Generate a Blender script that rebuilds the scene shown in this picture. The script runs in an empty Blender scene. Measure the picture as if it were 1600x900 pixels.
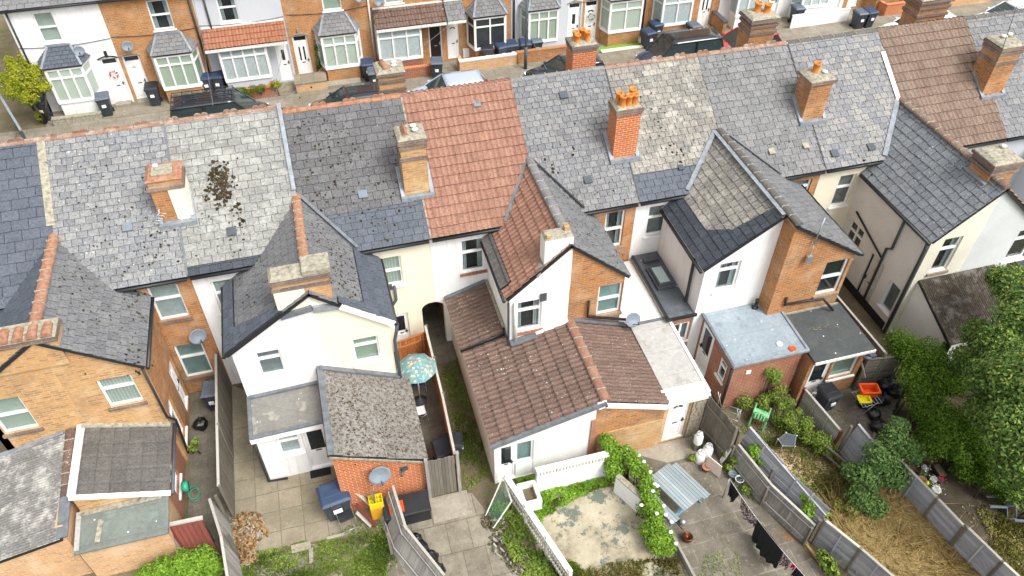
import bpy, bmesh, math, random
from mathutils import Vector, Matrix
import numpy as np
random.seed(11)
rng = np.random.default_rng(5)
scene = bpy.context.scene
col = scene.collection
# ------------------------------------------------------------------ camera
CAM_F, CAM_YAW, CAM_PITCH, CAM_ROLL = 1218.465, math.radians(15.764), math.radians(44.275), math.radians(0.345)
CAM_LOC = Vector((0, 0, 20.0))
def cam_axes():
    cy, sy, cp, sp = math.cos(CAM_YAW), math.sin(CAM_YAW), math.cos(CAM_PITCH), math.sin(CAM_PITCH)
    w = Vector((sy*cp, cy*cp, -sp)); r0 = Vector((cy, -sy, 0)); u0 = r0.cross(w)
    r = r0*math.cos(CAM_ROLL)+u0*math.sin(CAM_ROLL); u = -r0*math.sin(CAM_ROLL)+u0*math.cos(CAM_ROLL)
    return r, u, w
CR, CU, CW = cam_axes()
cam_d = bpy.data.cameras.new('camera'); cam = bpy.data.objects.new('camera', cam_d); col.objects.link(cam)
cam_d.sensor_width = 36; cam_d.lens = CAM_F/1600*36; cam_d.clip_start = 0.1; cam_d.clip_end = 2000
cam.matrix_world = Matrix(((CR.x, CU.x, -CW.x, 0), (CR.y, CU.y, -CW.y, 0), (CR.z, CU.z, -CW.z, 20.0), (0, 0, 0, 1)))
scene.camera = cam
# ------------------------------------------------------------------ sky, sun, exposure
SUN_EL, SUN_AZ = math.radians(54), math.radians(146)       # azimuth clockwise from +Y
w = bpy.data.worlds.new('World'); scene.world = w; w.use_nodes = True
nt = w.node_tree; nt.nodes.clear()
sky = nt.nodes.new('ShaderNodeTexSky'); sky.sky_type = 'NISHITA'; sky.sun_disc = False
sky.sun_elevation = SUN_EL; sky.sun_rotation = SUN_AZ; sky.air_density = 1.0; sky.dust_density = 4.0; sky.ozone_density = 1.0
hs = nt.nodes.new('ShaderNodeHueSaturation'); hs.inputs['Saturation'].default_value = 0.14
bg = nt.nodes.new('ShaderNodeBackground'); bg.inputs['Strength'].default_value = 0.15
wo = nt.nodes.new('ShaderNodeOutputWorld')
nt.links.new(sky.outputs[0], hs.inputs['Color']); nt.links.new(hs.outputs[0], bg.inputs[0]); nt.links.new(bg.outputs[0], wo.inputs[0])
sd = bpy.data.lights.new('sun', 'SUN'); sd.energy = 1.15; sd.angle = math.radians(24); sd.color = (1.0, 0.98, 0.95)
so = bpy.data.objects.new('sun', sd); col.objects.link(so)
sv = Vector((math.sin(SUN_AZ)*math.cos(SUN_EL), math.cos(SUN_AZ)*math.cos(SUN_EL), math.sin(SUN_EL)))
so.rotation_euler = (-sv).to_track_quat('-Z', 'Y').to_euler(); so.location = (20, -20, 40)
scene.view_settings.view_transform = 'Standard'; scene.view_settings.look = 'None'
scene.view_settings.exposure = 1.02; scene.view_settings.gamma = 1; scene.view_settings.use_curve_mapping = False
# ------------------------------------------------------------------ survey helpers: photo point -> point of the place
def ray(x, y): return CR*((x-800)/CAM_F) - CU*((y-450)/CAM_F) + CW
def PZ(x, y, z=0.0):
    d = ray(x, y); return CAM_LOC + d*((z-20.0)/d.z)
def PY(x, y, Y):
    d = ray(x, y); return CAM_LOC + d*(Y/d.y)
def PX(x, y, X):
    d = ray(x, y); return CAM_LOC + d*(X/d.x)
# ------------------------------------------------------------------ materials
def srgb(h):
    if isinstance(h, (tuple, list)): return (*h[:3], 1)
    h = h.lstrip('#'); c = [int(h[i:i+2], 16)/255 for i in (0, 2, 4)]
    return (*[v/12.92 if v <= .04045 else ((v+.055)/1.055)**2.4 for v in c], 1)
class N:
    def __init__(s, name):
        s.m = bpy.data.materials.new(name); s.m.use_nodes = True; s.t = s.m.node_tree
        s.p = s.t.nodes['Principled BSDF']; s.out = s.t.nodes['Material Output']
    def n(s, typ, **kw):
        nd = s.t.nodes.new(typ)
        for k, v in kw.items():
            if k in nd.inputs: nd.inputs[k].default_value = v
            else: setattr(nd, k, v)
        return nd
    def l(s, a, b): s.t.links.new(a, b)
    def uv(s): return s.n('ShaderNodeUVMap', uv_map='UVMap').outputs[0]
    def obj(s): return s.n('ShaderNodeTexCoord').outputs['Object']
    def noise(s, scale, detail=3, co=None, rough=.55):
        nd = s.n('ShaderNodeTexNoise', Scale=scale, Detail=detail, Roughness=rough)
        s.l(co if co is not None else s.obj(), nd.inputs['Vector']); return nd.outputs['Fac']
    def vor(s, scale, co=None, rnd=1.0):
        nd = s.n('ShaderNodeTexVoronoi', Scale=scale, Randomness=rnd); s.l(co if co is not None else s.obj(), nd.inputs['Vector']); return nd
    def ramp(s, fac, stops, interp='LINEAR'):
        nd = s.n('ShaderNodeValToRGB'); r = nd.color_ramp; r.interpolation = interp
        while len(r.elements) < len(stops): r.elements.new(0.5)
        for e, (p, c) in zip(r.elements, stops): e.position = p; e.color = srgb(c)
        s.l(fac, nd.inputs[0]); return nd.outputs[0]
    def step(s, fac, a, b):
        nd = s.n('ShaderNodeMapRange'); nd.inputs['From Min'].default_value = a; nd.inputs['From Max'].default_value = b
        s.l(fac, nd.inputs[0]); return nd.outputs[0]
    def math(s, op, a, b=None):
        nd = s.n('ShaderNodeMath', operation=op)
        for i, v in enumerate((a, b)):
            if v is None: continue
            if isinstance(v, (int, float)): nd.inputs[i].default_value = v
            else: s.l(v, nd.inputs[i])
        return nd.outputs[0]
    def mix(s, fac, a, b, mode='MIX'):
        nd = s.n('ShaderNodeMix', data_type='RGBA', blend_type=mode)
        for i, v in ((0, fac), (6, a), (7, b)):
            if isinstance(v, (int, float)): nd.inputs[i].default_value = v
            elif isinstance(v, (tuple, list, str)): nd.inputs[i].default_value = srgb(v)
            else: s.l(v, nd.inputs[i])
        return nd.outputs[2]
    def bump(s, h, strength=.4, dist=.02):
        nd = s.n('ShaderNodeBump'); nd.inputs['Strength'].default_value = strength; nd.inputs['Distance'].default_value = dist
        s.l(h, nd.inputs['Height']); s.l(nd.outputs[0], s.p.inputs['Normal'])
    def base(s, c, rough=.8, spec=None, metal=None):
        if isinstance(c, (tuple, list, str)): s.p.inputs['Base Color'].default_value = srgb(c)
        else: s.l(c, s.p.inputs['Base Color'])
        s.p.inputs['Roughness'].default_value = rough
        if spec is not None: s.p.inputs['Specular IOR Level'].default_value = spec
        if metal is not None: s.p.inputs['Metallic'].default_value = metal
        return s.m
def plain(name, c, rough=.6, var=.12, scale=4, spec=.4, metal=0, dirt=None):
    """painted / plastic / metal surface with slight wear and tone variation"""
    k = N(name); cc = srgb(c)
    f = k.noise(scale, 4)
    lo = tuple(max(0, v*(1-var)) for v in cc[:3]); hi = tuple(min(1, v*(1+var)) for v in cc[:3])
    o = k.ramp(f, [(.3, lo), (.7, hi)])
    if dirt:
        m = k.step(k.noise(9, 6), .55, .75); o = k.mix(m, o, dirt)
    return k.base(o, rough, spec, metal)
def brick_mat(name, c1, c2, mortar, dirt='#6b5a48', dirtamt=.5, pale='#d8c0a0', paleamt=.35, paint=None):
    k = N(name); uv = k.uv()
    b = k.n('ShaderNodeTexBrick', Scale=1.0); b.offset = .5; b.squash = 1
    b.inputs['Brick Width'].default_value = .23; b.inputs['Row Height'].default_value = .078
    b.inputs['Mortar Size'].default_value = .009; b.inputs['Mortar Smooth'].default_value = .3; b.inputs['Bias'].default_value = -.1
    b.inputs['Color1'].default_value = srgb(c1); b.inputs['Color2'].default_value = srgb(c2); b.inputs['Mortar'].default_value = srgb(mortar)
    k.l(uv, b.inputs['Vector'])
    # odd bricks: burnt or pale ones, one tone per brick
    b2 = k.n('ShaderNodeTexBrick', Scale=1.0); b2.offset = .5
    for a, v in (('Brick Width', .23), ('Row Height', .078), ('Mortar Size', .0), ('Bias', 0.0)): b2.inputs[a].default_value = v
    b2.inputs['Color1'].default_value = (0, 0, 0, 1); b2.inputs['Color2'].default_value = (1, 1, 1, 1); b2.inputs['Mortar'].default_value = (.5, .5, .5, 1)
    k.l(uv, b2.inputs['Vector'])
    burnt = k.math('MULTIPLY', k.step(b2.outputs['Color'], .76, .8), k.math('MULTIPLY', b.outputs['Fac'], -1.0))
    burnt = k.math('MULTIPLY', k.step(b2.outputs['Color'], .76, .82), k.step(b.outputs['Fac'], 1, 0))
    o = k.mix(k.math('MULTIPLY', burnt, dirtamt*.75), b.outputs['Color'], dirt)
    o = k.mix(.35, o, k.ramp(b2.outputs['Color'], [(0, (.3, .3, .3)), (1, (.72, .72, .72))]), 'OVERLAY')
    o = k.mix(.3, o, k.ramp(k.noise(9, 6, rough=.75), [(.3, (.25, .25, .25)), (.7, (.75, .75, .75))]), 'OVERLAY')
    mp = k.n('ShaderNodeMapping'); mp.inputs['Scale'].default_value = (3.2, 15, 1); k.l(uv, mp.inputs[0])
    o = k.mix(k.math('MULTIPLY', k.step(k.noise(1, 4, mp.outputs[0], .7), .52, .66), dirtamt*.8), o, dirt)
    pl = k.math('MULTIPLY', k.step(k.noise(1.3, 5), .5, .72), paleamt)
    o = k.mix(pl, o, pale)
    dk = k.math('MULTIPLY', k.step(k.noise(.8, 6, rough=.7), .5, .75), dirtamt)
    o = k.mix(dk, o, dirt)
    if paint: o = k.mix(.9, o, paint)
    k.bump(k.math('SUBTRACT', k.math('MULTIPLY', b.outputs['Fac'], -1.0), k.math('MULTIPLY', k.noise(40, 2), -.5)), .5, .01)
    return k.base(o, .92, .15)
def painted_brick(name, c, dirt='#9a9080', amt=.35):
    k = N(name); uv = k.uv()
    b = k.n('ShaderNodeTexBrick', Scale=1.0)
    for a, v in (('Brick Width', .23), ('Row Height', .078), ('Mortar Size', .008), ('Mortar Smooth', .5)): b.inputs[a].default_value = v
    k.l(uv, b.inputs['Vector'])
    o = k.ramp(k.noise(1.2, 5), [(.3, tuple(v*.9 for v in srgb(c)[:3])), (.6, c)])
    spots = k.math('MULTIPLY', k.step(k.noise(7, 6, rough=.7), .62, .68), amt)
    o = k.mix(spots, o, dirt)
    o = k.mix(k.math('MULTIPLY', b.outputs['Fac'], .12), o, dirt)
    k.bump(k.math('MULTIPLY', b.outputs['Fac'], -1.0), .6, .012)
    return k.base(o, .8, .3)
def render_mat(name, c, dirt='#a8a498', amt=.25):
    k = N(name)
    o = k.ramp(k.noise(.7, 5), [(.35, tuple(v*.93 for v in srgb(c)[:3])), (.65, c)])
    # rain streaks: noise stretched down the wall
    mp = k.n('ShaderNodeMapping'); mp.inputs['Scale'].default_value = (6, 6, .5); k.l(k.obj(), mp.inputs[0])
    st = k.math('MULTIPLY', k.step(k.noise(1, 6, mp.outputs[0], .65), .52, .75), amt)
    o = k.mix(k.math('MULTIPLY', k.step(k.noise(3.5, 8, rough=.75), .58, .68), .3), o, '#bdb8a8')
    o = k.mix(st, o, dirt)
    k.bump(k.noise(60, 3), .25, .004)
    return k.base(o, .85, .25)
def roof_mat(name, cols, lichen=.3, moss=.3, stain=.25, stainc='#4c4a46', lic='#dcdad0', mossc='#2b2520', rough=.8, lscale=9, mscale=3.2, bigl=0, speck=.5, carpet=0, dark=.76):
    k = N(name)
    at = k.n('ShaderNodeAttribute', attribute_name='rnd').outputs['Fac']
    cc = [srgb(c)[:3] for c in cols]; av = [sum(c[i] for c in cc)/len(cc) for i in range(3)]
    stops = [(i/(len(cols)-1), tuple((av[j]+(c[j]-av[j])*.75)*dark for j in range(3))) for i, c in enumerate(cc)]
    o = k.ramp(at, stops)
    g = k.noise(17, 8, rough=.8)
    o = k.mix(.8, o, k.ramp(g, [(.34, (.2, .2, .2)), (.66, (.8, .8, .8))]), 'OVERLAY')
    o = k.mix(k.math('MULTIPLY', k.step(k.noise(.9, 5, rough=.65), .45, .75), stain), o, stainc)
    if speck:
        o = k.mix(k.math('MULTIPLY', k.step(k.noise(26, 6, rough=.8), .57, .64), speck), o, stainc)
    if carpet:
        o = k.mix(k.math('MULTIPLY', k.step(k.noise(11, 7, rough=.8), .53-.05*carpet, .57), carpet), o, mossc)
    if bigl:
        o = k.mix(k.math('MULTIPLY', k.step(k.noise(2.2, 8, rough=.75), .5, .62), bigl), o, lic)
    if lichen:
        v = k.vor(lscale); n2 = k.noise(1.6, 4)
        rad = k.math('MULTIPLY', k.step(n2, .35, .7), .2*lichen+.06)
        sp = k.math('GREATER_THAN', rad, v.outputs['Distance'])
        keep = k.math('LESS_THAN', _sep(k, v.outputs['Color']), .25+.7*lichen)
        sp = k.step(k.math('SUBTRACT', rad, k.math('ADD', v.outputs['Distance'], k.math('MULTIPLY', k.noise(70, 2), .12))), -.08, .06)
        o = k.mix(k.math('MULTIPLY', k.math('MULTIPLY', sp, keep), .75), o, lic)
        o = k.mix(k.math('MULTIPLY', k.step(k.noise(30, 7, rough=.9), .56, .66), .25+.45*lichen), o, lic)
    if moss:
        wv = k.noise(12, 2); v = k.vor(mscale); n3 = k.noise(1.1, 3)
        co = k.math('ADD', v.outputs['Distance'], k.math('MULTIPLY', wv, .12))
        rad = k.math('ADD', k.math('MULTIPLY', k.step(n3, .45, .75), .16*moss), .07+.05*moss)
        sp = k.math('GREATER_THAN', rad, co)
        keep = k.math('LESS_THAN', _sep(k, v.outputs['Color']), .2+.8*moss)
        o = k.mix(k.math('MULTIPLY', k.math('MULTIPLY', sp, keep), .95), o, mossc)
    k.bump(k.noise(30, 4), .35, .006)
    return k.base(o, rough, .3)
def _sep(k, c):
    s = k.n('ShaderNodeSeparateColor'); k.l(c, s.inputs[0]); return s.outputs[0]
def felt_mat(name, c, c2, patch=None, amt=.3, rough=.75):
    k = N(name)
    o = k.ramp(k.noise(1.4, 6, rough=.65), [(.3, c), (.7, c2)])
    if patch: o = k.mix(k.math('MULTIPLY', k.step(k.noise(2.3, 4), .58, .63), amt), o, patch)
    sp = k.vor(6); keep = k.math('LESS_THAN', _sep(k, sp.outputs['Color']), .12)
    o = k.mix(k.math('MULTIPLY', k.math('LESS_THAN', sp.outputs['Distance'], .12), keep), o, '#e8e6e0')
    bj = k.n('ShaderNodeTexBrick', Scale=1.0)
    for a, v in (('Brick Width', 4.0), ('Row Height', .92), ('Mortar Size', .008), ('Mortar Smooth', .6)): bj.inputs[a].default_value = v
    k.l(k.uv(), bj.inputs['Vector']); o = k.mix(k.math('MULTIPLY', bj.outputs['Fac'], .45), o, '#4a4843')
    o = k.mix(.5, o, k.ramp(k.noise(9, 8, rough=.8), [(.3, (.28, .28, .28)), (.7, (.72, .72, .72))]), 'OVERLAY')
    k.bump(k.noise(50, 3), .3, .004)
    return k.base(o, rough, .35)
def wood_mat(name, c1, c2, plank=.1, rough=.85, axis_v=False):
    k = N(name)
    at = k.n('ShaderNodeAttribute', attribute_name='rnd').outputs['Fac']
    mp = k.n('ShaderNodeMapping'); k.l(k.uv(), mp.inputs[0])
    mp.inputs['Scale'].default_value = (40, 2, 1) if axis_v else (2, 40, 1)
    g = k.noise(1, 5, mp.outputs[0], .7)
    o = k.ramp(g, [(.3, c1), (.7, c2)])
    o = k.mix(.35, o, k.ramp(at, [(0, (.25, .25, .25)), (1, (.8, .8, .8))]), 'OVERLAY')
    o = k.mix(k.math('MULTIPLY', k.step(k.noise(3, 5), .55, .8), .3), o, '#4a4238')
    k.bump(g, .4, .004)
    return k.base(o, rough, .2)
def leaf_mat(name, cols, rough=.7):
    k = N(name)
    at = k.n('ShaderNodeAttribute', attribute_name='rnd').outputs['Fac']
    o = k.ramp(at, [(i/(len(cols)-1), c) for i, c in enumerate(cols)])
    k.base(o, rough, .08)
    tr = k.n('ShaderNodeBsdfTranslucent'); k.l(o, tr.inputs[0])
    mx = k.n('ShaderNodeMixShader'); mx.inputs[0].default_value = .28
    k.l(k.p.outputs[0], mx.inputs[1]); k.l(tr.outputs[0], mx.inputs[2]); k.l(mx.outputs[0], k.out.inputs[0])
    return k.m
def glass_mat():
    k = N('window_glass'); k.base('#20282a', .04, .6)
    t = k.n('ShaderNodeBsdfTransparent'); t.inputs[0].default_value = (.82, .86, .86, 1)
    g = k.n('ShaderNodeBsdfGlossy'); g.inputs['Roughness'].default_value = .03
    fr = k.n('ShaderNodeLayerWeight'); fr.inputs['Blend'].default_value = .5
    f2 = k.math('ADD', k.math('MULTIPLY', k.math('POWER', fr.outputs['Facing'], 4.0), .8), .05)
    mx = k.n('ShaderNodeMixShader'); k.l(f2, mx.inputs[0]); k.l(t.outputs[0], mx.inputs[1]); k.l(g.outputs[0], mx.inputs[2])
    k.l(mx.outputs[0], k.out.inputs[0]); return k.m
M = {}
M['brick'] = brick_mat('old_orange_brick', '#b87c48', '#a2673c', '#a8947a', dirtamt=.7)
M['brick_buff'] = brick_mat('weathered_buff_brick', '#c89c68', '#b58654', '#b8a88c', pale='#dac6a0', paleamt=.5, dirtamt=.5)
M['brick_pale'] = brick_mat('pale_buff_brick', '#cfa578', '#b98a60', '#c4b49c', paleamt=.6, dirtamt=.3)
M['brick_red'] = brick_mat('red_brick', '#a4634a', '#91523c', '#a08e7e', paleamt=.2, dirtamt=.35)
M['brick_new'] = brick_mat('bright_orange_brick', '#be683a', '#ae5c32', '#ccb094', paleamt=.0, dirtamt=.2)
M['brick_far'] = brick_mat('clean_orange_brick', '#be844e', '#ac7344', '#b09c80', paleamt=.35, dirtamt=.5)
M['brick_sill'] = brick_mat('grey_brick_sill', '#7a6a64', '#5e504c', '#8a8078')
M['white_brick'] = painted_brick('white_painted_brick', '#e8e6e0', amt=.45)
M['grey_brick'] = painted_brick('grey_painted_brick', '#c9cdcc', amt=.2)
M['cream_brick'] = painted_brick('cream_painted_brick', '#dedac8')
M['white'] = render_mat('white_render', '#e9e9e7', amt=.4)
M['cream'] = render_mat('cream_render', '#e6dfc9', amt=.2)
M['greyr'] = render_mat('grey_render', '#c3c7cc')
M['upvc'] = plain('white_plastic_frame', '#ebebe9', .35, .03, spec=.5)
M['upvc_dirty'] = plain('weathered_white_board', '#dedcd4', .5, .08, 6, dirt='#a8a294')
M['black'] = plain('black_plastic_gutter', '#26282b', .45, .2)
M['darkgrey'] = plain('dark_grey_plastic', '#4a4e55', .45, .15)
M['lead'] = plain('lead_flashing', '#868c91', .5, .25, 6, metal=.1)
M['lead_d'] = plain('dull_lead', '#666a6e', .55, .25, 6)
M['mortar'] = plain('pale_mortar', '#96907f', .9, .35, 11, dirt='#5c564c')
M['glass'] = glass_mat()
M['glass_dark'] = plain('dark_glass', '#22282c', .08, .2, spec=.8)
M['terracotta'] = plain('terracotta', '#986e56', .88, .35, 9, dirt='#8a8276')
M['pot'] = plain('orange_clay_pot', '#c47a34', .75, .2, 6)
M['crest'] = roof_mat('crested_ridge_clay', ['#8f6a56', '#9c7864', '#a48a76'], .5, .25, .4, '#8a8078', lscale=14, bigl=.35)
M['steel'] = plain('galvanised_steel', '#b9bdc0', .35, .1, metal=.7)
M['dish'] = plain('grey_dish_paint', '#727b84', .5, .1)
def blind_mat(name, a, b, fr=26):
    k = N(name); wv = k.n('ShaderNodeTexWave', Scale=fr/6.283*1.0); wv.bands_direction = 'X'; k.l(k.uv(), wv.inputs['Vector'])
    return k.base(k.ramp(wv.outputs['Fac'], [(.2, a), (.8, b)]), .8)
M['blind'] = blind_mat('vertical_blind', '#b9c2b0', '#dde2d4', 60)
M['blind_g'] = blind_mat('green_grey_blind', '#a6b5a0', '#c6d0bc', 60)
M['net'] = plain('net_curtain', '#ccd2d2', .9, .12, 8)
M['frost'] = plain('frosted_glass', '#9fb3b0', .3, .1, 3)
M['drape'] = plain('grey_curtain', '#8d9294', .9, .25, 5)
M['gloom_sheet'] = plain('painted_room_gloom', '#3a3c3e', .9, .3, 2)  # shade of an unlit interior, painted as dark grey
CURT = {'blind': M['blind'], 'green': M['blind_g'], 'net': M['net'], 'frost': M['frost'], 'drape': M['drape'], 'dark': M['gloom_sheet']}
# roofs (real base colours of weathered slate, concrete slate and tile)
M['slate_new'] = roof_mat('new_blue_slate', ['#565c66', '#5d636d', '#646a74'], 0, 0, .15, rough=.6)
M['slate_lichen'] = roof_mat('lichened_grey_slate', ['#7b7d80', '#898a8c', '#929292', '#9e9e9c', '#7f8286'], .8, .5, .3, lscale=7)
M['slate_pale'] = roof_mat('pale_lichened_slate', ['#8a8a86', '#969692', '#9e9e98', '#908e88'], .25, .2, .4, '#66655f', bigl=.2)
M['slate_dark'] = roof_mat('dark_mossy_slate', ['#5e5d5f', '#666566', '#6e6d6e', '#747374'], .5, .62, .2, '#4a4846')
M['slate_mid'] = roof_mat('mid_grey_slate', ['#727376', '#808184', '#888888', '#92918f'], .6, .25, .3)
M['slate_buff'] = roof_mat('buff_stained_slate', ['#7b7a76', '#949087', '#a39d91', '#827f79', '#918c84'], .3, .3, .35, lic='#ccc8bc', bigl=.35)
M['slate_h'] = roof_mat('plain_grey_slate', ['#767676', '#7e7e7f', '#868686', '#8c8b8a'], .2, .32, .2)
M['slate_i'] = roof_mat('spotted_grey_slate', ['#7b7c80', '#86878a', '#909090', '#a39f98', '#828486'], .65, .2, .2)
M['slate_wing'] = roof_mat('grey_wing_slate', ['#6c6d70', '#78797b', '#828282', '#757678'], .45, .4, .3)
M['slate_w5'] = roof_mat('blue_grey_spotted_slate', ['#787c82', '#84888c', '#8d9092', '#7e8288'], .9, .15, .25, lscale=8)
M['slate_wet'] = roof_mat('dark_blue_slate', ['#3c4148', '#444951', '#4c5159'], .1, .05, .35, '#343842', rough=.5)
M['tile_red'] = roof_mat('orange_red_tile', ['#85604f', '#916a58', '#9b7463', '#8a6454', '#a07a64'], .3, .0, .35, '#7a5a4c', speck=.15, dark=.9)
M['tile_wine'] = roof_mat('plum_red_tile', ['#744c40', '#7e5648', '#845c4e'], .1, .0, .3, '#6b3d34', speck=.2)
M['tile_brown'] = roof_mat('brown_concrete_tile', ['#6a5348', '#765e52', '#80675a', '#624c42'], 1.0, .05, .4, '#50443e', lscale=10, speck=.3)
M['tile_buff'] = roof_mat('buff_brown_tile', ['#7a6456', '#887062', '#928070', '#806858'], .5, .05, .45, '#54463e', speck=.35)
M['tile_grey'] = roof_mat('grey_brown_concrete_tile', ['#5f5c58', '#686561', '#706c67'], .1, .03, .2, speck=.2)
M['tile_new'] = roof_mat('orange_canopy_tile', ['#a56c50', '#b07a5e', '#9c644a'], .1, 0, .25, speck=.2)
M['asbestos'] = roof_mat('lichened_corrugated_sheet', ['#7d7b78', '#8a8884', '#95938e'], .3, .3, .5, '#4a4640', bigl=.45, speck=.8)
M['asb_moss'] = roof_mat('mossy_fibre_sheet', ['#83807a', '#908d86', '#989590'], .3, 0, .45, '#6a6358', mossc='#4c3c30', carpet=.95)
M['asb_dark'] = roof_mat('dark_mossy_corrugated_sheet', ['#4c443a', '#5a5146', '#675e52'], .5, 0, .5, '#38302a', mossc='#3a2e20', carpet=.8, bigl=.2)
M['felt_grey'] = felt_mat('grey_mineral_felt', '#716f69', '#807d76', '#a8a294', .5)
M['felt_pale'] = felt_mat('pale_grp_roof', '#a09e99', '#adaba6', '#8f887a', .5)
M['felt_blue'] = felt_mat('blue_grey_roof_paint', '#7f8a92', '#909ba1', '#6c767e', .5)
M['felt_dark'] = felt_mat('dark_roofing_felt', '#3f4343', '#4c504f', '#585c58', .3)
M['felt_slate'] = felt_mat('dark_rubber_roof', '#4e5359', '#5e6268', '#6e7072', .4, .5)
M['felt_green'] = felt_mat('green_grey_felt', '#666c66', '#757b74', '#7f8c84', .4)
M['conc'] = felt_mat('concrete_slab', '#8d8577', '#a09888', '#7d7668', .4)
# ------------------------------------------------------------------ mesh builder
class MB:
    def __init__(s): s.v = []; s.f = []; s.mi = []; s.r = []; s.sm = []
    def add(s, verts, faces, m=0, r=None, smooth=False):
        o = len(s.v); s.v += [tuple(p) for p in verts]; rr = random.random() if r is None else r
        for f in faces: s.f.append(tuple(o+i for i in f)); s.mi.append(m); s.r.append(rr); s.sm.append(smooth)
        return s
    def box(s, x0, x1, y0, y1, z0, z1, m=0, r=None):
        v = [(x0, y0, z0), (x1, y0, z0), (x1, y1, z0), (x0, y1, z0), (x0, y0, z1), (x1, y0, z1), (x1, y1, z1), (x0, y1, z1)]
        return s.add(v, [(0, 3, 2, 1), (4, 5, 6, 7), (0, 1, 5, 4), (1, 2, 6, 5), (2, 3, 7, 6), (3, 0, 4, 7)], m, r)
    def hexa(s, b, t, m=0, r=None):
        return s.add(list(b)+list(t), [(0, 3, 2, 1), (4, 5, 6, 7), (0, 1, 5, 4), (1, 2, 6, 5), (2, 3, 7, 6), (3, 0, 4, 7)], m, r)
    def bar(s, a, b, wd, ht, up=(0, 0, 1), m=0, r=None):
        a, b = Vector(a), Vector(b); d = (b-a).normalized(); up = Vector(up)
        sd_ = d.cross(up)
        if sd_.length < 1e-4: sd_ = d.cross(Vector((1, 0, 0)))
        sd_.normalize(); u = sd_.cross(d).normalized(); h, k_ = sd_*wd/2, u*ht/2
        return s.hexa([a-h-k_, a+h-k_, b+h-k_, b-h-k_], [a-h+k_, a+h+k_, b+h+k_, b-h+k_], m, r)
    def prism(s, poly, ext, m=0, r=None):
        """poly: list of 3-D points (any order); ext: extrusion vector"""
        ext = Vector(ext); n = len(poly); a = [Vector(p) for p in poly]; b = [p+ext for p in a]
        nrm = Vector((0, 0, 0))
        for i in range(n): nrm += a[i].cross(a[(i+1) % n])
        fl = nrm.dot(ext) > 0
        f = [tuple(range(n))[::-1] if fl else tuple(range(n)), tuple(range(n, 2*n)) if fl else tuple(range(n, 2*n))[::-1]]
        for i in range(n):
            j = (i+1) % n; f.append((i, j, n+j, n+i) if fl else (j, i, n+i, n+j))
        return s.add(a+b, f, m, r)
    def tube(s, pts, rad, seg=8, m=0, r=None, cap=True):
        pts = [Vector(p) for p in pts]; rads = rad if isinstance(rad, (list, tuple)) else [rad]*len(pts); V = []; F = []
        up = None
        for i, p in enumerate(pts):
            d = (pts[min(i+1, len(pts)-1)]-pts[max(i-1, 0)]).normalized()
            if up is None:
                up = d.cross(Vector((0, 0, 1)))
                if up.length < .05: up = d.cross(Vector((1, 0, 0)))
            e1 = (up-d*up.dot(d)).normalized(); e2 = d.cross(e1); up = e1
            for k in range(seg):
                a = 2*math.pi*k/seg; V.append(p+(e1*math.cos(a)+e2*math.sin(a))*rads[i])
        for i in range(len(pts)-1):
            for k in range(seg):
                k2 = (k+1) % seg; F.append((i*seg+k, i*seg+k2, (i+1)*seg+k2, (i+1)*seg+k))
        if cap: F.append(tuple(range(seg))[::-1]); F.append(tuple(range((len(pts)-1)*seg, len(pts)*seg)))
        return s.add(V, F, m, r, True)
    def lathe(s, prof, o=(0, 0, 0), seg=16, m=0, r=None, sx=1, sy=1, smooth=True):
        V = []; F = []; o = Vector(o)
        for (rr, z) in prof:
            for k in range(seg):
                a = 2*math.pi*k/seg; V.append(o+Vector((rr*math.cos(a)*sx, rr*math.sin(a)*sy, z)))
        for i in range(len(prof)-1):
            for k in range(seg):
                k2 = (k+1) % seg; F.append((i*seg+k, i*seg+k2, (i+1)*seg+k2, (i+1)*seg+k))
        F.append(tuple(range(seg))[::-1]); F.append(tuple(range((len(prof)-1)*seg, len(prof)*seg)))
        return s.add(V, F, m, r, smooth)
    def build(s, name, mats, parent=None, local=False, bevel=0, sub=0):
        me = bpy.data.meshes.new(name)
        off = Vector((0, 0, 0))
        if parent is not None and not local:
            p = parent
            while p.parent: p = p.parent
            off = p.location
        V = np.array(s.v, dtype=float)-np.array(off)
        me.from_pydata(V.tolist(), [], s.f)
        if not isinstance(mats, (list, tuple)): mats = [mats]
        for m in mats: me.materials.append(m)
        me.polygons.foreach_set('material_index', s.mi)
        me.polygons.foreach_set('use_smooth', s.sm)
        at = me.attributes.new('rnd', 'FLOAT', 'FACE'); at.data.foreach_set('value', s.r)
        auto_uv(me, off)
        o = bpy.data.objects.new(name, me); col.objects.link(o)
        if parent is not None: o.parent = parent
        if bevel:
            b = o.modifiers.new('bevel', 'BEVEL'); b.width = bevel; b.segments = 2; b.limit_method = 'ANGLE'
        if sub:
            b = o.modifiers.new('sub', 'SUBSURF'); b.levels = sub; b.render_levels = sub
        return o
def auto_uv(me, off=(0, 0, 0)):
    uvl = me.uv_layers.new(name='UVMap'); n = len(me.loops)
    if n == 0: return
    li = np.empty(n, np.int32); me.loops.foreach_get('vertex_index', li)
    co = np.empty(len(me.vertices)*3); me.vertices.foreach_get('co', co); co = co.reshape(-1, 3)+np.array(off)
    nr = np.empty(len(me.polygons)*3); me.polygons.foreach_get('normal', nr); nr = nr.reshape(-1, 3)
    tot = np.empty(len(me.polygons), np.int32); me.polygons.foreach_get('loop_total', tot)
    nl = np.repeat(nr, tot, axis=0)
    u = np.stack([-nl[:, 1], nl[:, 0], np.zeros(n)], 1); L = np.linalg.norm(u, axis=1); fl = L < .05
    u[fl] = (1, 0, 0); L[fl] = 1; u /= L[:, None]; v = np.cross(nl, u)
    c = co[li]; uv = np.stack([(c*u).sum(1), (c*v).sum(1)], 1)
    uvl.data.foreach_set('uv', uv.ravel())
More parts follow.
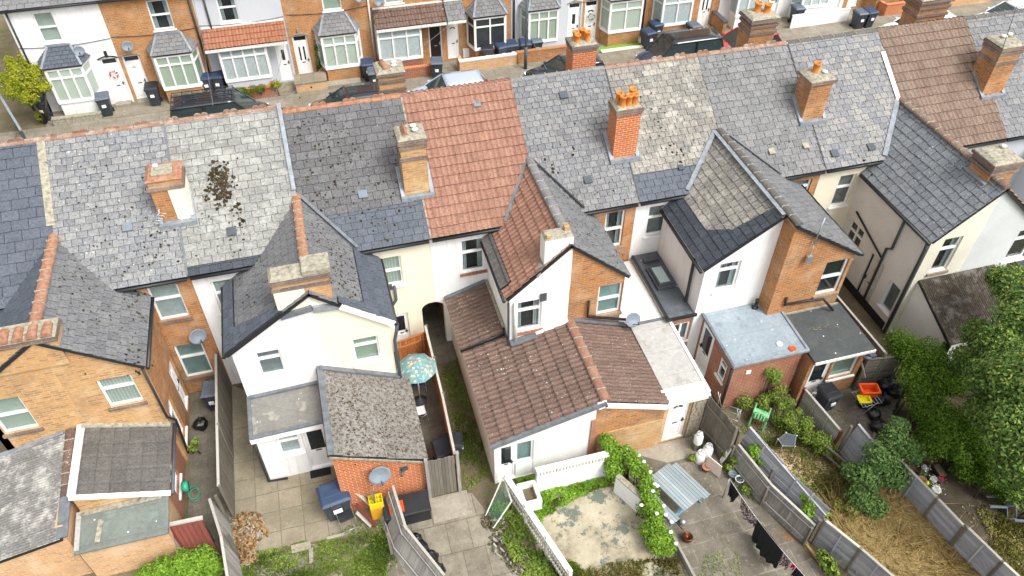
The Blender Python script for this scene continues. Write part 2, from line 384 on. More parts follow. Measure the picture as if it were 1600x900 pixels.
def tag(o, label=None, cat=None, group=None, kind=None):
    if label: o['label'] = label
    if cat: o['category'] = cat
    if group: o['group'] = group
    if kind: o['kind'] = kind
    return o
def thing(name, label, cat, loc=(0, 0, 0), rz=0, group=None):
    o = bpy.data.objects.new(name, None); col.objects.link(o); o.location = loc; o.rotation_euler = (0, 0, rz)
    o.empty_display_size = .2
    return tag(o, label, cat, group)
def kids(o): return list(o.children)
def copy_tree(o, parent=None):
    c = o.copy(); col.objects.link(c); c.parent = parent
    for ch in kids(o): copy_tree(ch, c)
    return c
# ------------------------------------------------------------------ roof coverings, walls, windows, doors
def roofing(name, poly, mat, parent, kind='slate', gauge=.225, width=.3, up=None, seed=1, slab=.09, ragged=0.0, lift=0.0, gap=.0075):
    """real slates / rolled tiles / corrugated sheet laid on a convex roof polygon"""
    rnd = random.Random(seed); P = [Vector(p) for p in poly]
    nrm = Vector((0, 0, 0))
    for i in range(len(P)): nrm += P[i].cross(P[(i+1) % len(P)])
    nrm.normalize()
    if nrm.z < 0: nrm = -nrm; P = P[::-1]
    if up is None:
        up = Vector((0, 0, 1)); up = up-nrm*up.dot(nrm)
        if up.length < 1e-3: up = Vector((0, 1, 0))
    v = (Vector(up)-nrm*Vector(up).dot(nrm)).normalized(); u = v.cross(nrm)
    O = P[0]; us = [(p-O).dot(u) for p in P]; vs = [(p-O).dot(v) for p in P]
    u0, u1, v0, v1 = min(us), max(us), min(vs), max(vs)
    bm = bmesh.new(); lay = bm.faces.layers.float.new('rnd')
    def W(a, b, h): return bm.verts.new(O+u*a+v*b+nrm*(h+lift))
    def face(vs_, r, mi=0):
        f = bm.faces.new(vs_); f[lay] = r; f.material_index = mi
    if kind == 'slate':
        j = 0; b = v0-.01
        while b < v1:
            a = u0-width*(.5 if j % 2 else 1.0)+rnd.uniform(-.02, .02)
            while a < u1:
                wdt = width*rnd.uniform(.97, 1.03); g = gap
                hb = .030+rnd.uniform(-.005, .008); ht = .006; sk = rnd.uniform(-.006, .006)
                slip = rnd.uniform(.01, .03) if rnd.random() < ragged else rnd.uniform(-.003, .003)
                r = rnd.random()
                q = [(a+g, b-slip+sk, hb), (a+wdt-g, b-slip-sk, hb+rnd.uniform(-.003, .004)), (a+wdt-g, b+gauge+.02, ht), (a+g, b+gauge+.02, ht)]
                V = [W(*t) for t in q]; B = [W(t[0], t[1], max(t[2]-.03, -.01)) for t in q]
                face(V, r); face([B[0], B[1], V[1], V[0]], r); face([B[1], B[2], V[2], V[1]], r); face([B[3], B[0], V[0], V[3]], r)
                a += wdt
            b += gauge; j += 1
    elif kind in ('roman', 'flatile'):
        S = 6; j = 0; b = v0-.01; n = int((u1-u0)/width)+3
        prof = [0, .004, .012, .030, .030, .012] if kind == 'roman' else [0, .0, .0, .0, .0, -.012]
        while b < v1:
            lo = []; hi = []; dn = []; tl = [rnd.random() for _ in range(n+1)]
            for i in range(n*S+1):
                a = u0-width+i*width/S; h = prof[i % S]
                lo.append(W(a, b, .05+h)); hi.append(W(a, b+gauge+.01, .006+h)); dn.append(W(a, b, -.005+h*.3))
            for i in range(n*S):
                r = tl[i//S]
                face([lo[i], lo[i+1], hi[i+1], hi[i]], r); face([dn[i], dn[i+1], lo[i+1], lo[i]], r)
            b += gauge; j += 1
    elif kind == 'corr':
        S = 4; n = int((u1-u0)/width)+2; prof = [0, .028, .04, .028]
        b = v0; 
        while b < v1:
            b2 = min(b+gauge, v1+.01); lo = []; hi = []
            for i in range(n*S+1):
                a = u0-width+i*width/S; h = prof[i % S]
                lo.append(W(a, b, .02+h)); hi.append(W(a, b2, .004+h))
            for i in range(n*S): face([lo[i], lo[i+1], hi[i+1], hi[i]], rnd.random())
            b = b2
    for f in bm.faces: f.smooth = False
    for i in range(len(P)):
        a, b_ = P[i], P[(i+1) % len(P)]; out = (b_-a).cross(nrm)
        if out.length < 1e-4: continue
        bmesh.ops.bisect_plane(bm, geom=bm.verts[:]+bm.edges[:]+bm.faces[:], plane_co=a, plane_no=out, clear_outer=True)
    # the boarding under the covering
    if slab:
        T = [bm.verts.new(p-nrm*(.004-lift)) for p in P]; B = [bm.verts.new(p-nrm*slab) for p in P]
        face(T, .3, 1); face(B[::-1], .3, 1)
        for i in range(len(P)):
            j = (i+1) % len(P); face([B[i], B[j], T[j], T[i]], .3, 1)
    off = Vector((0, 0, 0))
    if parent is not None:
        p = parent
        while p.parent: p = p.parent
        off = p.location
    bmesh.ops.translate(bm, verts=bm.verts[:], vec=-off)
    me = bpy.data.meshes.new(name); bm.to_mesh(me); bm.free()
    me.materials.append(mat); me.materials.append(M['black'])
    auto_uv(me, off)
    o = bpy.data.objects.new(name, me); col.objects.link(o); o.parent = parent
    return o
def wall_mb(mb, axis, c, s0, s1, z0, top, openings=(), facing=-1, t=.22, m=0):
    """wall on plane axis=c; thickness goes away from 'facing'; top = height or [(s,z)..]; openings (s0,s1,z0,z1)"""
    if not isinstance(top, (list, tuple)): top = [(s0, top), (s1, top)]
    def tz(s):
        for (a, za), (b, zb) in zip(top, top[1:]):
            if a-1e-6 <= s <= b+1e-6: return za+(zb-za)*(s-a)/(b-a) if b > a else za
        return top[-1][1]
    cuts = sorted({s0, s1, *[p[0] for p in top if s0 < p[0] < s1], *[v for o in openings for v in o[:2] if s0 < v < s1]})
    c2 = c-facing*t
    def quad(a, b, za0, zb0, za1, zb1):
        if axis == 'Y':
            y0, y1 = min(c, c2), max(c, c2)
            mb.hexa([(a, y0, za0), (b, y0, zb0), (b, y1, zb0), (a, y1, za0)], [(a, y0, za1), (b, y0, zb1), (b, y1, zb1), (a, y1, za1)], m)
        else:
            x0, x1 = min(c, c2), max(c, c2)
            mb.hexa([(x0, a, za0), (x1, a, za0), (x1, b, zb0), (x0, b, zb0)], [(x0, a, za1), (x1, a, za1), (x1, b, zb1), (x0, b, zb1)], m)
    for a, b in zip(cuts, cuts[1:]):
        ops = sorted([o for o in openings if o[0] < (a+b)/2 < o[1]], key=lambda o: o[2]); z = z0
        for o in ops:
            if o[2] > z+1e-4: quad(a, b, z, z, o[2], o[2])
            z = o[3]
        quad(a, b, z, z, tz(a), tz(b))
def pt(axis, c, facing, s, d, z):
    """s along the wall, d outwards from its face"""
    return (s, c+facing*d, z) if axis == 'Y' else (c+facing*d, s, z)
def sbox(mb, axis, c, facing, s0, s1, d0, d1, z0, z1, m=0, r=None):
    a = pt(axis, c, facing, s0, d0, z0); b = pt(axis, c, facing, s1, d1, z1)
    mb.box(min(a[0], b[0]), max(a[0], b[0]), min(a[1], b[1]), max(a[1], b[1]), z0, z1, m, r)
def window(parent, axis, c, facing, s0, s1, z0, z1, style='top', curtain='net', sill='upvc', n=1, back=.07, split=.68, frame='upvc', bars=False, arch=False, dark_split=False):
    f = MB(); fw = .06; db = -back
    B = lambda a, b, za, zb, e=0: sbox(f, axis, c, facing, a, b, db-.06-e, db+e, za, zb)
    B(s0, s1, z0, z0+fw); B(s0, s1, z1-fw, z1); B(s0, s0+fw, z0+fw, z1-fw); B(s1-fw, s1, z0+fw, z1-fw)
    if style in ('top', 'sash'):
        zt = z0+(z1-z0)*(split if style == 'top' else .5)
        B(s0+fw, s1-fw, zt-.04, zt+.04, .008)
    if style == 'topsplit':
        zt = z0+(z1-z0)*split; B(s0+fw, s1-fw, zt-.04, zt+.04, .008)
    for i in range(1, n):
        sm_ = s0+(s1-s0)*i/n; B(sm_-.035, sm_+.035, z0+fw, z1-fw, .004)
    if style == 'sideopen':
        # one light opened outwards
        f.box(*(0, 0, 0, 0, 0, 0)) if False else None
    if arch:   # shallow brick arch cut by a curved head board
        mid = (s0+s1)/2; h = .09
        pts = [pt(axis, c, facing, s0+(s1-s0)*i/8, db-.05, z1+h*(1-((i-4)/4)**2)) for i in range(9)]+[pt(axis, c, facing, s1, db-.05, z1), pt(axis, c, facing, s0, db-.05, z1)]
    o = f.build('window', M[frame], parent)
    g = MB(); sbox(g, axis, c, facing, s0+fw, s1-fw, db-.035, db-.025, z0+fw, z1-fw); g.build('pane', M['glass'], o)
    if curtain == 'half':
        k = MB(); sbox(k, axis, c, facing, s0+.02, s1-.02, db-.2, db-.18, z0+.02, z1-.02); k.build('gloom_sheet', M['gloom_sheet'], o)  # flat sheet behind the glass, interior shade painted in its colour
        k = MB(); wq = (s1-s0)*.2
        for a_ in (s0+.05, s1-.05-wq):
            for q_ in range(5): sbox(k, axis, c, facing, a_+wq*q_/5, a_+wq*(q_+.8)/5, db-.12-.02*(q_ % 2), db-.09-.02*(q_ % 2), z0+.03, z1-.02, 0, random.random())
        k.build('curtain', M['net'], o)
    elif curtain:
        k = MB(); sbox(k, axis, c, facing, s0+.02, s1-.02, db-.10, db-.08, z0+.02, z1-.02); k.build('curtain', CURT[curtain], o)  # the dark choice is no cloth but a sheet painted with interior shade
    if bars:
        k = MB(); nb = int((s1-s0)/.085)
        for i in range(1, nb): 
            s_ = s0+(s1-s0)*i/nb; sbox(k, axis, c, facing, s_-.012, s_+.012, db-.075, db-.06, z0+.05, z1-.05)
        k.build('slats', M['upvc'], o)
    if sill:
        k = MB(); e = .1 if sill != 'upvc' else .05
        sbox(k, axis, c, facing, s0-.06, s1+.06, -back-.02, .06, z0-(.10 if sill != 'upvc' else .06), z0-.001); k.build('sill', M[sill], o)
    return o
def door(parent, axis, c, facing, s0, s1, z0, z1, color='upvc', lights='fan', back=.08, transom=0, frame='upvc', hinge=1):
    fr = MB(); d = -back; fw = .07
    B = lambda mb, a, b, za, zb, e0, e1: sbox(mb, axis, c, facing, a, b, d+e0, d+e1, za, zb)
    B(fr, s0, s0+fw, z0, z1, -.06, .01); B(fr, s1-fw, s1, z0, z1, -.06, .01); B(fr, s0+fw, s1-fw, z1-fw, z1, -.06, .01)
    zt = z1-fw
    if transom: zt = z1-transom; B(fr, s0+fw, s1-fw, zt-.06, zt, -.06, .01); 
    B(fr, s0+.002, s1-.002, z0+.001, z0+.03, -.065, .055)
    D = MB(); a, b = s0+fw+.005, s1-fw-.005; zb = z0+.035; ztop = (zt-.06 if transom else zt)-.005; W_ = b-a; H_ = ztop-zb
    B(D, a, b, zb, ztop, -.045, 0)
    def panel(x0, x1, y0, y1):  # raised moulding
        B(D, a+W_*x0, a+W_*x1, zb+H_*y0, zb+H_*y0+.02, .001, .012); B(D, a+W_*x0, a+W_*x1, zb+H_*y1-.02, zb+H_*y1, .001, .012)
        B(D, a+W_*x0, a+W_*x0+.02, zb+H_*y0+.02, zb+H_*y1-.02, .001, .012); B(D, a+W_*x1-.02, a+W_*x1, zb+H_*y0+.02, zb+H_*y1-.02, .001, .012)
    if lights != 'full':
        for x0, x1 in ((.12, .46), (.54, .88)): panel(x0, x1, .06, .38)
        if lights in ('fan', 'none', 'arrow'):
            for x0, x1 in ((.12, .46), (.54, .88)): panel(x0, x1, .46, .8)
    do = D.build('door', M[color], parent)
    fr.build('door_frame', M[frame], do)
    G = MB()
    if transom: B(G, s0+fw, s1-fw, zt, z1-fw, -.04, -.03)
    if lights == 'fan':
        cx, zc, R_ = a+W_/2, zb+H_*.84, W_*.3
        for i in range(4):
            a0, a1 = math.pi*(i+.12)/4, math.pi*(i+.88)/4
            pl = [pt(axis, c, facing, cx+math.cos(t_)*q, d+.002, zc+math.sin(t_)*q*.8) for t_, q in ((a0, R_*.45), (a0, R_), (a1, R_), (a1, R_*.45))]
            ex = pt(axis, 0, facing, 0, .008, 0); G.prism(pl, Vector(ex))
    elif lights == 'two':
        for x0, x1 in ((.24, .38), (.62, .76)): B(G, a+W_*x0, a+W_*x1, zb+H_*.48, zb+H_*.86, .001, .01)
    elif lights == 'one': B(G, a+W_*.34, a+W_*.66, zb+H_*.55, zb+H_*.84, .001, .01)
    elif lights == 'half': B(G, a+W_*.14, a+W_*.86, zb+H_*.5, zb+H_*.93, .001, .01)
    elif lights == 'full':
        B(G, a+W_*.12, a+W_*.88, zb+H_*.45, zb+H_*.94, .001, .01)
    if lights in ('arrow',):
        for q in (-.1, 0, .1): B(G, a+W_*(.5+q)-.02, a+W_*(.5+q)+.02, zb+H_*.86-abs(q)*.3, zb+H_*.86-abs(q)*.3+.04, .001, .01)
    if G.v: G.build('pane', M['glass_dark'], do)
    Hn = MB(); hx = a+W_*(.92 if hinge > 0 else .08); B(Hn, hx-.015, hx+.015, zb+H_*.42, zb+H_*.52, .001, .03); B(Hn, hx-.05, hx+.05, zb+H_*.47, zb+H_*.48+.01, .0301, .05)
    Hn.build('handle', M['black'] if color != 'darkdoor' else M['steel'], do)
    Lp = MB(); B(Lp, a+W_*.35, a+W_*.65, zb+H_*.4, zb+H_*.4+.045, .001, .012); Lp.build('letter_plate', M['steel'] if color == 'darkdoor' else M['black'], do)
    return do
M['darkdoor'] = plain('dark_brown_door', '#2a2220', .5, .2)
def chimney(parent, cx, cy, wx, wy, zb, zt, mat='brick', pots=(), bands=(.12, .32), cap='mortar', rend=None, flash=True, caps=(), top_wide=.05):
    b = MB(); b.box(cx-wx/2, cx+wx/2, cy-wy/2, cy+wy/2, zb, zt)
    for i, q in enumerate(bands):
        e = top_wide*(1 if i == 0 else .6); b.box(cx-wx/2-e, cx+wx/2+e, cy-wy/2-e, cy+wy/2+e, zt-q-.08, zt-q+.03, 1)
    o = b.build('chimney', [M[mat], M['brick_sill']], parent)
    k = MB(); e = top_wide*.8
    k.hexa([(cx-wx/2-e, cy-wy/2-e, zt), (cx+wx/2+e, cy-wy/2-e, zt), (cx+wx/2+e, cy+wy/2+e, zt), (cx-wx/2-e, cy+wy/2+e, zt)],
           [(cx-wx/2+.05, cy-wy/2+.05, zt+.08), (cx+wx/2-.05, cy-wy/2+.05, zt+.08), (cx+wx/2-.05, cy+wy/2-.05, zt+.08), (cx-wx/2+.05, cy+wy/2-.05, zt+.08)])
    k.build('chimney_cap', M[cap], o)
    for p in pots:
        q = MB(); x, y, h = p[:3]; r_ = p[3] if len(p) > 3 else .11; z = zt+.04
        if r_ < .09: q.lathe([(r_, 0), (r_, h), (r_*1.3, h), (r_*1.3, h+.03), (0.01, h+.05)], (cx+x, cy+y, z), 12); q.build('flue_cap', M['upvc_dirty'], o)
        else:
            q.lathe([(r_*1.15, 0), (r_*1.1, .05), (r_, .08), (r_*.95, h*.8), (r_*1.15, h*.84), (r_*1.18, h), (r_*.8, h), (r_*.78, h-.12), (.01, h-.13)], (cx+x, cy+y, z), 18)
            q.build('chimney_pot', M['pot'], o)
    if flash:
        f = MB(); sl = (7.5-4.85)/(21.45-17.6)
    return o
def flashing(parent, pts, wd=.16, m='lead', th=.02, z=.02):
    b = MB()
    for a, c in zip(pts, pts[1:]): b.bar(Vector(a)+Vector((0, 0, z)), Vector(c)+Vector((0, 0, z)), wd, th, m=0)
    return b.build('flashing', M[m], parent)
def gutter(parent, a, b, m='black', r=.055):
    k = MB(); k.tube([a, b], r, 8); return k.build('gutter', M[m], parent)
def pipe(parent, pts, r=.04, m='black'):
    k = MB(); k.tube(pts, r, 8); return k.build('drainpipe', M[m], parent)
def ridge_tiles(parent, a, b, m, r=.12, seg=.42, crest=False, name='ridge_tiles'):
    a, b = Vector(a), Vector(b); n = max(1, round((b-a).length/seg)); k = MB(); d = (b-a)/n; dn = d.normalized()
    side = dn.cross(Vector((0, 0, 1))).normalized()
    for i in range(n):
        p = a+d*i; q = a+d*(i+1)-dn*.012; rr = random.random(); V = []; F = []
        for j, (pp, r2) in enumerate(((p, r), (q, r*.94))):
            for t in range(9):
                an = math.pi*t/8; V.append(pp+side*math.cos(an)*r2*1.15+Vector((0, 0, math.sin(an)*r2*.8)))
        for t in range(8): F.append((t, t+1, 10+t, 9+t))
        F.append(tuple(range(9))[::-1]); F.append(tuple(range(9, 18))); k.add(V, F, 0, rr)
        k.bar(q-dn*.012+Vector((0, 0, r*.3)), q+dn*.014+Vector((0, 0, r*.3)), r*2.1, r*.95, m=1, r=.5) if i < n-1 and not crest else None
        if crest and i % 2 == 0:
            c = p+d*.5+Vector((0, 0, r*.78))
            out = [(-.2, -.04), (-.2, .03), (-.16, .08), (-.1, .095), (-.04, .08), (0, .045), (.04, .08), (.1, .095), (.16, .08), (.2, .03), (.2, -.04)]
            k.prism([c+dn*a_+Vector((0, 0, b_))-side*.022 for a_, b_ in out], side*.044, 0, rr)
    return k.build(name, [M[m], M['mortar']], parent)
EY, EZ, RY, RZ = 17.6, 4.85, 21.45, 7.5
SL = (RZ-EZ)/(RY-EY)
def rz_(y): return EZ+(y-EY)*SL
def main_house(i, label, x0, x1, mat, wallmat, kind='slate', gauge=.225, width=.3, ridge=('crest', True), eave_dx=(0, 0), dz=0, lower=None, frontwall='brick', group='terraced houses backing onto the gardens'):
    h = thing('terraced_house', label, 'house', ((x0+x1)/2, 21.4, 0), 0, group)
    E_ = EY; g = .004
    def P_(x, y): return (x, y, rz_(y)+dz)
    ylo = E_
    if lower:
        roofing('roof', [P_(x0+g, E_), P_(x1-g, E_), P_(x1-g, E_+lower[0]), P_(x0+g, E_+lower[0])], M[lower[1]], h, 'slate', .225, .3, seed=i*7+1)
        ylo = E_+lower[0]+.005
    roofing('roof', [P_(x0+g, ylo), P_(x1-g, ylo), P_(x1-g, RY), P_(x0+g, RY)], M[mat], h, kind, gauge, width, seed=i*7+2, ragged=.08)
    FY = 2*RY-EY
    roofing('roof', [(x0+g, RY, RZ+dz), (x1-g, RY, RZ+dz), (x1-g, FY, EZ+dz), (x0+g, FY, EZ+dz)], M[mat], h, kind, gauge, width, seed=i*7+3)
    ridge_tiles(h, (x0, RY, RZ+dz-.05), (x1, RY, RZ+dz-.05), ridge[0], r=.1, crest=ridge[1])
    wb = MB(); wall_mb(wb, 'Y', FY-.2, x0, x1, 0, EZ-.1+dz, [(x0+.4, x0+1.2, .1, 2.2), (x0+1.5, x0+2.9, .9, 2.2), (x0+1.3, x0+2.3, 3.1, 4.4)], 1)
    wb.build('front_wall', M[frontwall], h)
    door(h, 'Y', FY-.2, 1, x0+.4, x0+1.2, .1, 2.2); window(h, 'Y', FY-.2, 1, x0+1.5, x0+2.9, .9, 2.2, 'top', 'net', n=2); window(h, 'Y', FY-.2, 1, x0+1.3, x0+2.3, 3.1, 4.4, 'top', 'net')
    gutter(h, (x0, FY+.03, EZ-.08+dz), (x1, FY+.03, EZ-.08+dz))
    # party wall between the lofts and rooms
    xo = x0+(.33 if i == 4 else .02)
    pw = MB(); pw.prism([(xo, 18.1, 0), (xo, FY-.45, 0), (xo, FY-.45, EZ-.1), (xo, RY, RZ-.2), (xo, 18.1, EZ-.0)], (.1, 0, 0)); pw.build('party_wall', M['brick'], h)
    return h
def back_wall(h, x0, x1, mat, ops, top=None):
    b = MB(); wall_mb(b, 'Y', 17.8, x0, x1, 0, (EZ-.02) if top is None else top, ops, -1); return b.build('rear_wall', M[mat], h)
def op4(pts, plane='Y', c=17.8):
    f = (lambda x, y: PY(x, y, c)) if plane == 'Y' else (lambda x, y: PX(x, y, c))
    q = [f(*p) for p in pts]; k = 0 if plane == 'Y' else 1
    s = sorted(p[k] for p in q); z = sorted(p[2] for p in q)
    return ((s[0]+s[1])/2, (s[-1]+s[-2])/2, (z[0]+z[1])/2, (z[-1]+z[-2])/2)
def wing_roof(parent, xe, xr, yg, ze, zr, mat, kind='slate', gauge=.23, width=.3, seed=3, yg_r=None, mat2=None):
    """one slope of a two-storey rear wing; runs up into the main roof"""
    yr = EY+(zr-EZ)/SL; yg_r = yg if yg_r is None else yg_r
    return roofing('wing_roof', [(xe, yg, ze), (xe, 17.78, ze), (xr, yr+.05, zr), (xr, yg_r, zr)], M[mat], parent, kind, gauge, width, seed=seed, ragged=.15, gap=.011)

def moss_on(h, spots, seed, dz=0, plane=None, name='moss'):
    """real cushions of moss sitting on the slates: spots = [(px, py, spread_px, count, size)]"""
    g = random.Random(seed); b = MB(); n, p0 = plane if plane else (Vector((0, -SL, 1)).normalized(), Vector((0, EY, EZ+dz)))
    for (sx, sy, sp, ct, sz) in spots:
        for _ in range(ct):
            d = ray(sx+g.gauss(0, sp), sy+g.gauss(0, sp)*1.1); t = (p0-CAM_LOC).dot(n)/d.dot(n); c = CAM_LOC+d*t+n*.03; r = sz*g.uniform(.3, 1.0)
            u = n.orthogonal().normalized(); v = n.cross(u); V = []; S = 10; ph = g.uniform(0, 6)
            for (q, z) in ((1, -.01), (.8, .35), (.35, .55)):
                for k_ in range(S): a = 2*math.pi*k_/S+ph; rr_ = r*q*(1+.18*math.sin(a*2+ph)+.12*math.sin(a*3+2*ph)); V.append(c+u*math.cos(a)*rr_+v*math.sin(a)*rr_+n*z*r*.6)
            F_ = [(i*S+k_, i*S+(k_+1) % S, (i+1)*S+(k_+1) % S, (i+1)*S+k_) for i in range(2) for k_ in range(S)]+[tuple(range(2*S, 3*S))]; b.add(V, F_, 0, g.random(), True)
    o = b.build(name, M['moss'], h); o['kind'] = 'stuff'; return o
M['moss'] = leaf_mat('dark_moss', ['#332a20', '#40362a', '#4c4030', '#56543a'], .95)
# ------------------------------------------------------------------ the near terrace, seen from its back gardens
PXS = [-11.15, -7.7, -4.42, -1.12, 2.44, 5.95, 9.12, 12.38, 15.75, 19.25, 22.85, 26.4, 29.9]
LB = ['terraced house with new blue slate roof at the left edge of the photo',
      'brick terraced house with speckled grey slates, second roof from the left',
      'terraced house with pale lichened roof and white rear wing, large moss patch',
      'cream rendered terraced house with dark mossy slates, left of the red tiled roof',
      'white terraced house with orange-red tiled roof and brown tiled garage extension',
      'terraced house with grey speckled roof just right of the orange-red tiled roof',
      'terraced house with buff stained slates and white wing edged in new dark slates',
      'terraced house with plain grey slates and orange brick rear wing with aerial',
      'terraced house with spotted grey slates and cream rear wing behind the trees',
      'terraced house with buff brown tiled main roof, right of the spotted grey roof',
      'grey slated terraced house beyond the brown tiles, behind the tall banded chimney',
      'grey slated terraced house at the far right end of the near row']
spec = [  # mat, kind, gauge, width, ridge, crest, dz, lower
    ('slate_new', 'slate', .3, .45, 'crest', True, .17, None), ('slate_lichen', 'slate', .2, .29, 'crest', True, .17, None),
    ('slate_pale', 'slate', .225, .36, 'crest', True, .17, (.22, 'slate_wet')), ('slate_dark', 'slate', .26, .33, 'terracotta', True, 0, (1.0, 'slate_new')),
    ('tile_red', 'roman', .31, .17, 'tile_red', False, 0, None), ('slate_mid', 'slate', .2, .245, 'slate_mid', False, 0, None),
    ('slate_buff', 'slate', .215, .26, 'crest', True, 0, (.75, 'slate_new')), ('slate_h', 'slate', .24, .31, 'crest', True, 0, None),
    ('slate_i', 'slate', .215, .28, 'tile_grey', False, 0, None), ('tile_buff', 'roman', .33, .17, 'tile_buff', False, 0, None),
    ('slate_mid', 'slate', .235, .3, 'tile_grey', False, 0, None), ('slate_i', 'slate', .235, .3, 'tile_grey', False, 0, None)]
WALL = ['white', 'brick', 'white', 'cream', 'white', 'brick', 'white', 'brick', 'cream', 'greyr', 'greyr', 'brick']
H = []
for i in range(12):
    s = spec[i]
    H.append(main_house(i, LB[i], PXS[i], PXS[i+1], s[0], WALL[i], s[1], s[2], s[3], (s[4], s[5]), dz=s[6], lower=s[7], frontwall='brick_far'))
# rear walls with their windows
bw = {1: [op4([(232, 450), (280, 443), (294, 495), (247, 503)]), op4([(272, 540), (317, 535), (333, 583), (290, 592)])],
      2: [op4([(329, 441), (367, 435), (382, 484), (345, 490)])],
      3: [op4([(589, 405), (625, 400), (632, 443), (597, 450)]), op4([(612, 492), (636, 489), (645, 541), (620, 546)])],
      4: [op4([(719, 377), (755, 372), (759, 420), (722, 428)])],
      5: [op4([(945, 333), (975, 330), (973, 384), (943, 388)])],
      6: [op4([(1012, 325), (1047, 318), (1040, 365), (1010, 368)])],
      7: [op4([(1240, 284), (1270, 280), (1260, 308), (1232, 312)])],
      8: [op4([(1313, 275), (1337, 272), (1325, 318), (1297, 325)])]}
winst = {1: [('top', 'net', 1), ('top', 'frost', 1)], 2: [('top', 'net', 1)], 3: [('sash', 'blind', 1), None], 4: [('top', 'half', 1)], 5: [('sash', 'half', 1)],
         6: [('top', 'drape', 1)], 7: [('top', 'drape', 1)], 8: [('top', 'drape', 1)]}
for i in range(12):
    x0, x1 = PXS[i], PXS[i+1]; dz = spec[i][6]; ops = bw.get(i, [])
    ext = []
    if i == 3: # covered passage between this house and the next
        ext = [(1.98, 2.44, 0, 2.0)]
    if i == 4: ext = [(2.44, 2.72, 0, 2.0)]
    back_wall(H[i], x0+.003, x1-.003, WALL[i], ops+ext, EZ-.03+dz)
    for o, st in zip(ops, winst.get(i, [])):
        if st: window(H[i], 'Y', 17.8, -1, *o, style=st[0], curtain=st[1], n=st[2], split=.6, sill='brick_sill' if WALL[i] == 'brick' else ('brick_red' if i == 4 else 'upvc'), bars=(i == 3))
    if i not in (0,): gutter(H[i], (x0+.05, EY+.0, EZ-.09+dz), (x1-.05, EY+.0, EZ-.09+dz), 'black')
door(H[3], 'Y', 17.8, -1, *bw[3][1], lights='half')
# curved shoulders of the passage opening
for hh, xa, sg, mt in ((H[3], 1.98, 1, 'cream'), (H[4], 2.72, -1, 'white')):
    b = MB(); pl = [(xa, 17.81, 2.0)]+[(xa+sg*(.37-.37*math.cos(t*math.pi/16)), 17.81, 1.72+.28*math.sin(t*math.pi/16)) for t in range(0, 9)]; b.prism(pl, (0, .19, 0)); b.build('passage_arch', M[mt], hh)
# raised verge between two party roofs, lead strips at party lines
def party_strip(i, x, m, wd=.12, ya=EY, yb=RY, z=.05):
    dz = spec[i][6]; flashing(H[i], [(x, ya, rz_(ya)+dz), (x, yb, rz_(yb)+dz)], wd, m, .03, z)
party_strip(2, -1.17, 'lead', .12, 19.2, RY, .1); party_strip(1, -4.42, 'lead_d', .05, EY, RY, .04); party_strip(6, 9.12, 'black', .04, EY, RY, .03)
party_strip(0, -7.72, 'mortar', .22, 19.3, RY, .03); party_strip(8, 19.15, 'upvc', .16, 19.2, 20.7, .07); party_strip(4, 2.46, 'mortar', .05, EY, RY, .03); party_strip(7, 15.72, 'black', .03, EY, RY, .03)
# small roof vents and slipped slates
def vent(i, px, py, m='darkgrey', s=.26):
    dz = spec[i][6]; d = ray(px, py); n = Vector((0, -SL, 1)); p0 = Vector((0, EY, EZ+dz)); t = (p0-CAM_LOC).dot(n)/d.dot(n); p = CAM_LOC+d*t
    b = MB(); u = Vector((1, 0, 0)); v = Vector((0, 1, SL)).normalized(); nn = Vector((0, -SL, 1)).normalized()
    a = [p-u*s/2-v*s/2, p+u*s/2-v*s/2, p+u*s/2+v*s/2, p-u*s/2+v*s/2]
    b.hexa([q+nn*.03 for q in a], [a[0]+nn*.1, a[1]+nn*.1, a[2]+nn*.045, a[3]+nn*.045]); b.build('roof_vent', M[m], H[i])
for a in [(1, 200, 355, 'dish'), (2, 362, 362, 'darkgrey'), (3, 567, 304, 'dish', .26), (4, 745, 163, 'dish', .22), (5, 880, 149), (5, 918, 281), (7, 1205, 237, 'mortar', .22), (7, 1258, 228, 'mortar', .22), (8, 1303, 240), (8, 1360, 230), (6, 1063, 262, 'darkgrey', .18)]: vent(*a)
# chimneys on the back slope and on the street slope
chimney(H[1], -4.45, 19.38, .86, .78, 5.6, 7.35, 'brick', [(-.2, .2, .06, .06)], bands=(.22,), cap='terracotta', top_wide=.06)
k = MB(); k.box(-4.74, -4.2, 19.12, 19.62, 7.425, 7.45); k.build('cap_patch', M['mortar'], H[1])
k = MB(); k.box(-4.43, -4.0, 18.965, 18.99, 5.75, 7.05); k.box(-4.02, -3.996, 18.98, 19.77, 5.75, 7.05); k.build('chimney_render', M['cream'], H[1])
chimney(H[4], 2.34, 19.14, .74, .72, 5.5, 7.6, 'brick_buff', [(.12, .12, .1, .07), (.14, -.1, .1, .07)], bands=(.06, .24, .62), top_wide=.06)
k = MB(); k.prism([(2.06, 18.9, 7.66), (2.28, 18.9, 7.66), (2.17, 18.9, 7.82)], (0, .45, 0)); k.build('ridge_cap', M['terracotta'], H[4])
chimney(H[6], 8.98, 19.17, .78, .62, 5.5, 7.45, 'brick_new', [(-.2, .12, .34, .1), (-.17, -.12, .36, .1), (.02, -.13, .38, .1), (.2, .08, .46, .1), (.22, -.1, .36, .1)], bands=(.0, .1), top_wide=.05)
chimney(H[8], 15.75, 19.44, .78, .74, 5.7, 7.32, 'brick', [(-.05, .1, .36, .11), (.2, -.05, .08, .07)], bands=(.02,), top_wide=.08)
chimney(H[10], 22.82, 19.38, .86, .82, 5.6, 7.6, 'brick', [(-.05, .1, .1, .08), (.2, .15, .12, .08)], bands=(.06, .2, .55), top_wide=.05)
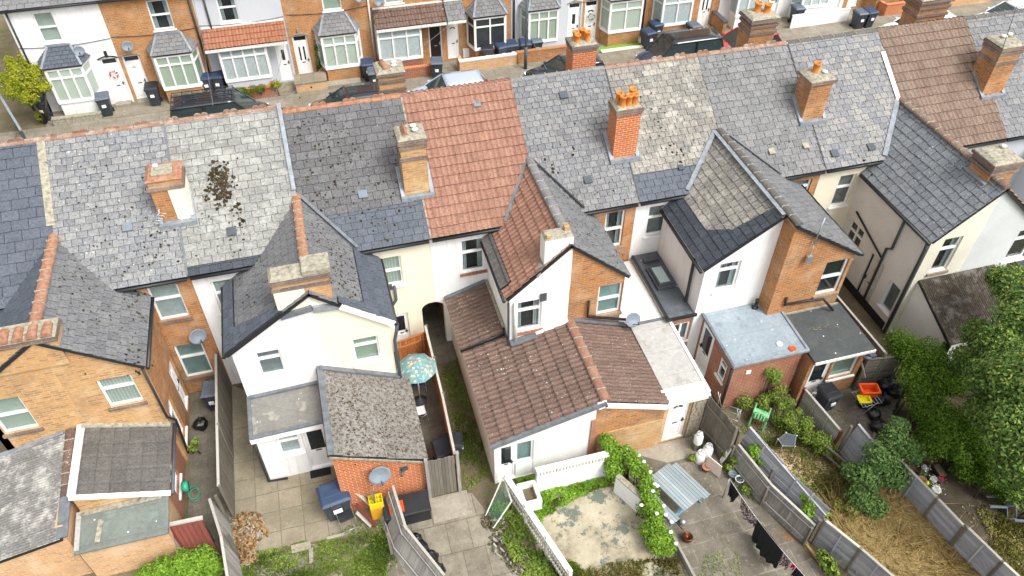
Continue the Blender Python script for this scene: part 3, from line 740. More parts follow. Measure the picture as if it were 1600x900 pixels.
for x, y, t_ in ((-4.45, 18.93, 0), (2.34, 18.76, 0), (8.98, 18.84, 0), (15.75, 19.05, 0), (22.82, 18.95, 0)):
    for hh in H:
        if abs(hh.location.x-x) < 2.0: par = hh; break
    k = MB(); zz_ = rz_(y)+(.17 if x < -1 else 0); k.bar((x-.5, y-.07, zz_), (x+.5, y-.07, zz_), .16, .12); k.bar((x-.44, y-.05, zz_+.04), (x-.44, y+.75, zz_+.04+.8*SL), .12, .08); k.bar((x+.44, y-.05, zz_+.04), (x+.44, y+.75, zz_+.04+.8*SL), .12, .08); k.build('chimney_flashing', M['lead'], par)
chimney(H[4], 2.42, 23.6, .84, .76, 5.4, 7.3, 'brick_buff', [(.15, -.1, .06, .07), (.18, .12, .06, .07)], bands=(.04, .28, .6), top_wide=.06)
k = MB(); k.tube([(2.2, 23.8, 7.42), (2.32, 23.35, 7.4)], [.1, .12], 12); k.build('fallen_pot', M['terracotta'], H[4])
chimney(H[6], 9.1, 23.55, .86, .7, 5.4, 7.35, 'brick_new', [(-.22, -.1, .3, .1), (-.2, .15, .3, .1), (.05, .18, .34, .1), (.15, -.08, .36, .1)], bands=(.0, .1), top_wide=.05)
chimney(H[8], 15.9, 23.6, 1.0, .8, 5.4, 7.5, 'brick', [(-.1, .1, .36, .12), (.2, -.05, .34, .12)], bands=(.06, .25, .5), top_wide=.08)
chimney(H[10], 23.1, 23.6, 1.3, .8, 5.4, 7.4, 'brick', [(.0, .1, .06, .07)], bands=(.06, .3, .6), top_wide=.08)
# television aerial on the left-hand stack
k = MB(); a = Vector((-4.95, 18.8, 5.95)); k.tube([a, a+Vector((.15, .1, .55))], .012, 5)
for j in range(5): q = a+Vector((-.12+.07*j, -.05, .25+.07*j)); k.tube([q-Vector((.2, -.1, 0)), q+Vector((.2, -.1, 0))], .008, 4)
k.tube([a+Vector((-.12, -.05, .25)), a+Vector((.16, -.05, .53))], .01, 5); k.build('aerial', M['steel'], H[1])
moss_on(H[2], [(340, 272, 8, 80, .055), (343, 300, 10, 110, .055), (350, 286, 9, 80, .05), (372, 325, 5, 8, .07), (375, 345, 3, 5, .07), (376, 352, 3, 3, .06), (362, 385, 20, 14, .045), (330, 320, 40, 30, .03)], 3, .17)
moss_on(H[1], [(170, 320, 45, 30, .035), (215, 390, 30, 18, .035), (120, 280, 30, 16, .03), (190, 400, 35, 20, .03), (250, 380, 14, 14, .04)], 4, .17)
moss_on(H[3], [(500, 250, 25, 34, .04), (540, 300, 25, 34, .04), (480, 320, 18, 30, .045), (560, 220, 30, 40, .035), (590, 340, 25, 30, .04), (620, 270, 12, 10, .04), (500, 200, 25, 40, .035)], 5, 0)
moss_on(H[5], [(880, 290, 30, 10, .05), (900, 200, 40, 16, .035), (940, 290, 30, 16, .03)], 6, 0); moss_on(H[6], [(1060, 235, 12, 10, .045), (1040, 200, 30, 30, .035), (1000, 150, 25, 30, .035)], 7, 0); moss_on(H[7], [(1160, 130, 40, 26, .02), (1180, 200, 40, 26, .02), (1120, 110, 20, 20, .03), (1220, 240, 20, 14, .035)], 8, 0); moss_on(H[8], [(1300, 150, 50, 40, .025), (1330, 210, 30, 20, .03), (1355, 260, 10, 6, .05)], 9, 0)
k = MB(); k.tube([(22.4, 19.0, 7.5), (22.5, 19.3, 8.9)], .012, 5); k.tube([(22.2, 19.2, 8.8), (22.9, 19.4, 8.85)], .01, 4)
for j in range(5): k.tube([(22.3+j*.13, 19.05, 8.82), (22.3+j*.13, 19.55, 8.82)], .006, 4)
k.build('aerial', M['darkgrey'], H[10])
# ---- rear wings -------------------------------------------------------------------------------
def gable(h, x0, x1, y, top, mat, ops, t=.22, z0=0):
    b = MB(); wall_mb(b, 'Y', y, x0, x1, z0, top, ops, -1, t); return b.build('wing_rear_wall', M[mat], h)
def side(h, x, y0, y1, z1, mat, ops, facing, z0=0, name='wing_side_wall'):
    b = MB(); wall_mb(b, 'X', x, y0, y1, z0, z1, ops, facing, .2); return b.build(name, M[mat], h)
def gz(x, xe, ze, xr, zr): return ze+(zr-ze)*(x-xe)/(xr-xe)-.1
# wing 1 : houses 0 and 1
zr, ze, yg = 6.0, 4.4, 15.08
wing_roof(H[0], -9.95, -7.7, yg, ze, zr, 'slate_new', gauge=.28, width=.4, seed=31); wing_roof(H[1], -5.6, -7.7, yg, ze, zr, 'slate_wing', gauge=.25, width=.27, seed=32)
ridge_tiles(H[1], (-7.7, 15.6, zr), (-7.7, 19.25, zr), 'terracotta', .13, .4)
flashing(H[1], [(-7.62, 19.2, 6.03), (-6.05, 17.66, 5.02)], .14, 'lead'); flashing(H[0], [(-7.78, 19.2, 6.03), (-9.35, 17.66, 5.02)], .14, 'lead')
xw = -5.74
o1 = op4([(0, 625), (28, 620), (65, 668), (30, 674)], 'Y', 15.2); o1 = (-9.62, -8.76, 2.76, 4.1); o2 = (-6.93, -6.06, 2.97, 4.1)
gable(H[0], -9.83, -7.7, 15.2, [(-9.83, gz(-9.83, -9.95, ze, -7.7, zr)), (-7.7, zr-.1)], 'brick_buff', [o1]); gable(H[1], -7.7, xw, 15.2, [(-7.7, zr-.1), (xw, gz(xw, -5.6, ze, -7.7, zr))], 'brick_buff', [o2])
window(H[0], 'Y', 15.2, -1, *o1, style='sash', curtain='blind', sill='brick_sill', bars=False)
wn = window(H[1], 'Y', 15.2, -1, *o2, style='topsplit', split=.62, curtain='blind', sill='brick_sill', bars=True)
chimney(H[0], -8.0, 15.42, 1.6, .6, 5.0, 6.02, 'brick_buff', [], bands=(.06,), top_wide=.05)
k = MB()
for j in range(5):
    xx = -8.62+j*.32; V = []; F = []
    for yy_, r_ in ((15.06, .13), (15.5, .11)):
        for t in range(9): a = math.pi*t/8; V.append((xx+math.cos(a)*r_, yy_, 6.08+math.sin(a)*r_))
    for t in range(8): F += [(t, t+1, 10+t, 9+t)]
    F += [tuple(range(9))[::-1], tuple(range(9, 18))]; k.add(V, F, 0)
k.build('half_round_tiles', M['terracotta'], H[0])
side(H[0], -9.83, 15.2, 17.8, ze-.05, 'brick_buff', [], -1)
sw = [(15.55, 16.15, .35, 2.0), (16.9, 17.6, .1, 2.1)]
side(H[1], xw, 15.42, 17.8, ze-.05, 'brick', sw, 1)
window(H[1], 'X', xw, 1, *sw[0], style='top', curtain='net'); door(H[1], 'X', xw, 1, *sw[1], lights='none', color='upvc')
gutter(H[1], (-5.55, yg, ze-.06), (-5.55, 17.7, ze-.02)); pipe(H[1], [(-5.7, 15.12, ze-.1), (-5.7, 15.14, 2.2), (-5.55, 15.22, 1.9), (-5.72, 15.4, .1)], .035)
def slope_plane(xe, ze_, xr_, zr__):
    a = Vector((xe, 0, ze_)); d1 = Vector((xr_-xe, 0, zr__-ze_)); n = Vector((0, 1, 0)).cross(d1).normalized(); return (n if n.z > 0 else -n, a)
moss_on(H[1], [(150, 480, 28, 24, .03), (190, 520, 25, 24, .03), (120, 440, 20, 30, .035), (210, 560, 12, 14, .05), (215, 470, 8, 14, .05)], 11, plane=slope_plane(-5.6, ze, -7.7, zr))
# wing 2 : houses 2 and 3
zr, ze, yg, xr = 6.0, 4.32, 14.98, -1.16
wing_roof(H[2], -3.6, xr, yg, ze, zr, 'slate_wing', gauge=.25, width=.3, seed=33); 
roofing('wing_roof', [(-3.61, yg, ze+.012), (-3.61, 17.7, ze+.012), (-3.3, 17.7, ze+.216+.012), (-3.3, yg, ze+.216+.012)], M['slate_new'], H[2], 'slate', .25, .35, seed=8, slab=.02, lift=.03)
roofing('wing_roof', [(-3.3, yg, ze+.23), (-3.3, yg+.75, ze+.23), (-1.95, yg+.3, ze+.23+.93), (-1.95, yg, ze+.23+.93)], M['slate_new'], H[2], 'slate', .25, .35, seed=9, slab=.02, lift=.03)
wing_roof(H[3], .86, xr, yg, ze, zr, 'slate_wing', gauge=.26, width=.3, seed=34)
roofing('wing_roof', [(.87, yg, ze+.01), (.87, 17.7, ze+.01), (.15, 17.7, ze+.61), (.15, yg, ze+.61)], M['slate_new'], H[3], 'slate', .25, .35, seed=19, slab=.02, lift=.03)
roofing('wing_roof', [(.15, yg, ze+.61), (.15, yg+.4, ze+.61), (-.5, yg+.25, ze+1.14), (-.5, yg, ze+1.14)], M['slate_new'], H[3], 'slate', .25, .35, seed=20, slab=.02, lift=.03)
moss_on(H[3], [(520, 400, 16, 70, .035), (540, 440, 14, 60, .035), (500, 360, 10, 40, .03), (550, 470, 8, 16, .04)], 12, plane=slope_plane(.86, ze, xr, zr)); moss_on(H[2], [(400, 420, 14, 24, .03), (385, 470, 12, 12, .035)], 13, plane=slope_plane(-3.6, ze, xr, zr))
ridge_tiles(H[3], (xr, 15.5, zr), (xr, 19.25, zr), 'terracotta', .12, .4)
flashing(H[2], [(xr-.1, 19.2, 6.03), (-2.9, 17.66, 5.0)], .1, 'lead_d'); flashing(H[3], [(xr+.08, 19.2, 6.03), (.3, 17.66, 4.97)], .1, 'lead_d')
ow = op4([(398, 553), (438, 545), (447, 583), (408, 590)], 'Y', 15.1); oc = op4([(549, 532), (590, 524), (596, 560), (555, 570)], 'Y', 15.1)
gable(H[2], -3.48, xr, 15.1, [(-3.48, gz(-3.48, -3.6, ze, xr, zr)), (xr, zr-.1)], 'white', [ow]); gable(H[3], xr, .74, 15.1, [(xr, zr-.1), (.74, gz(.74, .86, ze, xr, zr))], 'cream', [oc])
window(H[2], 'Y', 15.1, -1, *ow, style='top', curtain='drape'); window(H[3], 'Y', 15.1, -1, *oc, style='top', curtain='green')
side(H[2], -3.48, 15.32, 17.8, ze-.05, 'white', [], -1); side(H[3], .74, 15.32, 17.8, ze-.05, 'cream', [], 1)
k = MB(); k.bar((.86, 14.99, ze-.02), (-.45, 14.99, ze+1.02), .04, .18, up=(0, 0, 1)); k.build('bargeboard', M['upvc'], H[3])
k = MB(); k.bar((-3.6, 14.97, ze+.02), (-1.9, 14.97, ze+1.2), .08, .12); k.build('verge_slates', M['black'], H[2])
k = MB(); k.bar((-2.0, 15.05, 5.3), (-1.16, 15.05, 5.42), .1, .16); k.build('chimney_flashing', M['lead_d'], H[2])
k = MB(); k.bar((-1.15, 15.05, 5.36), (-.48, 15.05, 5.3), .1, .18); k.build('chimney_flashing', M['lead'], H[3])
chimney(H[2], -1.3, 15.36, 1.42, .5, 5.0, 6.5, 'brick_buff', [], bands=(.06, .3), top_wide=.05)
k = MB(); k.box(-2.01, -1.25, 15.085, 15.1, 5.3, 6.15); k.build('chimney_render', M['cream'], H[2])
k = MB(); k.box(-1.2, -.5, 15.05, 15.66, 6.56, 6.7); k.build('chimney_coping', M['mortar'], H[2])
gutter(H[2], (-3.66, yg, ze-.05), (-3.66, 17.7, ze-.03)); gutter(H[3], (.92, yg, ze-.05), (.92, 17.7, ze-.03))
pipe(H[3], [(.95, 15.05, ze-.1), (.9, 15.05, 3.9), (.82, 15.03, 3.6), (.82, 15.03, .4)], .05, 'darkgrey'); pipe(H[2], [(-3.7, 15.9, ze-.1), (-3.62, 16.0, 3.9)], .045)
pipe(H[3], [(1.2, 17.72, 3.1), (1.2, 17.72, 2.5), (.98, 17.6, 2.3)], .05, 'darkgrey')
# wing 3 : houses 4 and 5
zr, ze, yg, xr = 5.95, 4.3, 15.05, 5.95
wing_roof(H[4], 4.08, xr, yg, ze, zr, 'tile_red', 'roman', gauge=.31, width=.17, seed=35); wing_roof(H[5], 7.86, xr, yg, ze, zr, 'slate_wing', gauge=.24, width=.28, seed=36)
roofing('wing_roof', [(4.07, yg+.4, ze+.02), (4.07, 17.7, ze+.02), (4.36, 17.7, ze+.276), (4.36, yg+.4, ze+.276)], M['tile_grey'], H[4], 'flatile', .31, .15, seed=5, slab=.02, lift=.05)
moss_on(H[5], [(900, 340, 14, 50, .03), (930, 370, 14, 60, .03), (960, 400, 10, 40, .03), (880, 310, 8, 20, .03)], 14, plane=slope_plane(7.86, ze, xr, zr))
ridge_tiles(H[5], (xr, 15.5, zr), (xr, 19.25, zr), 'slate_mid', .13, .42)
flashing(H[4], [(xr-.1, 19.2, 5.98), (4.75, 17.66, 4.97)], .1, 'lead_d'); flashing(H[5], [(xr+.08, 19.2, 5.98), (7.3, 17.66, 4.95)], .07, 'black')
ow = op4([(805, 475), (847, 466), (845, 512), (807, 520)], 'Y', 15.12); ob = op4([(935, 448), (975, 441), (967, 487), (932, 493)], 'Y', 15.12)
gable(H[4], 4.2, xr+.05, 15.12, [(4.2, gz(4.2, 4.08, ze, xr, zr)), (xr+.05, zr-.1)], 'white', [ow]); gable(H[5], xr+.05, 7.72, 15.12, [(xr+.05, zr-.14), (7.72, gz(7.72, 7.86, ze, xr, zr))], 'brick', [ob])
window(H[4], 'Y', 15.12, -1, *ow, style='top', curtain='half', sill='brick_red'); window(H[5], 'Y', 15.12, -1, *ob, style='sash', curtain='frost', sill='brick_sill')
side(H[4], 4.2, 15.34, 17.8, ze-.05, 'white', [], -1); side(H[5], 7.72, 15.34, 17.8, ze-.05, 'brick', [], 1)
chimney(H[4], 5.6, 15.32, .82, .42, 4.2, 6.2, 'white_brick', [], bands=(), cap='mortar', top_wide=.0)
k = MB(); k.box(5.24, 5.34, 15.12, 15.22, 6.27, 6.37); k.box(5.8, 5.94, 15.3, 15.45, 6.27, 6.42); k.build('loose_bricks', M['brick_buff'], H[4])
k = MB(); k.bar((4.95, 15.1, 5.0), (5.16, 15.2, 5.3), .2, .05); k.build('chimney_flashing', M['lead'], H[4])
pipe(H[4], [(4.14, 15.02, ze-.1), (4.14, 15.02, 2.3), (4.1, 14.9, 2.2)], .035); pipe(H[4], [(4.36, 15.04, 4.1), (4.36, 15.04, 2.5)], .06, 'upvc_dirty'); gutter(H[4], (4.02, yg, ze-.04), (4.02, 17.7, ze-.03))
pipe(H[5], [(6.62, 15.04, 3.6), (6.62, 15.04, 2.95), (7.95, 14.98, 2.5)], .045)
k = MB(); c = Vector((5.2, 15.08, 4.1)); k.box(5.1, 5.3, 15.07, 15.1, 3.95, 4.25); k.build('vent_grille', M['darkgrey'], H[4])
# wing 4 : houses 6 and 7 (the right half stands further out)
zr, ze, xr = 5.95, 4.3, 12.38
wing_roof(H[6], 10.02, xr, 14.7, ze, zr, 'slate_buff', gauge=.25, width=.28, seed=37); wing_roof(H[7], 14.98, xr, 14.12, ze, zr, 'slate_wing', gauge=.23, width=.24, seed=38)
roofing('wing_roof', [(10.01, 14.69, ze+.012), (10.01, 17.7, ze+.012), (10.62, 17.7, ze+.44), (10.62, 14.69, ze+.44)], M['slate_wet'], H[6], 'slate', .25, .33, seed=21, slab=.02, lift=.035)
roofing('wing_roof', [(10.625, 14.69, ze+.443), (10.625, 15.9, ze+.443), (11.1, 15.4, ze+.775), (11.1, 14.69, ze+.775)], M['slate_wet'], H[6], 'slate', .25, .33, seed=23, slab=.02, lift=.035)
roofing('wing_roof', [(11.1, 14.69, ze+.775), (11.1, 15.35, ze+.775), (12.2, 15.15, ze+1.545), (12.2, 14.69, ze+1.545)], M['slate_wet'], H[6], 'slate', .25, .33, seed=22, slab=.02, lift=.035)
flashing(H[6], [(xr-.12, 14.7, zr-.02), (xr-.12, 19.1, zr-.02)], .2, 'lead', .02, .04); ridge_tiles(H[7], (xr+.03, 14.15, zr+.02), (xr+.03, 19.2, zr+.02), 'tile_grey', .11, .42)
flashing(H[6], [(xr-.15, 19.15, 5.98), (10.75, 17.66, 4.96)], .14, 'lead'); flashing(H[7], [(xr+.12, 19.15, 5.98), (14.1, 17.66, 4.95)], .07, 'lead_d')
ow = op4([(1125, 415), (1160, 405), (1148, 450), (1115, 457)], 'Y', 14.8); ob = op4([(1290, 410), (1325, 405), (1310, 455), (1275, 462)], 'Y', 14.22)
gable(H[6], 10.15, xr, 14.8, [(10.15, gz(10.15, 10.02, ze, xr, zr)), (xr, zr-.1)], 'white', [ow]); gable(H[7], xr-.02, 14.82, 14.22, [(xr-.02, zr-.1), (14.82, gz(14.82, 14.98, ze, xr, zr))], 'brick', [ob])
side(H[7], xr-.021, 14.44, 15.0, zr-.12, 'brick', [], -1)
window(H[6], 'Y', 14.8, -1, *ow, style='top', curtain='half', split=.72); window(H[7], 'Y', 14.22, -1, *ob, style='sash', curtain='dark', sill='brick_sill')
side(H[6], 10.15, 15.02, 17.8, ze-.05, 'white', [], -1); side(H[7], 14.82, 14.44, 17.8, ze-.05, 'brick', [], 1)
pipe(H[6], [(10.05, 15.35, ze-.1), (10.08, 15.35, 2.35), (10.1, 14.75, 2.3)], .05); gutter(H[6], (9.96, 14.7, ze-.05), (9.96, 17.7, ze-.03)); gutter(H[7], (15.04, 14.12, ze-.05), (15.04, 17.7, ze-.03))
k = MB(); q = Vector((13.1, 14.12, 4.6)); k.tube([q, q+Vector((0, 0, .55))], .018, 6); k.tube([q+Vector((0, 0, .5)), q+Vector((.04, .0, 1.5))], .022, 6); k.box(13.0, 13.16, 14.05, 14.14, 4.45, 4.7); k.build('aerial', M['steel'], H[7])
pipe(H[7], [(12.85, 14.16, 2.95), (12.85, 14.16, 2.65), (13.6, 14.16, 2.62), (14.2, 14.1, 2.6), (14.55, 13.9, 2.2)], .045)
# wing 5 : houses 8 and 9
zr, ze, yg, xr = 6.0, 4.3, 14.0, 19.25
wing_roof(H[8], 17.36, xr, yg, ze, zr, 'slate_w5', gauge=.26, width=.32, seed=39); wing_roof(H[9], 21.3, xr, yg, ze, zr, 'tile_buff', 'roman', gauge=.32, width=.17, seed=40)
ridge_tiles(H[9], (xr, yg, zr), (xr, 19.3, zr), 'tile_buff', .12, .42)
flashing(H[8], [(xr-.12, 19.25, 6.03), (17.95, 17.66, 4.97)], .16, 'lead'); 
ow = op4([(1477, 374), (1505, 369), (1480, 421), (1451, 427)], 'Y', 14.1); ob = (20.35, 21.0, 3.0, 4.2)
ob = op4([(1590, 362), (1625, 355), (1600, 402), (1570, 408)], 'Y', 14.1)
gable(H[8], 17.48, xr, 14.1, [(17.48, gz(17.48, 17.36, ze, xr, zr)), (xr, zr-.1)], 'cream_brick', [ow]); gable(H[9], xr, 21.2, 14.1, [(xr, zr-.1), (21.2, gz(21.2, 21.3, ze, xr, zr))], 'grey_brick', [ob])
window(H[8], 'Y', 14.1, -1, *ow, style='top', curtain='half', sill='brick_sill', split=.66); window(H[9], 'Y', 14.1, -1, *ob, style='top', curtain='dark')
sops = [op4([(1343, 398), (1368, 420), (1352, 466), (1329, 440)], 'X', 17.48), op4([(1385, 452), (1407, 472), (1375, 540), (1353, 505)], 'X', 17.48), (14.35, 14.9, .7, 1.9)]
print('side openings', sops)
sops[0] = (16.75, 17.55, 1.25, 2.45); sops[1] = (15.35, 16.1, .12, 2.1)
side(H[8], 17.48, 14.32, 17.8, ze-.05, 'white_brick', sops, -1); side(H[9], 21.2, 14.32, 17.8, ze-.05, 'grey_brick', [], 1)
window(H[8], 'X', 17.48, -1, *sops[0], style='top', curtain='dark', n=2); door(H[8], 'X', 17.48, -1, *sops[1], lights='none', color='upvc_dirty', frame='black'); window(H[8], 'X', 17.48, -1, *sops[2], style='plain', curtain='drape')
chimney(H[8], 19.5, 15.0, .9, .8, 5.2, 6.5, 'brick', [(.25, .2, .1, .07)], bands=(.04, .17, .32), top_wide=.1)
k = MB(); k.bar((19.02, 14.55, 5.82), (19.02, 15.45, 5.82), .2, .05); k.build('chimney_flashing', M['lead'], H[8])
gutter(H[8], (17.3, yg, ze-.05), (17.3, 17.7, ze-.03)); pipe(H[8], [(17.36, 14.14, ze-.1), (17.42, 14.16, 3.9), (17.42, 14.16, .1)], .06, 'darkgrey'); pipe(H[8], [(17.43, 15.35, ze-.1), (17.43, 15.35, 2.9), (17.43, 15.55, 2.75), (17.43, 15.55, .2)], .045, 'darkgrey'); pipe(H[8], [(17.43, 17.4, 2.9), (17.43, 15.6, 2.3)], .035)
k = MB(); k.box(17.46, 17.475, 14.33, 17.79, .0, .35); k.build('plinth', M['black'], H[8])
# wing 6 : houses 10 and 11, mostly outside the frame
wing_roof(H[10], 24.4, 26.4, 14.2, 4.3, 5.95, 'slate_i', seed=41); wing_roof(H[11], 28.4, 26.4, 14.2, 4.3, 5.95, 'slate_i', seed=42)
gable(H[10], 24.5, 26.4, 14.3, [(24.5, 4.3), (26.4, 5.85)], 'greyr', []); gable(H[11], 26.4, 28.3, 14.3, [(26.4, 5.85), (28.3, 4.3)], 'brick', []); side(H[10], 24.5, 14.52, 17.8, 4.25, 'greyr', [], -1)
# ---- single storey extensions -----------------------------------------------------------------
def slab_roof(h, poly, th, mat, edge='upvc', name='extension_roof', ew=.0):
    k = MB(); k.prism(poly, (0, 0, th)); r_ = k.build(name, M[mat], h)
    return r_
def trim(h, pts, wd, ht, mat, name='fascia', z=0):
    k = MB()
    for a, c in zip(pts, pts[1:]): k.bar(Vector(a)+Vector((0, 0, z)), Vector(c)+Vector((0, 0, z)), wd, ht)
    return k.build(name, M[mat], h)
def ewall(h, axis, c, s0, s1, top, mat, ops=(), facing=-1, name='extension_wall', z0=0, t=.18):
    b = MB(); wall_mb(b, axis, c, s0, s1, z0, top, ops, facing, t); return b.build(name, M[mat], h)
# house 0: corrugated roof extension
ewall(H[0], 'Y', 12.2, -11.1, -8.1, [(-11.1, 1.3), (-8.1, 1.95)], 'brick_pale'); ewall(H[0], 'X', -8.1, 12.38, 15.18, 2.15, 'brick_pale', facing=1)
roofing('extension_roof', [(-11.15, 12.1, 1.33), (-8.16, 12.1, 2.0), (-8.16, 15.2, 2.42), (-11.15, 15.2, 1.75)], M['asbestos'], H[0], 'corr', 1.55, .075, up=(1, 0, .22), seed=3)
ridge_tiles(H[0], (-8.1, 13.2, 2.18), (-8.1, 15.15, 2.45), 'tile_brown', .13, .33); trim(H[0], [(-8.1, 12.1, 2.05), (-8.1, 13.2, 2.2)], .26, .05, 'lead_d', 'flashing', .03)
flashing(H[0], [(-11.1, 15.15, 1.75), (-8.3, 15.15, 2.44)], .14, 'lead')
# house 1: tiled extension and felt lean-to
ewall(H[1], 'X', -5.82, 13.15, 15.2, 1.78, 'brick_red', [(13.6, 14.35, .5, 1.5)], 1); window(H[1], 'X', -5.82, 1, 13.6, 14.35, .5, 1.5, 'plain', 'frost')
ewall(H[1], 'Y', 13.02, -7.9, -5.84, [(-7.9, 2.4), (-5.84, 1.72)], 'brick_buff'); ewall(H[1], 'X', -7.95, 13.2, 15.2, 2.3, 'brick_buff', facing=-1)
roofing('extension_roof', [(-5.68, 12.95, 1.8), (-5.68, 15.2, 1.8), (-7.8, 15.2, 2.5), (-7.8, 12.95, 2.5)], M['tile_grey'], H[1], 'flatile', .36, .42, seed=6)
k = MB(); k.bar((-5.66, 12.93, 1.75), (-7.9, 12.93, 2.5), .06, .16); k.build('bargeboard', M['upvc'], H[1])
trim(H[1], [(-7.82, 12.95, 2.52), (-7.82, 15.2, 2.52)], .2, .08, 'upvc_dirty', 'verge_board'); trim(H[1], [(-7.8, 15.12, 2.55), (-5.7, 15.12, 1.86)], .14, .05, 'mortar', 'flashing', .03)
gutter(H[1], (-5.62, 12.9, 1.73), (-5.62, 15.2, 1.76), 'darkgrey', .045)
ewall(H[1], 'Y', 12.0, -7.95, -5.8, 1.45, 'brick_pale'); ewall(H[1], 'X', -5.82, 12.2, 13.0, 1.45, 'brick_pale', facing=1); ewall(H[1], 'X', -7.97, 12.2, 13.0, 1.45, 'brick_pale', facing=-1)
slab_roof(H[1], [(-7.98, 11.9, 1.47), (-5.74, 11.9, 1.47), (-5.74, 13.0, 1.62), (-7.98, 13.0, 1.62)], .07, 'felt_green', name='lean_to_roof')
trim(H[1], [(-7.98, 11.93, 1.56), (-5.74, 11.93, 1.56)], .16, .05, 'felt_green', 'roof_edging', .015); trim(H[1], [(-7.93, 11.95, 1.56), (-7.93, 12.98, 1.7)], .12, .05, 'felt_pale', 'roof_edging', .02); trim(H[1], [(-7.9, 12.93, 1.7), (-5.9, 12.93, 1.7)], .16, .04, 'mortar', 'flashing', .02)
k = MB(); k.bar((-7.45, 12.05, 1.59), (-7.38, 12.65, 1.67), .13, .04); k.build('loose_board', M['mortar'], H[1])
# house 2: white flat-roofed extension
d2 = op4([(469, 675), (500, 668), (512, 725), (482, 733)], 'Y', 13.83); w2 = op4([(431, 684), (466, 678), (474, 706), (440, 713)], 'Y', 13.83)
print('ext2', d2, w2)
ewall(H[2], 'Y', 13.83, -3.4, -1.42, 2.2, 'white', [(-2.2, -1.5, .08, 2.0), w2]); ewall(H[2], 'X', -3.4, 14.01, 15.1, 2.2, 'white', facing=-1)
door(H[2], 'Y', 13.83, -1, -2.2, -1.5, .08, 2.0, lights='full'); window(H[2], 'Y', 13.83, -1, *w2, style='top', curtain='net')
slab_roof(H[2], [(-3.48, 13.72, 2.2), (-1.4, 13.72, 2.26), (-1.4, 15.09, 2.34), (-3.48, 15.09, 2.28)], .08, 'felt_grey')
trim(H[2], [(-3.48, 13.72, 2.27), (-1.42, 13.72, 2.33)], .12, .05, 'lead_d', 'roof_edging', .03); trim(H[2], [(-3.45, 13.7, 2.27), (-3.45, 15.1, 2.35)], .1, .05, 'lead_d', 'roof_edging', .035); trim(H[2], [(-3.44, 15.05, 2.4), (-1.42, 15.05, 2.45)], .1, .08, 'lead_d', 'flashing')
trim(H[2], [(-3.5, 13.69, 2.17), (-1.42, 13.69, 2.21)], .04, .2, 'upvc', 'fascia'); pipe(H[2], [(-3.44, 13.75, 2.1), (-3.44, 13.75, .1), (-2.9, 13.72, .08)], .035)
# house 3: mossy roofed bright brick store
ewall(H[3], 'Y', 12.2, -1.38, .98, [(-1.38, 2.92), (.98, 1.72)], 'brick_new', name='extension_wall'); ewall(H[3], 'X', .98, 12.38, 15.1, 1.7, 'brick_new', facing=1); ewall(H[3], 'X', -1.38, 12.38, 15.1, 2.85, 'brick_new', facing=-1)
roofing('extension_roof', [(-1.44, 12.12, 2.98), (1.06, 12.12, 1.76), (1.06, 15.08, 1.82), (-1.44, 15.08, 3.04)], M['asb_moss'], H[3], 'flatile', 1.2, 1.2, up=(-1, 0, .5), seed=4, slab=.08)
trim(H[3], [(-1.36, 15.03, 3.04), (.8, 15.03, 1.98)], .14, .06, 'lead_d', 'flashing', .05); trim(H[3], [(-1.36, 12.1, 3.0), (-1.36, 15.1, 3.05)], .16, .04, 'lead_d', 'verge_strip', .03)
trim(H[3], [(-1.44, 12.1, 2.9), (1.06, 12.1, 1.68)], .03, .06, 'mortar', 'verge_mortar')
def sat_dish(name, p, aim, r, label=None, parent=None, arm=True, group='satellite dishes'):
    """elliptical dish with feed arm, bracket on the wall behind it"""
    p = Vector(p); aim = Vector(aim).normalized(); rot = aim.to_track_quat('Z', 'Y').to_matrix()
    t = thing(name, label, 'satellite dish', p, 0, group) if parent is None else parent
    b = MB(); prof = [(.0001, -.06), (r*.4, -.05), (r*.75, -.02), (r, .02), (r, .03), (r*.75, -.01), (r*.4, -.04), (.0001, -.05)]
    V = []; F = []; S = 24
    for rr, z in prof:
        for k_ in range(S): a = 2*math.pi*k_/S; V.append(p+rot @ Vector((rr*math.cos(a)*1.08, rr*math.sin(a)*.95, z)))
    for i_ in range(len(prof)-1):
        for k_ in range(S): F.append((i_*S+k_, i_*S+(k_+1) % S, (i_+1)*S+(k_+1) % S, (i_+1)*S+k_))
    b.add(V, F, 0, .5, True); b.build('dish', M['dish'], t)
    c = MB(); e = p+aim*.38-Vector((0, 0, .16)); c.tube([p-Vector((0, 0, r*.8)), e], .012, 6); c.tube([e, e+Vector((0, 0, .1))], .03, 8); c.build('feed_arm', M['darkgrey'], t)
    g_ = MB(); g_.tube([p-aim*.05, p-aim*.05+Vector((0, .14, -.05)), p+Vector((0, .2, -.15))], .02, 6); g_.build('bracket', M['darkgrey'], t)
    return t
# moss carpet cushions on the store roof
moss_on(H[3], [(540, 630, 20, 70, .026), (580, 650, 25, 80, .026), (560, 690, 25, 60, .026), (620, 690, 20, 40, .026)], 15, plane=slope_plane(1.06, 1.8, -1.44, 3.02))
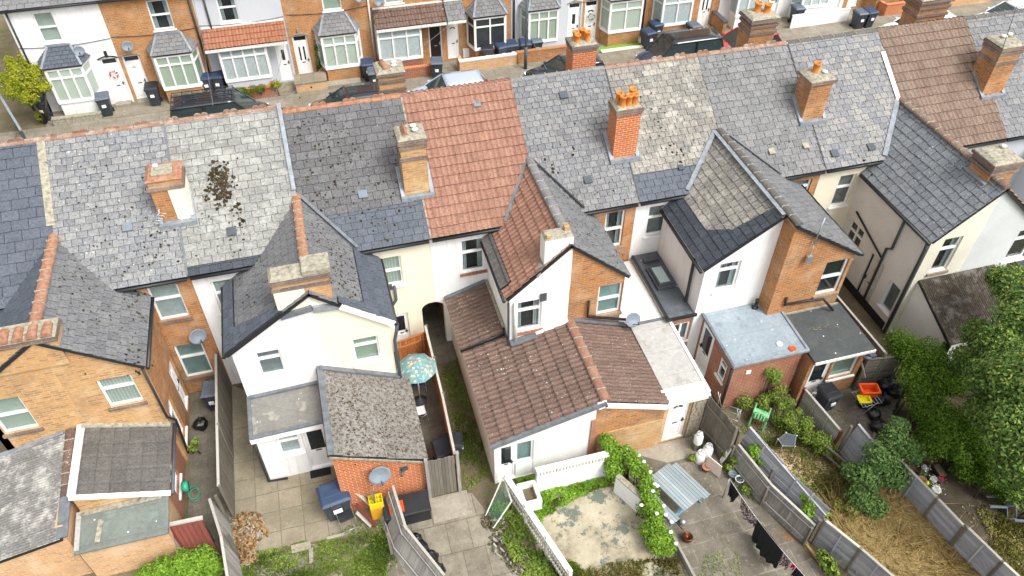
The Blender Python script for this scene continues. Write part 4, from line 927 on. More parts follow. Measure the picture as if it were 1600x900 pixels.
# house 4 / garage extension with brown concrete tiles
ewall(H[4], 'X', 2.9, 12.13, 17.78, 1.92, 'white_brick', facing=-1); gd = op4([(777, 702), (838, 686), (838, 738), (778, 753)], 'Y', 11.98)
print('gd', gd)
ewall(H[4], 'Y', 11.98, 2.9, 5.85, [(2.9, 1.88), (5.85, 2.62)], 'white_brick', [(3.0, 4.05, .06, 1.78)])
ewall(H[4], 'Y', 11.97, 5.85, 8.0, [(5.85, 2.64), (6.07, 2.7), (8.0, 1.95)], 'brick')
door(H[4], 'Y', 11.98, -1, 3.0, 3.52, .06, 1.78, lights='full'); window(H[4], 'Y', 11.98, -1, 3.52, 4.05, .75, 1.78, 'plain', 'frost', sill=None)
k = MB(); k.box(3.53, 4.05, 12.0, 12.05, .06, .75); k.build('door_panel', M['upvc'], H[4])
roofing('extension_roof', [(2.8, 11.92, 2.02), (2.8, 15.42, 2.02), (4.2, 15.42, 2.386), (4.2, 11.92, 2.386)], M['tile_brown'], H[4], 'roman', .36, .17, seed=12)
roofing('extension_roof', [(4.2, 11.92, 2.386), (4.2, 15.1, 2.386), (6.07, 15.1, 2.87), (6.07, 11.92, 2.87)], M['tile_brown'], H[4], 'roman', .36, .17, seed=15)
roofing('extension_roof', [(8.05, 11.92, 2.07), (8.05, 15.1, 2.07), (6.07, 15.1, 2.87), (6.07, 11.92, 2.87)], M['tile_brown'], H[4], 'roman', .36, .14, seed=13)
roofing('lean_to_roof', [(2.75, 15.44, 2.06), (2.75, 17.75, 2.06), (4.12, 17.75, 2.5), (4.12, 15.44, 2.5)], M['tile_brown'], H[4], 'roman', .36, .17, seed=14)
ridge_tiles(H[4], (6.07, 11.95, 2.88), (6.07, 15.1, 2.88), 'tile_red', .13, .42)
k = MB(); k.bar((2.78, 11.9, 2.0), (6.07, 11.9, 2.86), .1, .14); k.build('verge_strip', M['lead_d'], H[4])
k = MB(); k.bar((5.85, 11.92, 2.74), (6.1, 11.92, 2.8), .04, .3); k.bar((6.07, 11.92, 2.72), (8.05, 11.92, 1.95), .04, .2); k.build('bargeboard', M['upvc'], H[4])
gutter(H[4], (2.82, 15.4, 2.16), (4.1, 15.4, 2.56), r=.03); trim(H[4], [(2.75, 17.72, 2.12), (4.1, 17.72, 2.56)], .12, .1, 'lead_d', 'flashing', .02); trim(H[4], [(4.14, 15.6, 2.56), (4.14, 17.7, 2.56)], .08, .06, 'mortar', 'flashing', .05)
trim(H[4], [(4.2, 15.02, 2.42), (5.0, 15.02, 2.6)], .3, .04, 'lead_d', 'flashing', .06); trim(H[4], [(5.0, 15.05, 2.62), (6.0, 15.05, 2.92)], .12, .08, 'upvc', 'flashing', .04)
trim(H[5], [(6.1, 15.05, 2.9), (7.9, 15.05, 2.2)], .14, .05, 'lead_d', 'flashing', .05)
k = MB(); k.box(6.0, 8.0, 11.945, 11.968, 0, 1.35); k.build('brick_facing', M['brick_buff'], H[4])
k = MB(); k.box(5.72, 5.88, 11.93, 11.965, 0, 2.1); k.build('brick_pier', M['brick_red'], H[4])
# house 5: pale flat roof, stone and door
ewall(H[5], 'Y', 12.02, 8.0, 9.32, 1.9, 'brick_pale', [(8.15, 8.85, .06, 1.88)]); door(H[5], 'Y', 12.02, -1, 8.15, 8.85, .06, 1.88, lights='fan')
k = MB()
rr = random.Random(4)
for j in range(12):
    x = 8.9
    while x < 9.3:
        w_ = min(rr.uniform(.08, .2), 9.32-x); k.box(x, x+w_-.012, 11.97-rr.uniform(0, .02), 12.015, .03+j*.15, .03+j*.15+.135); x += w_
k.build('stone_cladding', plain('mixed_stone', '#8e8474', .9, .35, 12), H[5])
ewall(H[5], 'X', 9.3, 12.2, 14.9, 2.0, 'white', facing=1)
slab_roof(H[5], [(8.06, 12.35, 2.08), (9.36, 12.35, 2.08), (9.36, 15.08, 2.14), (8.06, 15.08, 2.14)], .06, 'felt_pale')
k = MB(); k.prism([(7.95, 11.95, 1.98), (9.4, 11.95, 1.98), (9.38, 12.38, 2.15), (7.98, 12.38, 2.15)], (0, 0, .02)); k.build('sloping_fascia', M['upvc'], H[5])
trim(H[5], [(9.34, 12.0, 2.13), (9.34, 15.05, 2.19)], .09, .07, 'upvc', 'fascia'); trim(H[5], [(7.98, 11.96, 1.93), (9.4, 11.96, 1.93)], .05, .08, 'cream', 'fascia')
trim(H[5], [(8.0, 14.98, 2.22), (9.2, 14.98, 2.22)], .08, .06, 'lead_d', 'flashing')
# low painted yard wall behind it
slab_roof(H[5], [(7.8, 15.12, 2.15), (9.18, 15.0, 2.15), (9.18, 17.75, 2.2), (7.8, 17.75, 2.2)], .05, 'white_brick', name='side_return_roof')
# house 6: dark side-return roof with rooflight, blue-grey extension
slab_roof(H[6], [(9.2, 14.78, 2.28), (10.13, 14.78, 2.28), (10.13, 17.78, 2.34), (9.2, 17.78, 2.34)], .08, 'felt_slate', name='side_return_roof')
trim(H[6], [(9.22, 14.75, 2.38), (9.22, 17.75, 2.44)], .07, .07, 'black', 'roof_edging'); trim(H[6], [(9.18, 14.77, 2.33), (10.2, 14.77, 2.33)], .07, .1, 'black', 'gutter')
rl = thing('rooflight', 'flat rooflight with dark frame on the side-return roof', 'rooflight', (9.7, 16.3, 2.42))
k = MB(); k.box(9.4, 10.0, 16.0, 17.05, 2.4, 2.5); k.box(9.47, 9.93, 16.08, 16.97, 2.5, 2.58); fr = k.build('frame', M['darkgrey'], rl)
k = MB(); k.box(9.53, 9.87, 16.16, 16.89, 2.578, 2.59); k.build('pane', M['frost'], rl); rl.parent = None
k = MB(); k.bar((9.45, 17.35, 2.5), (10.0, 17.35, 2.5), .14, .1); k.build('vent_cover', M['darkgrey'], H[6])
ewall(H[6], 'Y', 14.86, 9.38, 10.3, 2.26, 'brick_red', [(9.5, 10.1, 1.1, 1.95)], t=.15); window(H[6], 'Y', 14.86, -1, 9.5, 10.1, 1.1, 1.95, 'plain', 'drape', n=2, back=.03)
ewall(H[6], 'X', 9.21, 15.02, 17.75, 2.26, 'white_brick', facing=-1)
so6 = [(13.95, 14.7, .1, 2.05), (13.0, 13.4, .95, 1.75)]
ewall(H[6], 'X', 10.5, 12.903, 14.86, 2.1, 'brick_red', so6, -1); door(H[6], 'X', 10.5, -1, *so6[0], lights='full', back=.02); window(H[6], 'X', 10.5, -1, *so6[1], style='top', curtain='dark', back=.02)
ewall(H[6], 'Y', 12.72, 10.5, 12.85, 2.05, 'brick_red'); ewall(H[6], 'X', 12.85, 12.9, 15.0, 2.05, 'brick_red', facing=1)
slab_roof(H[6], [(10.4, 12.6, 2.1), (12.92, 12.6, 2.1), (12.92, 15.0, 2.2), (10.4, 14.85, 2.2)], .08, 'felt_blue')
trim(H[6], [(10.4, 12.62, 2.17), (12.92, 12.62, 2.17)], .1, .07, 'lead', 'roof_edging', .02); trim(H[6], [(10.42, 12.6, 2.17), (10.42, 14.9, 2.27)], .08, .07, 'lead_d', 'roof_edging', .02); trim(H[6], [(12.9, 12.6, 2.17), (12.9, 14.2, 2.24)], .08, .07, 'lead', 'roof_edging', .02)
pipe(H[6], [(10.44, 12.68, 2.0), (10.44, 12.68, .05)], .05); k = MB(); k.box(11.0, 11.16, 12.69, 12.72, 1.55, 1.69); k.build('vent_grille', M['upvc'], H[6])
k = MB(); k.lathe([(.11, 0), (.11, .02), (.05, .03), (.05, .3), (.06, .3), (.06, .36), (.01, .36)], (12.15, 14.6, 2.28), 14); k.build('roof_pipe', M['black'], H[6])
# house 7: dark felt extension
w7 = (13.85, 14.75, .75, 1.72)
ewall(H[7], 'Y', 12.36, 12.95, 14.92, 1.95, 'brick', [(13.08, 13.78, .06, 1.72), w7]); door(H[7], 'Y', 12.36, -1, 13.08, 13.78, .06, 1.72, lights='full'); window(H[7], 'Y', 12.36, -1, *w7, style='plain', curtain='green')
ewall(H[7], 'X', 12.95, 12.54, 14.2, 1.95, 'brick_red', facing=-1); ewall(H[7], 'X', 14.92, 12.54, 14.2, 1.95, 'brick', facing=1)
slab_roof(H[7], [(12.94, 12.2, 2.0), (15.02, 12.2, 2.0), (14.98, 14.2, 2.08), (12.94, 14.2, 2.08)], .06, 'felt_dark')
trim(H[7], [(12.94, 12.18, 2.0), (15.02, 12.18, 2.0)], .04, .1, 'upvc_dirty', 'fascia'); trim(H[7], [(12.94, 14.17, 2.16), (14.9, 14.17, 2.16)], .05, .08, 'mortar', 'flashing')
# house 8: mossy corrugated lean-to roof against the cream wing
roofing('lean_to_roof', [(17.7, 12.0, 1.65), (20.6, 12.0, 1.65), (20.6, 14.08, 2.55), (17.7, 14.08, 2.55)], M['asb_dark'] if 'asb_dark' in M else M['asbestos'], H[8], 'corr', 2.3, .075, seed=8)
ewall(H[8], 'X', 17.75, 12.1, 14.1, [(12.1, 1.6), (14.1, 2.42)], 'white_brick', facing=-1, name='lean_to_wall'); ewall(H[8], 'Y', 12.1, 17.75, 20.5, 1.55, 'white_brick', name='lean_to_wall')
# ------------------------------------------------------------------ ground, road, pavements
def sheet(name, x0, x1, y0, y1, z, mat, kind='structure', n=1):
    k = MB()
    for i in range(n):
        for j in range(n):
            a, b = x0+(x1-x0)*i/n, x0+(x1-x0)*(i+1)/n; c, d = y0+(y1-y0)*j/n, y0+(y1-y0)*(j+1)/n
            k.add([(a, c, z), (b, c, z), (b, d, z), (a, d, z)], [(0, 1, 2, 3)])
    o = k.build(name, mat); tag(o, kind=kind); return o
k = N('soil_and_weeds'); n1 = k.noise(.8, 6, rough=.65); c1 = k.ramp(n1, [(.3, '#5d5344'), (.5, '#6e6350'), (.7, '#7d715b')])
c1 = k.mix(k.math('MULTIPLY', k.step(k.noise(1.7, 6, rough=.7), .5, .62), .7), c1, '#566032'); k.bump(k.noise(12, 6), .8, .05); M['soil'] = k.base(c1, .95, .1)
k = N('asphalt_road'); c1 = k.ramp(k.noise(.6, 6, rough=.6), [(.3, '#77756f'), (.7, '#8b8983')]); c1 = k.mix(k.math('MULTIPLY', k.step(k.noise(40, 2), .5, .7), .3), c1, '#a09d96'); k.bump(k.noise(120, 2), .4, .01); M['asphalt'] = k.base(c1, .9, .2)
def slab_mat(name, c1, c2, w_, h_, joint='#6a6456', stain='#6f6856', off=.5, green=.25):
    k = N(name); b = k.n('ShaderNodeTexBrick', Scale=1.0); b.offset = off
    for a, v in (('Brick Width', w_), ('Row Height', h_), ('Mortar Size', .012), ('Mortar Smooth', .2), ('Bias', 0)): b.inputs[a].default_value = v
    b.inputs['Color1'].default_value = srgb(c1); b.inputs['Color2'].default_value = srgb(c2); b.inputs['Mortar'].default_value = srgb(joint); wp = k.n('ShaderNodeMix', data_type='VECTOR'); wp.inputs[0].default_value = .03; k.l(k.uv(), wp.inputs[4]); nn = k.n('ShaderNodeTexNoise', Scale=1.5, Detail=3); k.l(k.uv(), nn.inputs['Vector']); k.l(nn.outputs['Color'], wp.inputs[5]); k.l(wp.outputs[1], b.inputs['Vector'])
    o = k.mix(k.math('MULTIPLY', k.step(k.noise(.9, 9, rough=.75), .42, .62), .7), b.outputs['Color'], stain)
    o = k.mix(.4, o, k.ramp(k.noise(7, 9, rough=.8), [(.3, (.25, .25, .25)), (.7, (.75, .75, .75))]), 'OVERLAY')
    o = k.mix(k.math('MULTIPLY', k.step(k.noise(2.5, 6, rough=.75), .6, .68), green), o, '#66703a')
    o = k.mix(k.math('MULTIPLY', k.step(k.noise(25, 4), .5, .8), .25), o, '#b5aa95')
    k.bump(k.math('MULTIPLY', b.outputs['Fac'], -1.0), .5, .02); return k.base(o, .9, .2)
M['pave'] = slab_mat('pavement_slabs', '#827c70', '#918a7e', .75, .6); M['patio'] = slab_mat('concrete_patio', '#857c6a', '#928875', .62, .62, green=.2, off=0)
M['patio_d'] = slab_mat('dark_patio_slabs', '#7f7869', '#918a79', .6, .9, stain='#565046', green=.3); M['yardconc'] = felt_mat('worn_concrete', '#7a7263', '#8e8574', '#5f5748', .5)
M['path'] = slab_mat('yard_paving', '#6a645a', '#7a7468', .4, .4, stain='#47433a', green=.2)
k = N('dark_bare_soil'); c1 = k.ramp(k.noise(1.5, 7, rough=.7), [(.3, '#3a342b'), (.55, '#4f473b'), (.75, '#665c4c')]); k.bump(k.noise(15, 6), .6, .04); M['soil_d'] = k.base(c1, .95, .1)
sheet('ground', -150, 150, -100, 220, -.02, M['soil'])
sheet('road', -60, 80, 27.2, 33.6, .0, M['asphalt'], n=4)
for nm, y0, y1 in (('pavement', 33.6, 35.55), ('pavement', 25.4, 27.2)):
    k = MB(); k.box(-60, 80, y0, y1, -.015, .11); tag(k.build(nm, M['pave']), kind='structure')
k = MB(); k.box(-60, 80, 33.47, 33.6, -.015, .115); k.box(-60, 80, 27.2, 27.33, -.015, .115); tag(k.build('kerb', M['conc']), kind='structure')
k = MB(); k.box(-12.4, 50, 35.73, 37.0, -.01, .035); tag(k.build('front_gardens', M['yardconc']), kind='structure')
FYF = 37.0
# ------------------------------------------------------------------ the far side of the street
def far_house(x0, x1, wallm, label, doors, bay, win, bayroof='hip', brickbase='brick_far', curt='blind', doorcol='upvc', dl='fan', canopy=None, panes=3, canm='tile_new', baydepth=.75, door_z=.12, wc='net'):
    h = thing('terraced_house', label, 'house', ((x0+x1)/2, 41, 0), 0, 'terraced houses across the street')
    ops = [(d[0], d[1], door_z, 2.36) for d in doors]+[(w_[0], w_[1], 3.4, 4.78) for w_ in win]
    if bay: ops.append((bay[0]+.2, bay[1]-.2, .9, 2.3))
    b = MB(); wall_mb(b, 'Y', FYF, x0+.003, x1-.003, 0, 5.1, ops, -1); b.build('front_wall', M[wallm], h)
    b = MB(); wall_mb(b, 'Y', 45, x0+.003, x1-.003, 0, 5.1, [], 1); b.build('rear_wall', M['brick'], h)
    for d in doors: door(h, 'Y', FYF, -1, d[0], d[1], door_z, 2.36, lights=d[2] if len(d) > 2 else dl, color=d[3] if len(d) > 3 else doorcol, transom=.3)
    for w_ in win: window(h, 'Y', FYF, -1, w_[0], w_[1], 3.4, 4.78, 'sash', {'net': 'half', 'drape': 'drape'}[wc] if int(x0) % 3 else 'blind', sill='upvc')
    # stone door heads / arches
    for d in doors:
        k = MB(); cx = (d[0]+d[1])/2; R_ = (d[1]-d[0])/2+.1
        for i in range(6):
            a0, a1 = math.pi*(.18+.64*i/6), math.pi*(.18+.64*(i+1)/6); s_ = .5
            k.prism([(cx+math.cos(a)*r_, FYF-.002, 2.2+math.sin(a)*r_*s_) for a, r_ in ((a0, R_), (a1, R_), (a1, R_+.09), (a0, R_+.09))], (0, -.03, 0))
        k.box(cx-.06, cx+.06, FYF-.06, FYF-.001, 2.42, 2.72); k.build('door_head', M['mortar'] if wallm != 'white' else M['black'], h)
    if bay:
        a, b_ = bay; yb = FYF-baydepth; sp = .22 if bayroof == 'hip' else 0
        base = MB(); pl = [(a, FYF), (a+sp, yb), (b_-sp, yb), (b_, FYF)]
        base.prism([(x, y, 0) for x, y in pl], (0, 0, .78)); bm_ = base.build('bay', M[brickbase], h)
        s_ = MB(); s_.prism([(x+(-.04 if x < (a+b_)/2 else .04), y-.05, .781) for x, y in pl], (0, 0, .07)); s_.build('sill', M['upvc'], bm_)
        f = MB(); zt = 2.45
        P4 = [Vector((x, y, 0)) for x, y in pl]
        segs = [(P4[0], P4[1], 1), (P4[1], P4[2], panes), (P4[2], P4[3], 1)]
        for p, q, n in segs:
            for z in (.86, 2.0, zt-.03): f.bar(p+Vector((0, 0, z+.03)), q+Vector((0, 0, z+.03)), .07, .07)
            for i in range(n+1 if q is P4[3] else n): r_ = p.lerp(q, i/n); e_ = .055 if i in (0, n) else .035; f.box(r_.x-e_, r_.x+e_, r_.y-.036, r_.y+.05, .86, zt)
        f.build('window_frame', M['upvc'], bm_)
        g = MB(); c = MB()
        for p, q, n in segs:
            g.add([p+Vector((0, 0, .9)), q+Vector((0, 0, .9)), q+Vector((0, 0, zt)), p+Vector((0, 0, zt))], [(0, 1, 2, 3)])
            cx_ = Vector(((a+b_)/2, FYF, 0)); c.add([p.lerp(cx_, .025)+Vector((0, 0, .86)), q.lerp(cx_, .025)+Vector((0, 0, .86)), q.lerp(cx_, .025)+Vector((0, 0, zt)), p.lerp(cx_, .025)+Vector((0, 0, zt))], [(0, 1, 2, 3)])
        g.build('pane', M['glass'], bm_); c.build('curtain', CURT[curt], bm_)
        hd = MB(); hd.prism([(x, y-.02, zt) for x, y in pl], (0, 0, .14)); hd.build('bay_head', M['upvc_dirty' if bayroof != 'hip' else 'darkgrey'], bm_)
        if bayroof == 'hip':
            e = .14; lo = [(a-e, FYF-.02), (a+sp-e*.6, yb-e), (b_-sp+e*.6, yb-e), (b_+e, FYF-.02)]; z0, z1 = 2.6, 3.22
            ti = [(a+.5, FYF-.02), (b_-.5, FYF-.02)]
            cov = 'slate_h' if wallm != 'white' else 'slate_new'
            roofing('bay_roof', [(*lo[1], z0), (*lo[2], z0), (*ti[1], z1), (*ti[0], z1)], M[cov], bm_, 'slate', .2, .28, seed=int(x0*3)+90, slab=.05)
            roofing('bay_roof', [(*lo[0], z0), (*lo[1], z0), (*ti[0], z1)], M[cov], bm_, 'slate', .2, .28, seed=2, slab=.05)
            roofing('bay_roof', [(*lo[2], z0), (*lo[3], z0), (*ti[1], z1)], M[cov], bm_, 'slate', .2, .28, seed=3, slab=.05)
            k = MB(); k.bar((*lo[1], z0+.03), (*ti[0], z1+.03), .1, .05); k.bar((*lo[2], z0+.03), (*ti[1], z1+.03), .1, .05); k.bar((*ti[0], z1+.04), (*ti[1], z1+.04), .1, .06); k.build('hip_lead', M['lead'], bm_)
    if canopy:
        for (ca, cb, cm, kd) in canopy:
            roofing('canopy', [(ca, FYF-.95, 2.62), (cb, FYF-.95, 2.62), (cb, FYF-.01, 3.22), (ca, FYF-.01, 3.22)], M[cm], h, kd, .3, .16 if kd == 'roman' else .3, seed=int(ca*7)+200, slab=.06)
            k = MB(); k.box(ca, cb, FYF-.97, FYF-.93, 2.46, 2.6); k.bar((ca, FYF-.04, 3.26), (cb, FYF-.04, 3.26), .1, .06); k.build('fascia', M['upvc_dirty'], h)
    roofing('roof', [(x0+.004, 36.8, 5.1), (x1-.004, 36.8, 5.1), (x1-.004, 41, 7.9), (x0+.004, 41, 7.9)], M['slate_h'], h, 'slate', .25, .33, seed=int(x0)+300)
    roofing('roof', [(x0+.004, 45.2, 5.1), (x1-.004, 45.2, 5.1), (x1-.004, 41, 7.9), (x0+.004, 41, 7.9)], M['slate_h'], h, 'slate', .4, .5, seed=int(x0)+301)
    gutter(h, (x0, 36.76, 5.05), (x1, 36.76, 5.05)); return h
F = []
F.append(far_house(-12.45, -8.6, 'white', 'white rendered house with hipped bay and red wreath on its door, far left', [(-9.42, -8.68, 'none')], (-11.8, -9.85), [(-11.37, -10.55)], brickbase='white', curt='blind'))
F.append(far_house(-8.6, -4.72, 'brick_far', 'orange brick house with grey hipped bay roof beside the white house', [(-8.46, -7.7, 'arrow')], (-7.15, -5.1), [(-6.67, -5.76)], curt='green', panes=3))
F.append(far_house(-4.72, -.87, 'greyr', 'pale grey rendered house with orange tiled canopy', [(-1.58, -.97, 'one')], (-4.1, -2.0), [(-3.7, -2.85)], 'none', 'greyr', 'net', canopy=[(-4.66, -.92, 'tile_new', 'roman')], panes=4))
F.append(far_house(-.87, 3.22, 'brick_far', 'brick house with patterned leaded bay, right of the grey rendered house', [(-.7, .0, 'two')], (.45, 2.5), [(1.0, 1.9)], curt='blind'))
F.append(far_house(3.22, 6.8, 'brick_far', 'brick house with dark brown front door under a mossy tiled canopy', [(5.97, 6.65, 'arrow', 'darkdoor')], (3.35, 5.45), [(3.95, 4.85)], 'none', 'brick_red', 'net', canopy=[(3.3, 6.75, 'tile_brown', 'roman')]))
F.append(far_house(6.8, 10.3, 'brick_far', 'brick house with dark bay windows beside the lamp post', [(6.92, 7.55, 'fan')], (8.0, 10.0), [(8.5, 9.4)], curt='dark', panes=2, canopy=[(6.82, 7.75, 'slate_h', 'slate')], wc='drape'))
F.append(far_house(10.3, 14.2, 'greyr', 'pale grey house with white bay next to the wreath door', [(13.42, 14.1, 'one')], (10.85, 12.8), [(11.5, 12.3)], brickbase='greyr', curt='green'))
F.append(far_house(14.2, 18.0, 'brick_far', 'brick house with white bay and artificial grass front', [(14.33, 15.06, 'fan')], (15.25, 17.45), [(15.9, 16.7)], curt='blind', panes=2))
F.append(far_house(18.0, 22.2, 'brick_far', 'brick house with wide net-curtained bay and steps to its door', [(21.0, 21.75, 'two')], (18.25, 20.35), [(19, 19.9)], curt='net', panes=2))
F.append(far_house(22.2, 26.2, 'white', 'white house with glazed white porch', [(25.2, 25.9, 'half')], (22.9, 24.8), [(24, 24.9)], 'none', 'white', 'net', canopy=[(22.6, 25.0, 'slate_h', 'slate')]))
F.append(far_house(26.2, 30.2, 'white', 'white painted house behind the white board fence', [(29.3, 30.0, 'none')], (26.7, 28.8), [(27.4, 28.3)], curt='net', brickbase='white'))
F.append(far_house(30.2, 34.2, 'brick_far', 'brick house behind the small walled front garden', [(30.5, 31.2, 'fan')], (31.6, 33.6), [(32.4, 33.3)], curt='net'))
F.append(far_house(34.2, 38.2, 'brick_far', 'brick house behind the tall banded street chimney', [(37.2, 37.9, 'fan')], (34.7, 36.7), [(35.4, 36.3)], curt='net'))
F.append(far_house(38.2, 42.2, 'brick_far', 'plain brick house near the top right corner', [(38.4, 39.1, 'fan')], (39.6, 41.6), [(40.4, 41.3)], curt='net'))
F.append(far_house(42.2, 46.2, 'white', 'white fronted house in the top right corner', [(45.2, 45.9, 'fan')], (42.7, 44.7), [(43.4, 44.3)], curt='net', brickbase='white'))
# gable of the first house, drain pipes, door wreaths, meter box
k = MB(); wall_mb(k, 'X', -12.45, 37.22, 44.8, 0, [(37.22, 5.1), (41, 7.8), (44.8, 5.1)], [], -1); k.build('side_wall', M['greyr'], F[0])
for i, x, m in ((0, -12.3, 'black'), (1, -4.85, 'black'), (2, -4.2, 'black'), (3, 3.15, 'upvc_dirty'), (6, 10.45, 'black'), (7, 17.7, 'black')): pipe(F[i], [(x, 36.93, 5.0), (x, 36.93, .1)], .045, m)
def wreath(h, x, z, cols, r=.17):
    k = MB(); rr = random.Random(int(x*10)); 
    for i in range(90):
        a = rr.uniform(0, 6.283); q = Vector((x+math.cos(a)*r+rr.gauss(0, .02), 36.97+rr.uniform(-.05, .0), z+math.sin(a)*r+rr.gauss(0, .02))); s_ = rr.uniform(.02, .04)
        d1 = Vector((rr.uniform(-1, 1), rr.uniform(-.4, .4), rr.uniform(-1, 1))).normalized()*s_; d2 = Vector((rr.uniform(-1, 1), rr.uniform(-.8, .1), rr.uniform(-1, 1))).normalized()*s_
        k.add([q-d1, q-d2, q+d1, q+d2], [(0, 1, 2, 3)], 0, rr.random())
    o = k.build('door_wreath', leaf_mat('wreath_%d' % int(abs(x)), cols)); return o
tag(wreath(F[0], -9.04, 1.55, ['#8a1f2c', '#b8404c', '#c98890']), 'red berry wreath hanging on the white front door', 'wreath', 'door wreaths'); tag(wreath(F[7], 14.7, 1.5, ['#4a5a34', '#8a8f70', '#d8d4c8']), 'green and white wreath hanging on a front door', 'wreath', 'door wreaths')
for x, z, lab in ((-10.0, 3.05, 'grey satellite dish on the white wall beside the first bay roof'), (-7.95, 3.0, 'pale satellite dish on brick above the second front door'), (2.75, 4.05, 'satellite dish on brick near the white drainpipe'), (3.65, 3.75, 'small satellite dish just right of the white drainpipe')):
    sat_dish('satellite_dish', (x, 36.6, z), (.25, -1, .45), .23, lab)
# little lead board with a number style plaque and meter box
k = MB(); k.box(7.7, 8.05, 36.9, 36.99, .12, .6); k.build('meter_box', M['upvc'], F[5])
# ---- low garden walls -------------------------------------------------------------------------
def gwall(name, label, x0, x1, y, h, mat, t=.2, cap=None, pts=None, ret=None, group='low front garden walls'):
    b = MB(); b.box(x0, x1, y, y+t, 0, h)
    if ret: 
        for rx in ret: b.box(rx, rx+t, y+t+.001, 36.2, 0, h)
    t_ = thing(name, label, 'wall', ((x0+x1)/2, y+t/2, 0), 0, group); b.build('brickwork', M[mat], t_)
    c = MB(); c.box(x0-.02, x1+.02, y-.02, y+t+.02, h, h+.06); c.build('coping', M[cap or mat], t_); return t_
gwall('garden_wall', 'low brown wall in front of the white house at far left', -12.0, -9.9, 35.55, .38, 'mortar', cap='mortar')
gwall('garden_wall', 'low orange brick wall in front of the grey rendered house', -4.3, -1.9, 35.55, .62, 'brick_red', cap='brick_new', ret=[-2.12])
gwall('garden_wall', 'clean red brick wall under the mossy canopy house', 3.75, 6.15, 35.55, .62, 'brick_red', cap='brick_new')
gwall('garden_wall', 'pale capped stone coloured wall right of the open path', 7.2, 10.2, 35.5, .66, 'brick_pale', cap='upvc_dirty', ret=[7.2])
gwall('garden_wall', 'brown brick wall behind the lamp post and black car', 10.25, 13.2, 35.55, .7, 'brick', cap='brick')
gwall('garden_wall', 'low timber edged brick kerb wall at the artificial grass', 14.9, 17.9, 35.5, .14, 'brick', cap='cream')
gwall('garden_wall', 'raised brick front with grey coping by the steps', 18.0, 20.6, 35.55, .72, 'brick', cap='darkgrey')
gwall('garden_wall', 'white board fence in front of the white house', 26.0, 29.6, 35.5, .8, 'upvc', .05, 'upvc')
gwall('garden_wall', 'orange brick planter wall beside two wheeled bins', 32.0, 34.4, 35.5, .7, 'brick_new', cap='brick_new', ret=[32.0, 34.2])
gwall('garden_wall', 'mossy old garden wall at the top right', 35.4, 39.2, 35.5, .75, 'brick_pale', cap='mortar', ret=[35.4])
tt = thing('dividing_wall', 'brick wall with grey coping running between two front doors', 'wall', (21.95, 36.2, 0)); k = MB(); k.box(21.85, 22.05, 35.6, 37, 0, .9); k.build('brickwork', M['brick'], tt); k = MB(); k.box(21.82, 22.08, 35.55, 37, .9, .97); k.build('coping', M['darkgrey'], tt)
k = MB(); k.box(21.0, 21.75, 36.4, 36.98, .03, .2); k.box(20.9, 21.8, 35.9, 36.395, .03, .12); k.box(-9.4, -8.7, 36.6, 36.98, .03, .16); k.box(-8.4, -7.7, 36.6, 36.98, .03, .16); k.box(-.7, .0, 35.9, 36.98, .03, .34); k.box(.0, 2.2, 35.7, 36.2, .03, .2); tag(k.build('door_steps', M['conc']), kind='structure')
M['turf'] = leaf_mat('artificial_turf', ['#4f7a22', '#6b9a30', '#83ad40']); M['grass'] = leaf_mat('green_grass', ['#4a5f22', '#5f7a2c', '#7a9038', '#8f9c4a'])
k = MB(); k.box(14.9, 17.6, 35.75, 36.24, .036, .06); g_ = k.build('artificial_grass', plain('artificial_grass_mat', '#6d9a38', .9, .25, 30)); tag(g_, kind='structure')
k = MB(); k.box(-11.9, -9.9, 35.8, 36.2, .036, .06); g_ = k.build('lawn_strip', plain('lawn_strip_mat', '#63803a', .9, .3, 12)); tag(g_, kind='structure')
# raised planter terrace with flower pot
tt = thing('raised_planter', 'paved brick planter with pots in front of the two white doors', 'planter', (-.3, 36.0, 0)); k = MB(); k.box(-.95, .55, 35.6, 36.5, 0, .55); k.build('brickwork', M['brick_pale'], tt); k = MB(); k.box(-.98, .58, 35.57, 36.52, .55, .6); k.build('paving', M['patio'], tt)
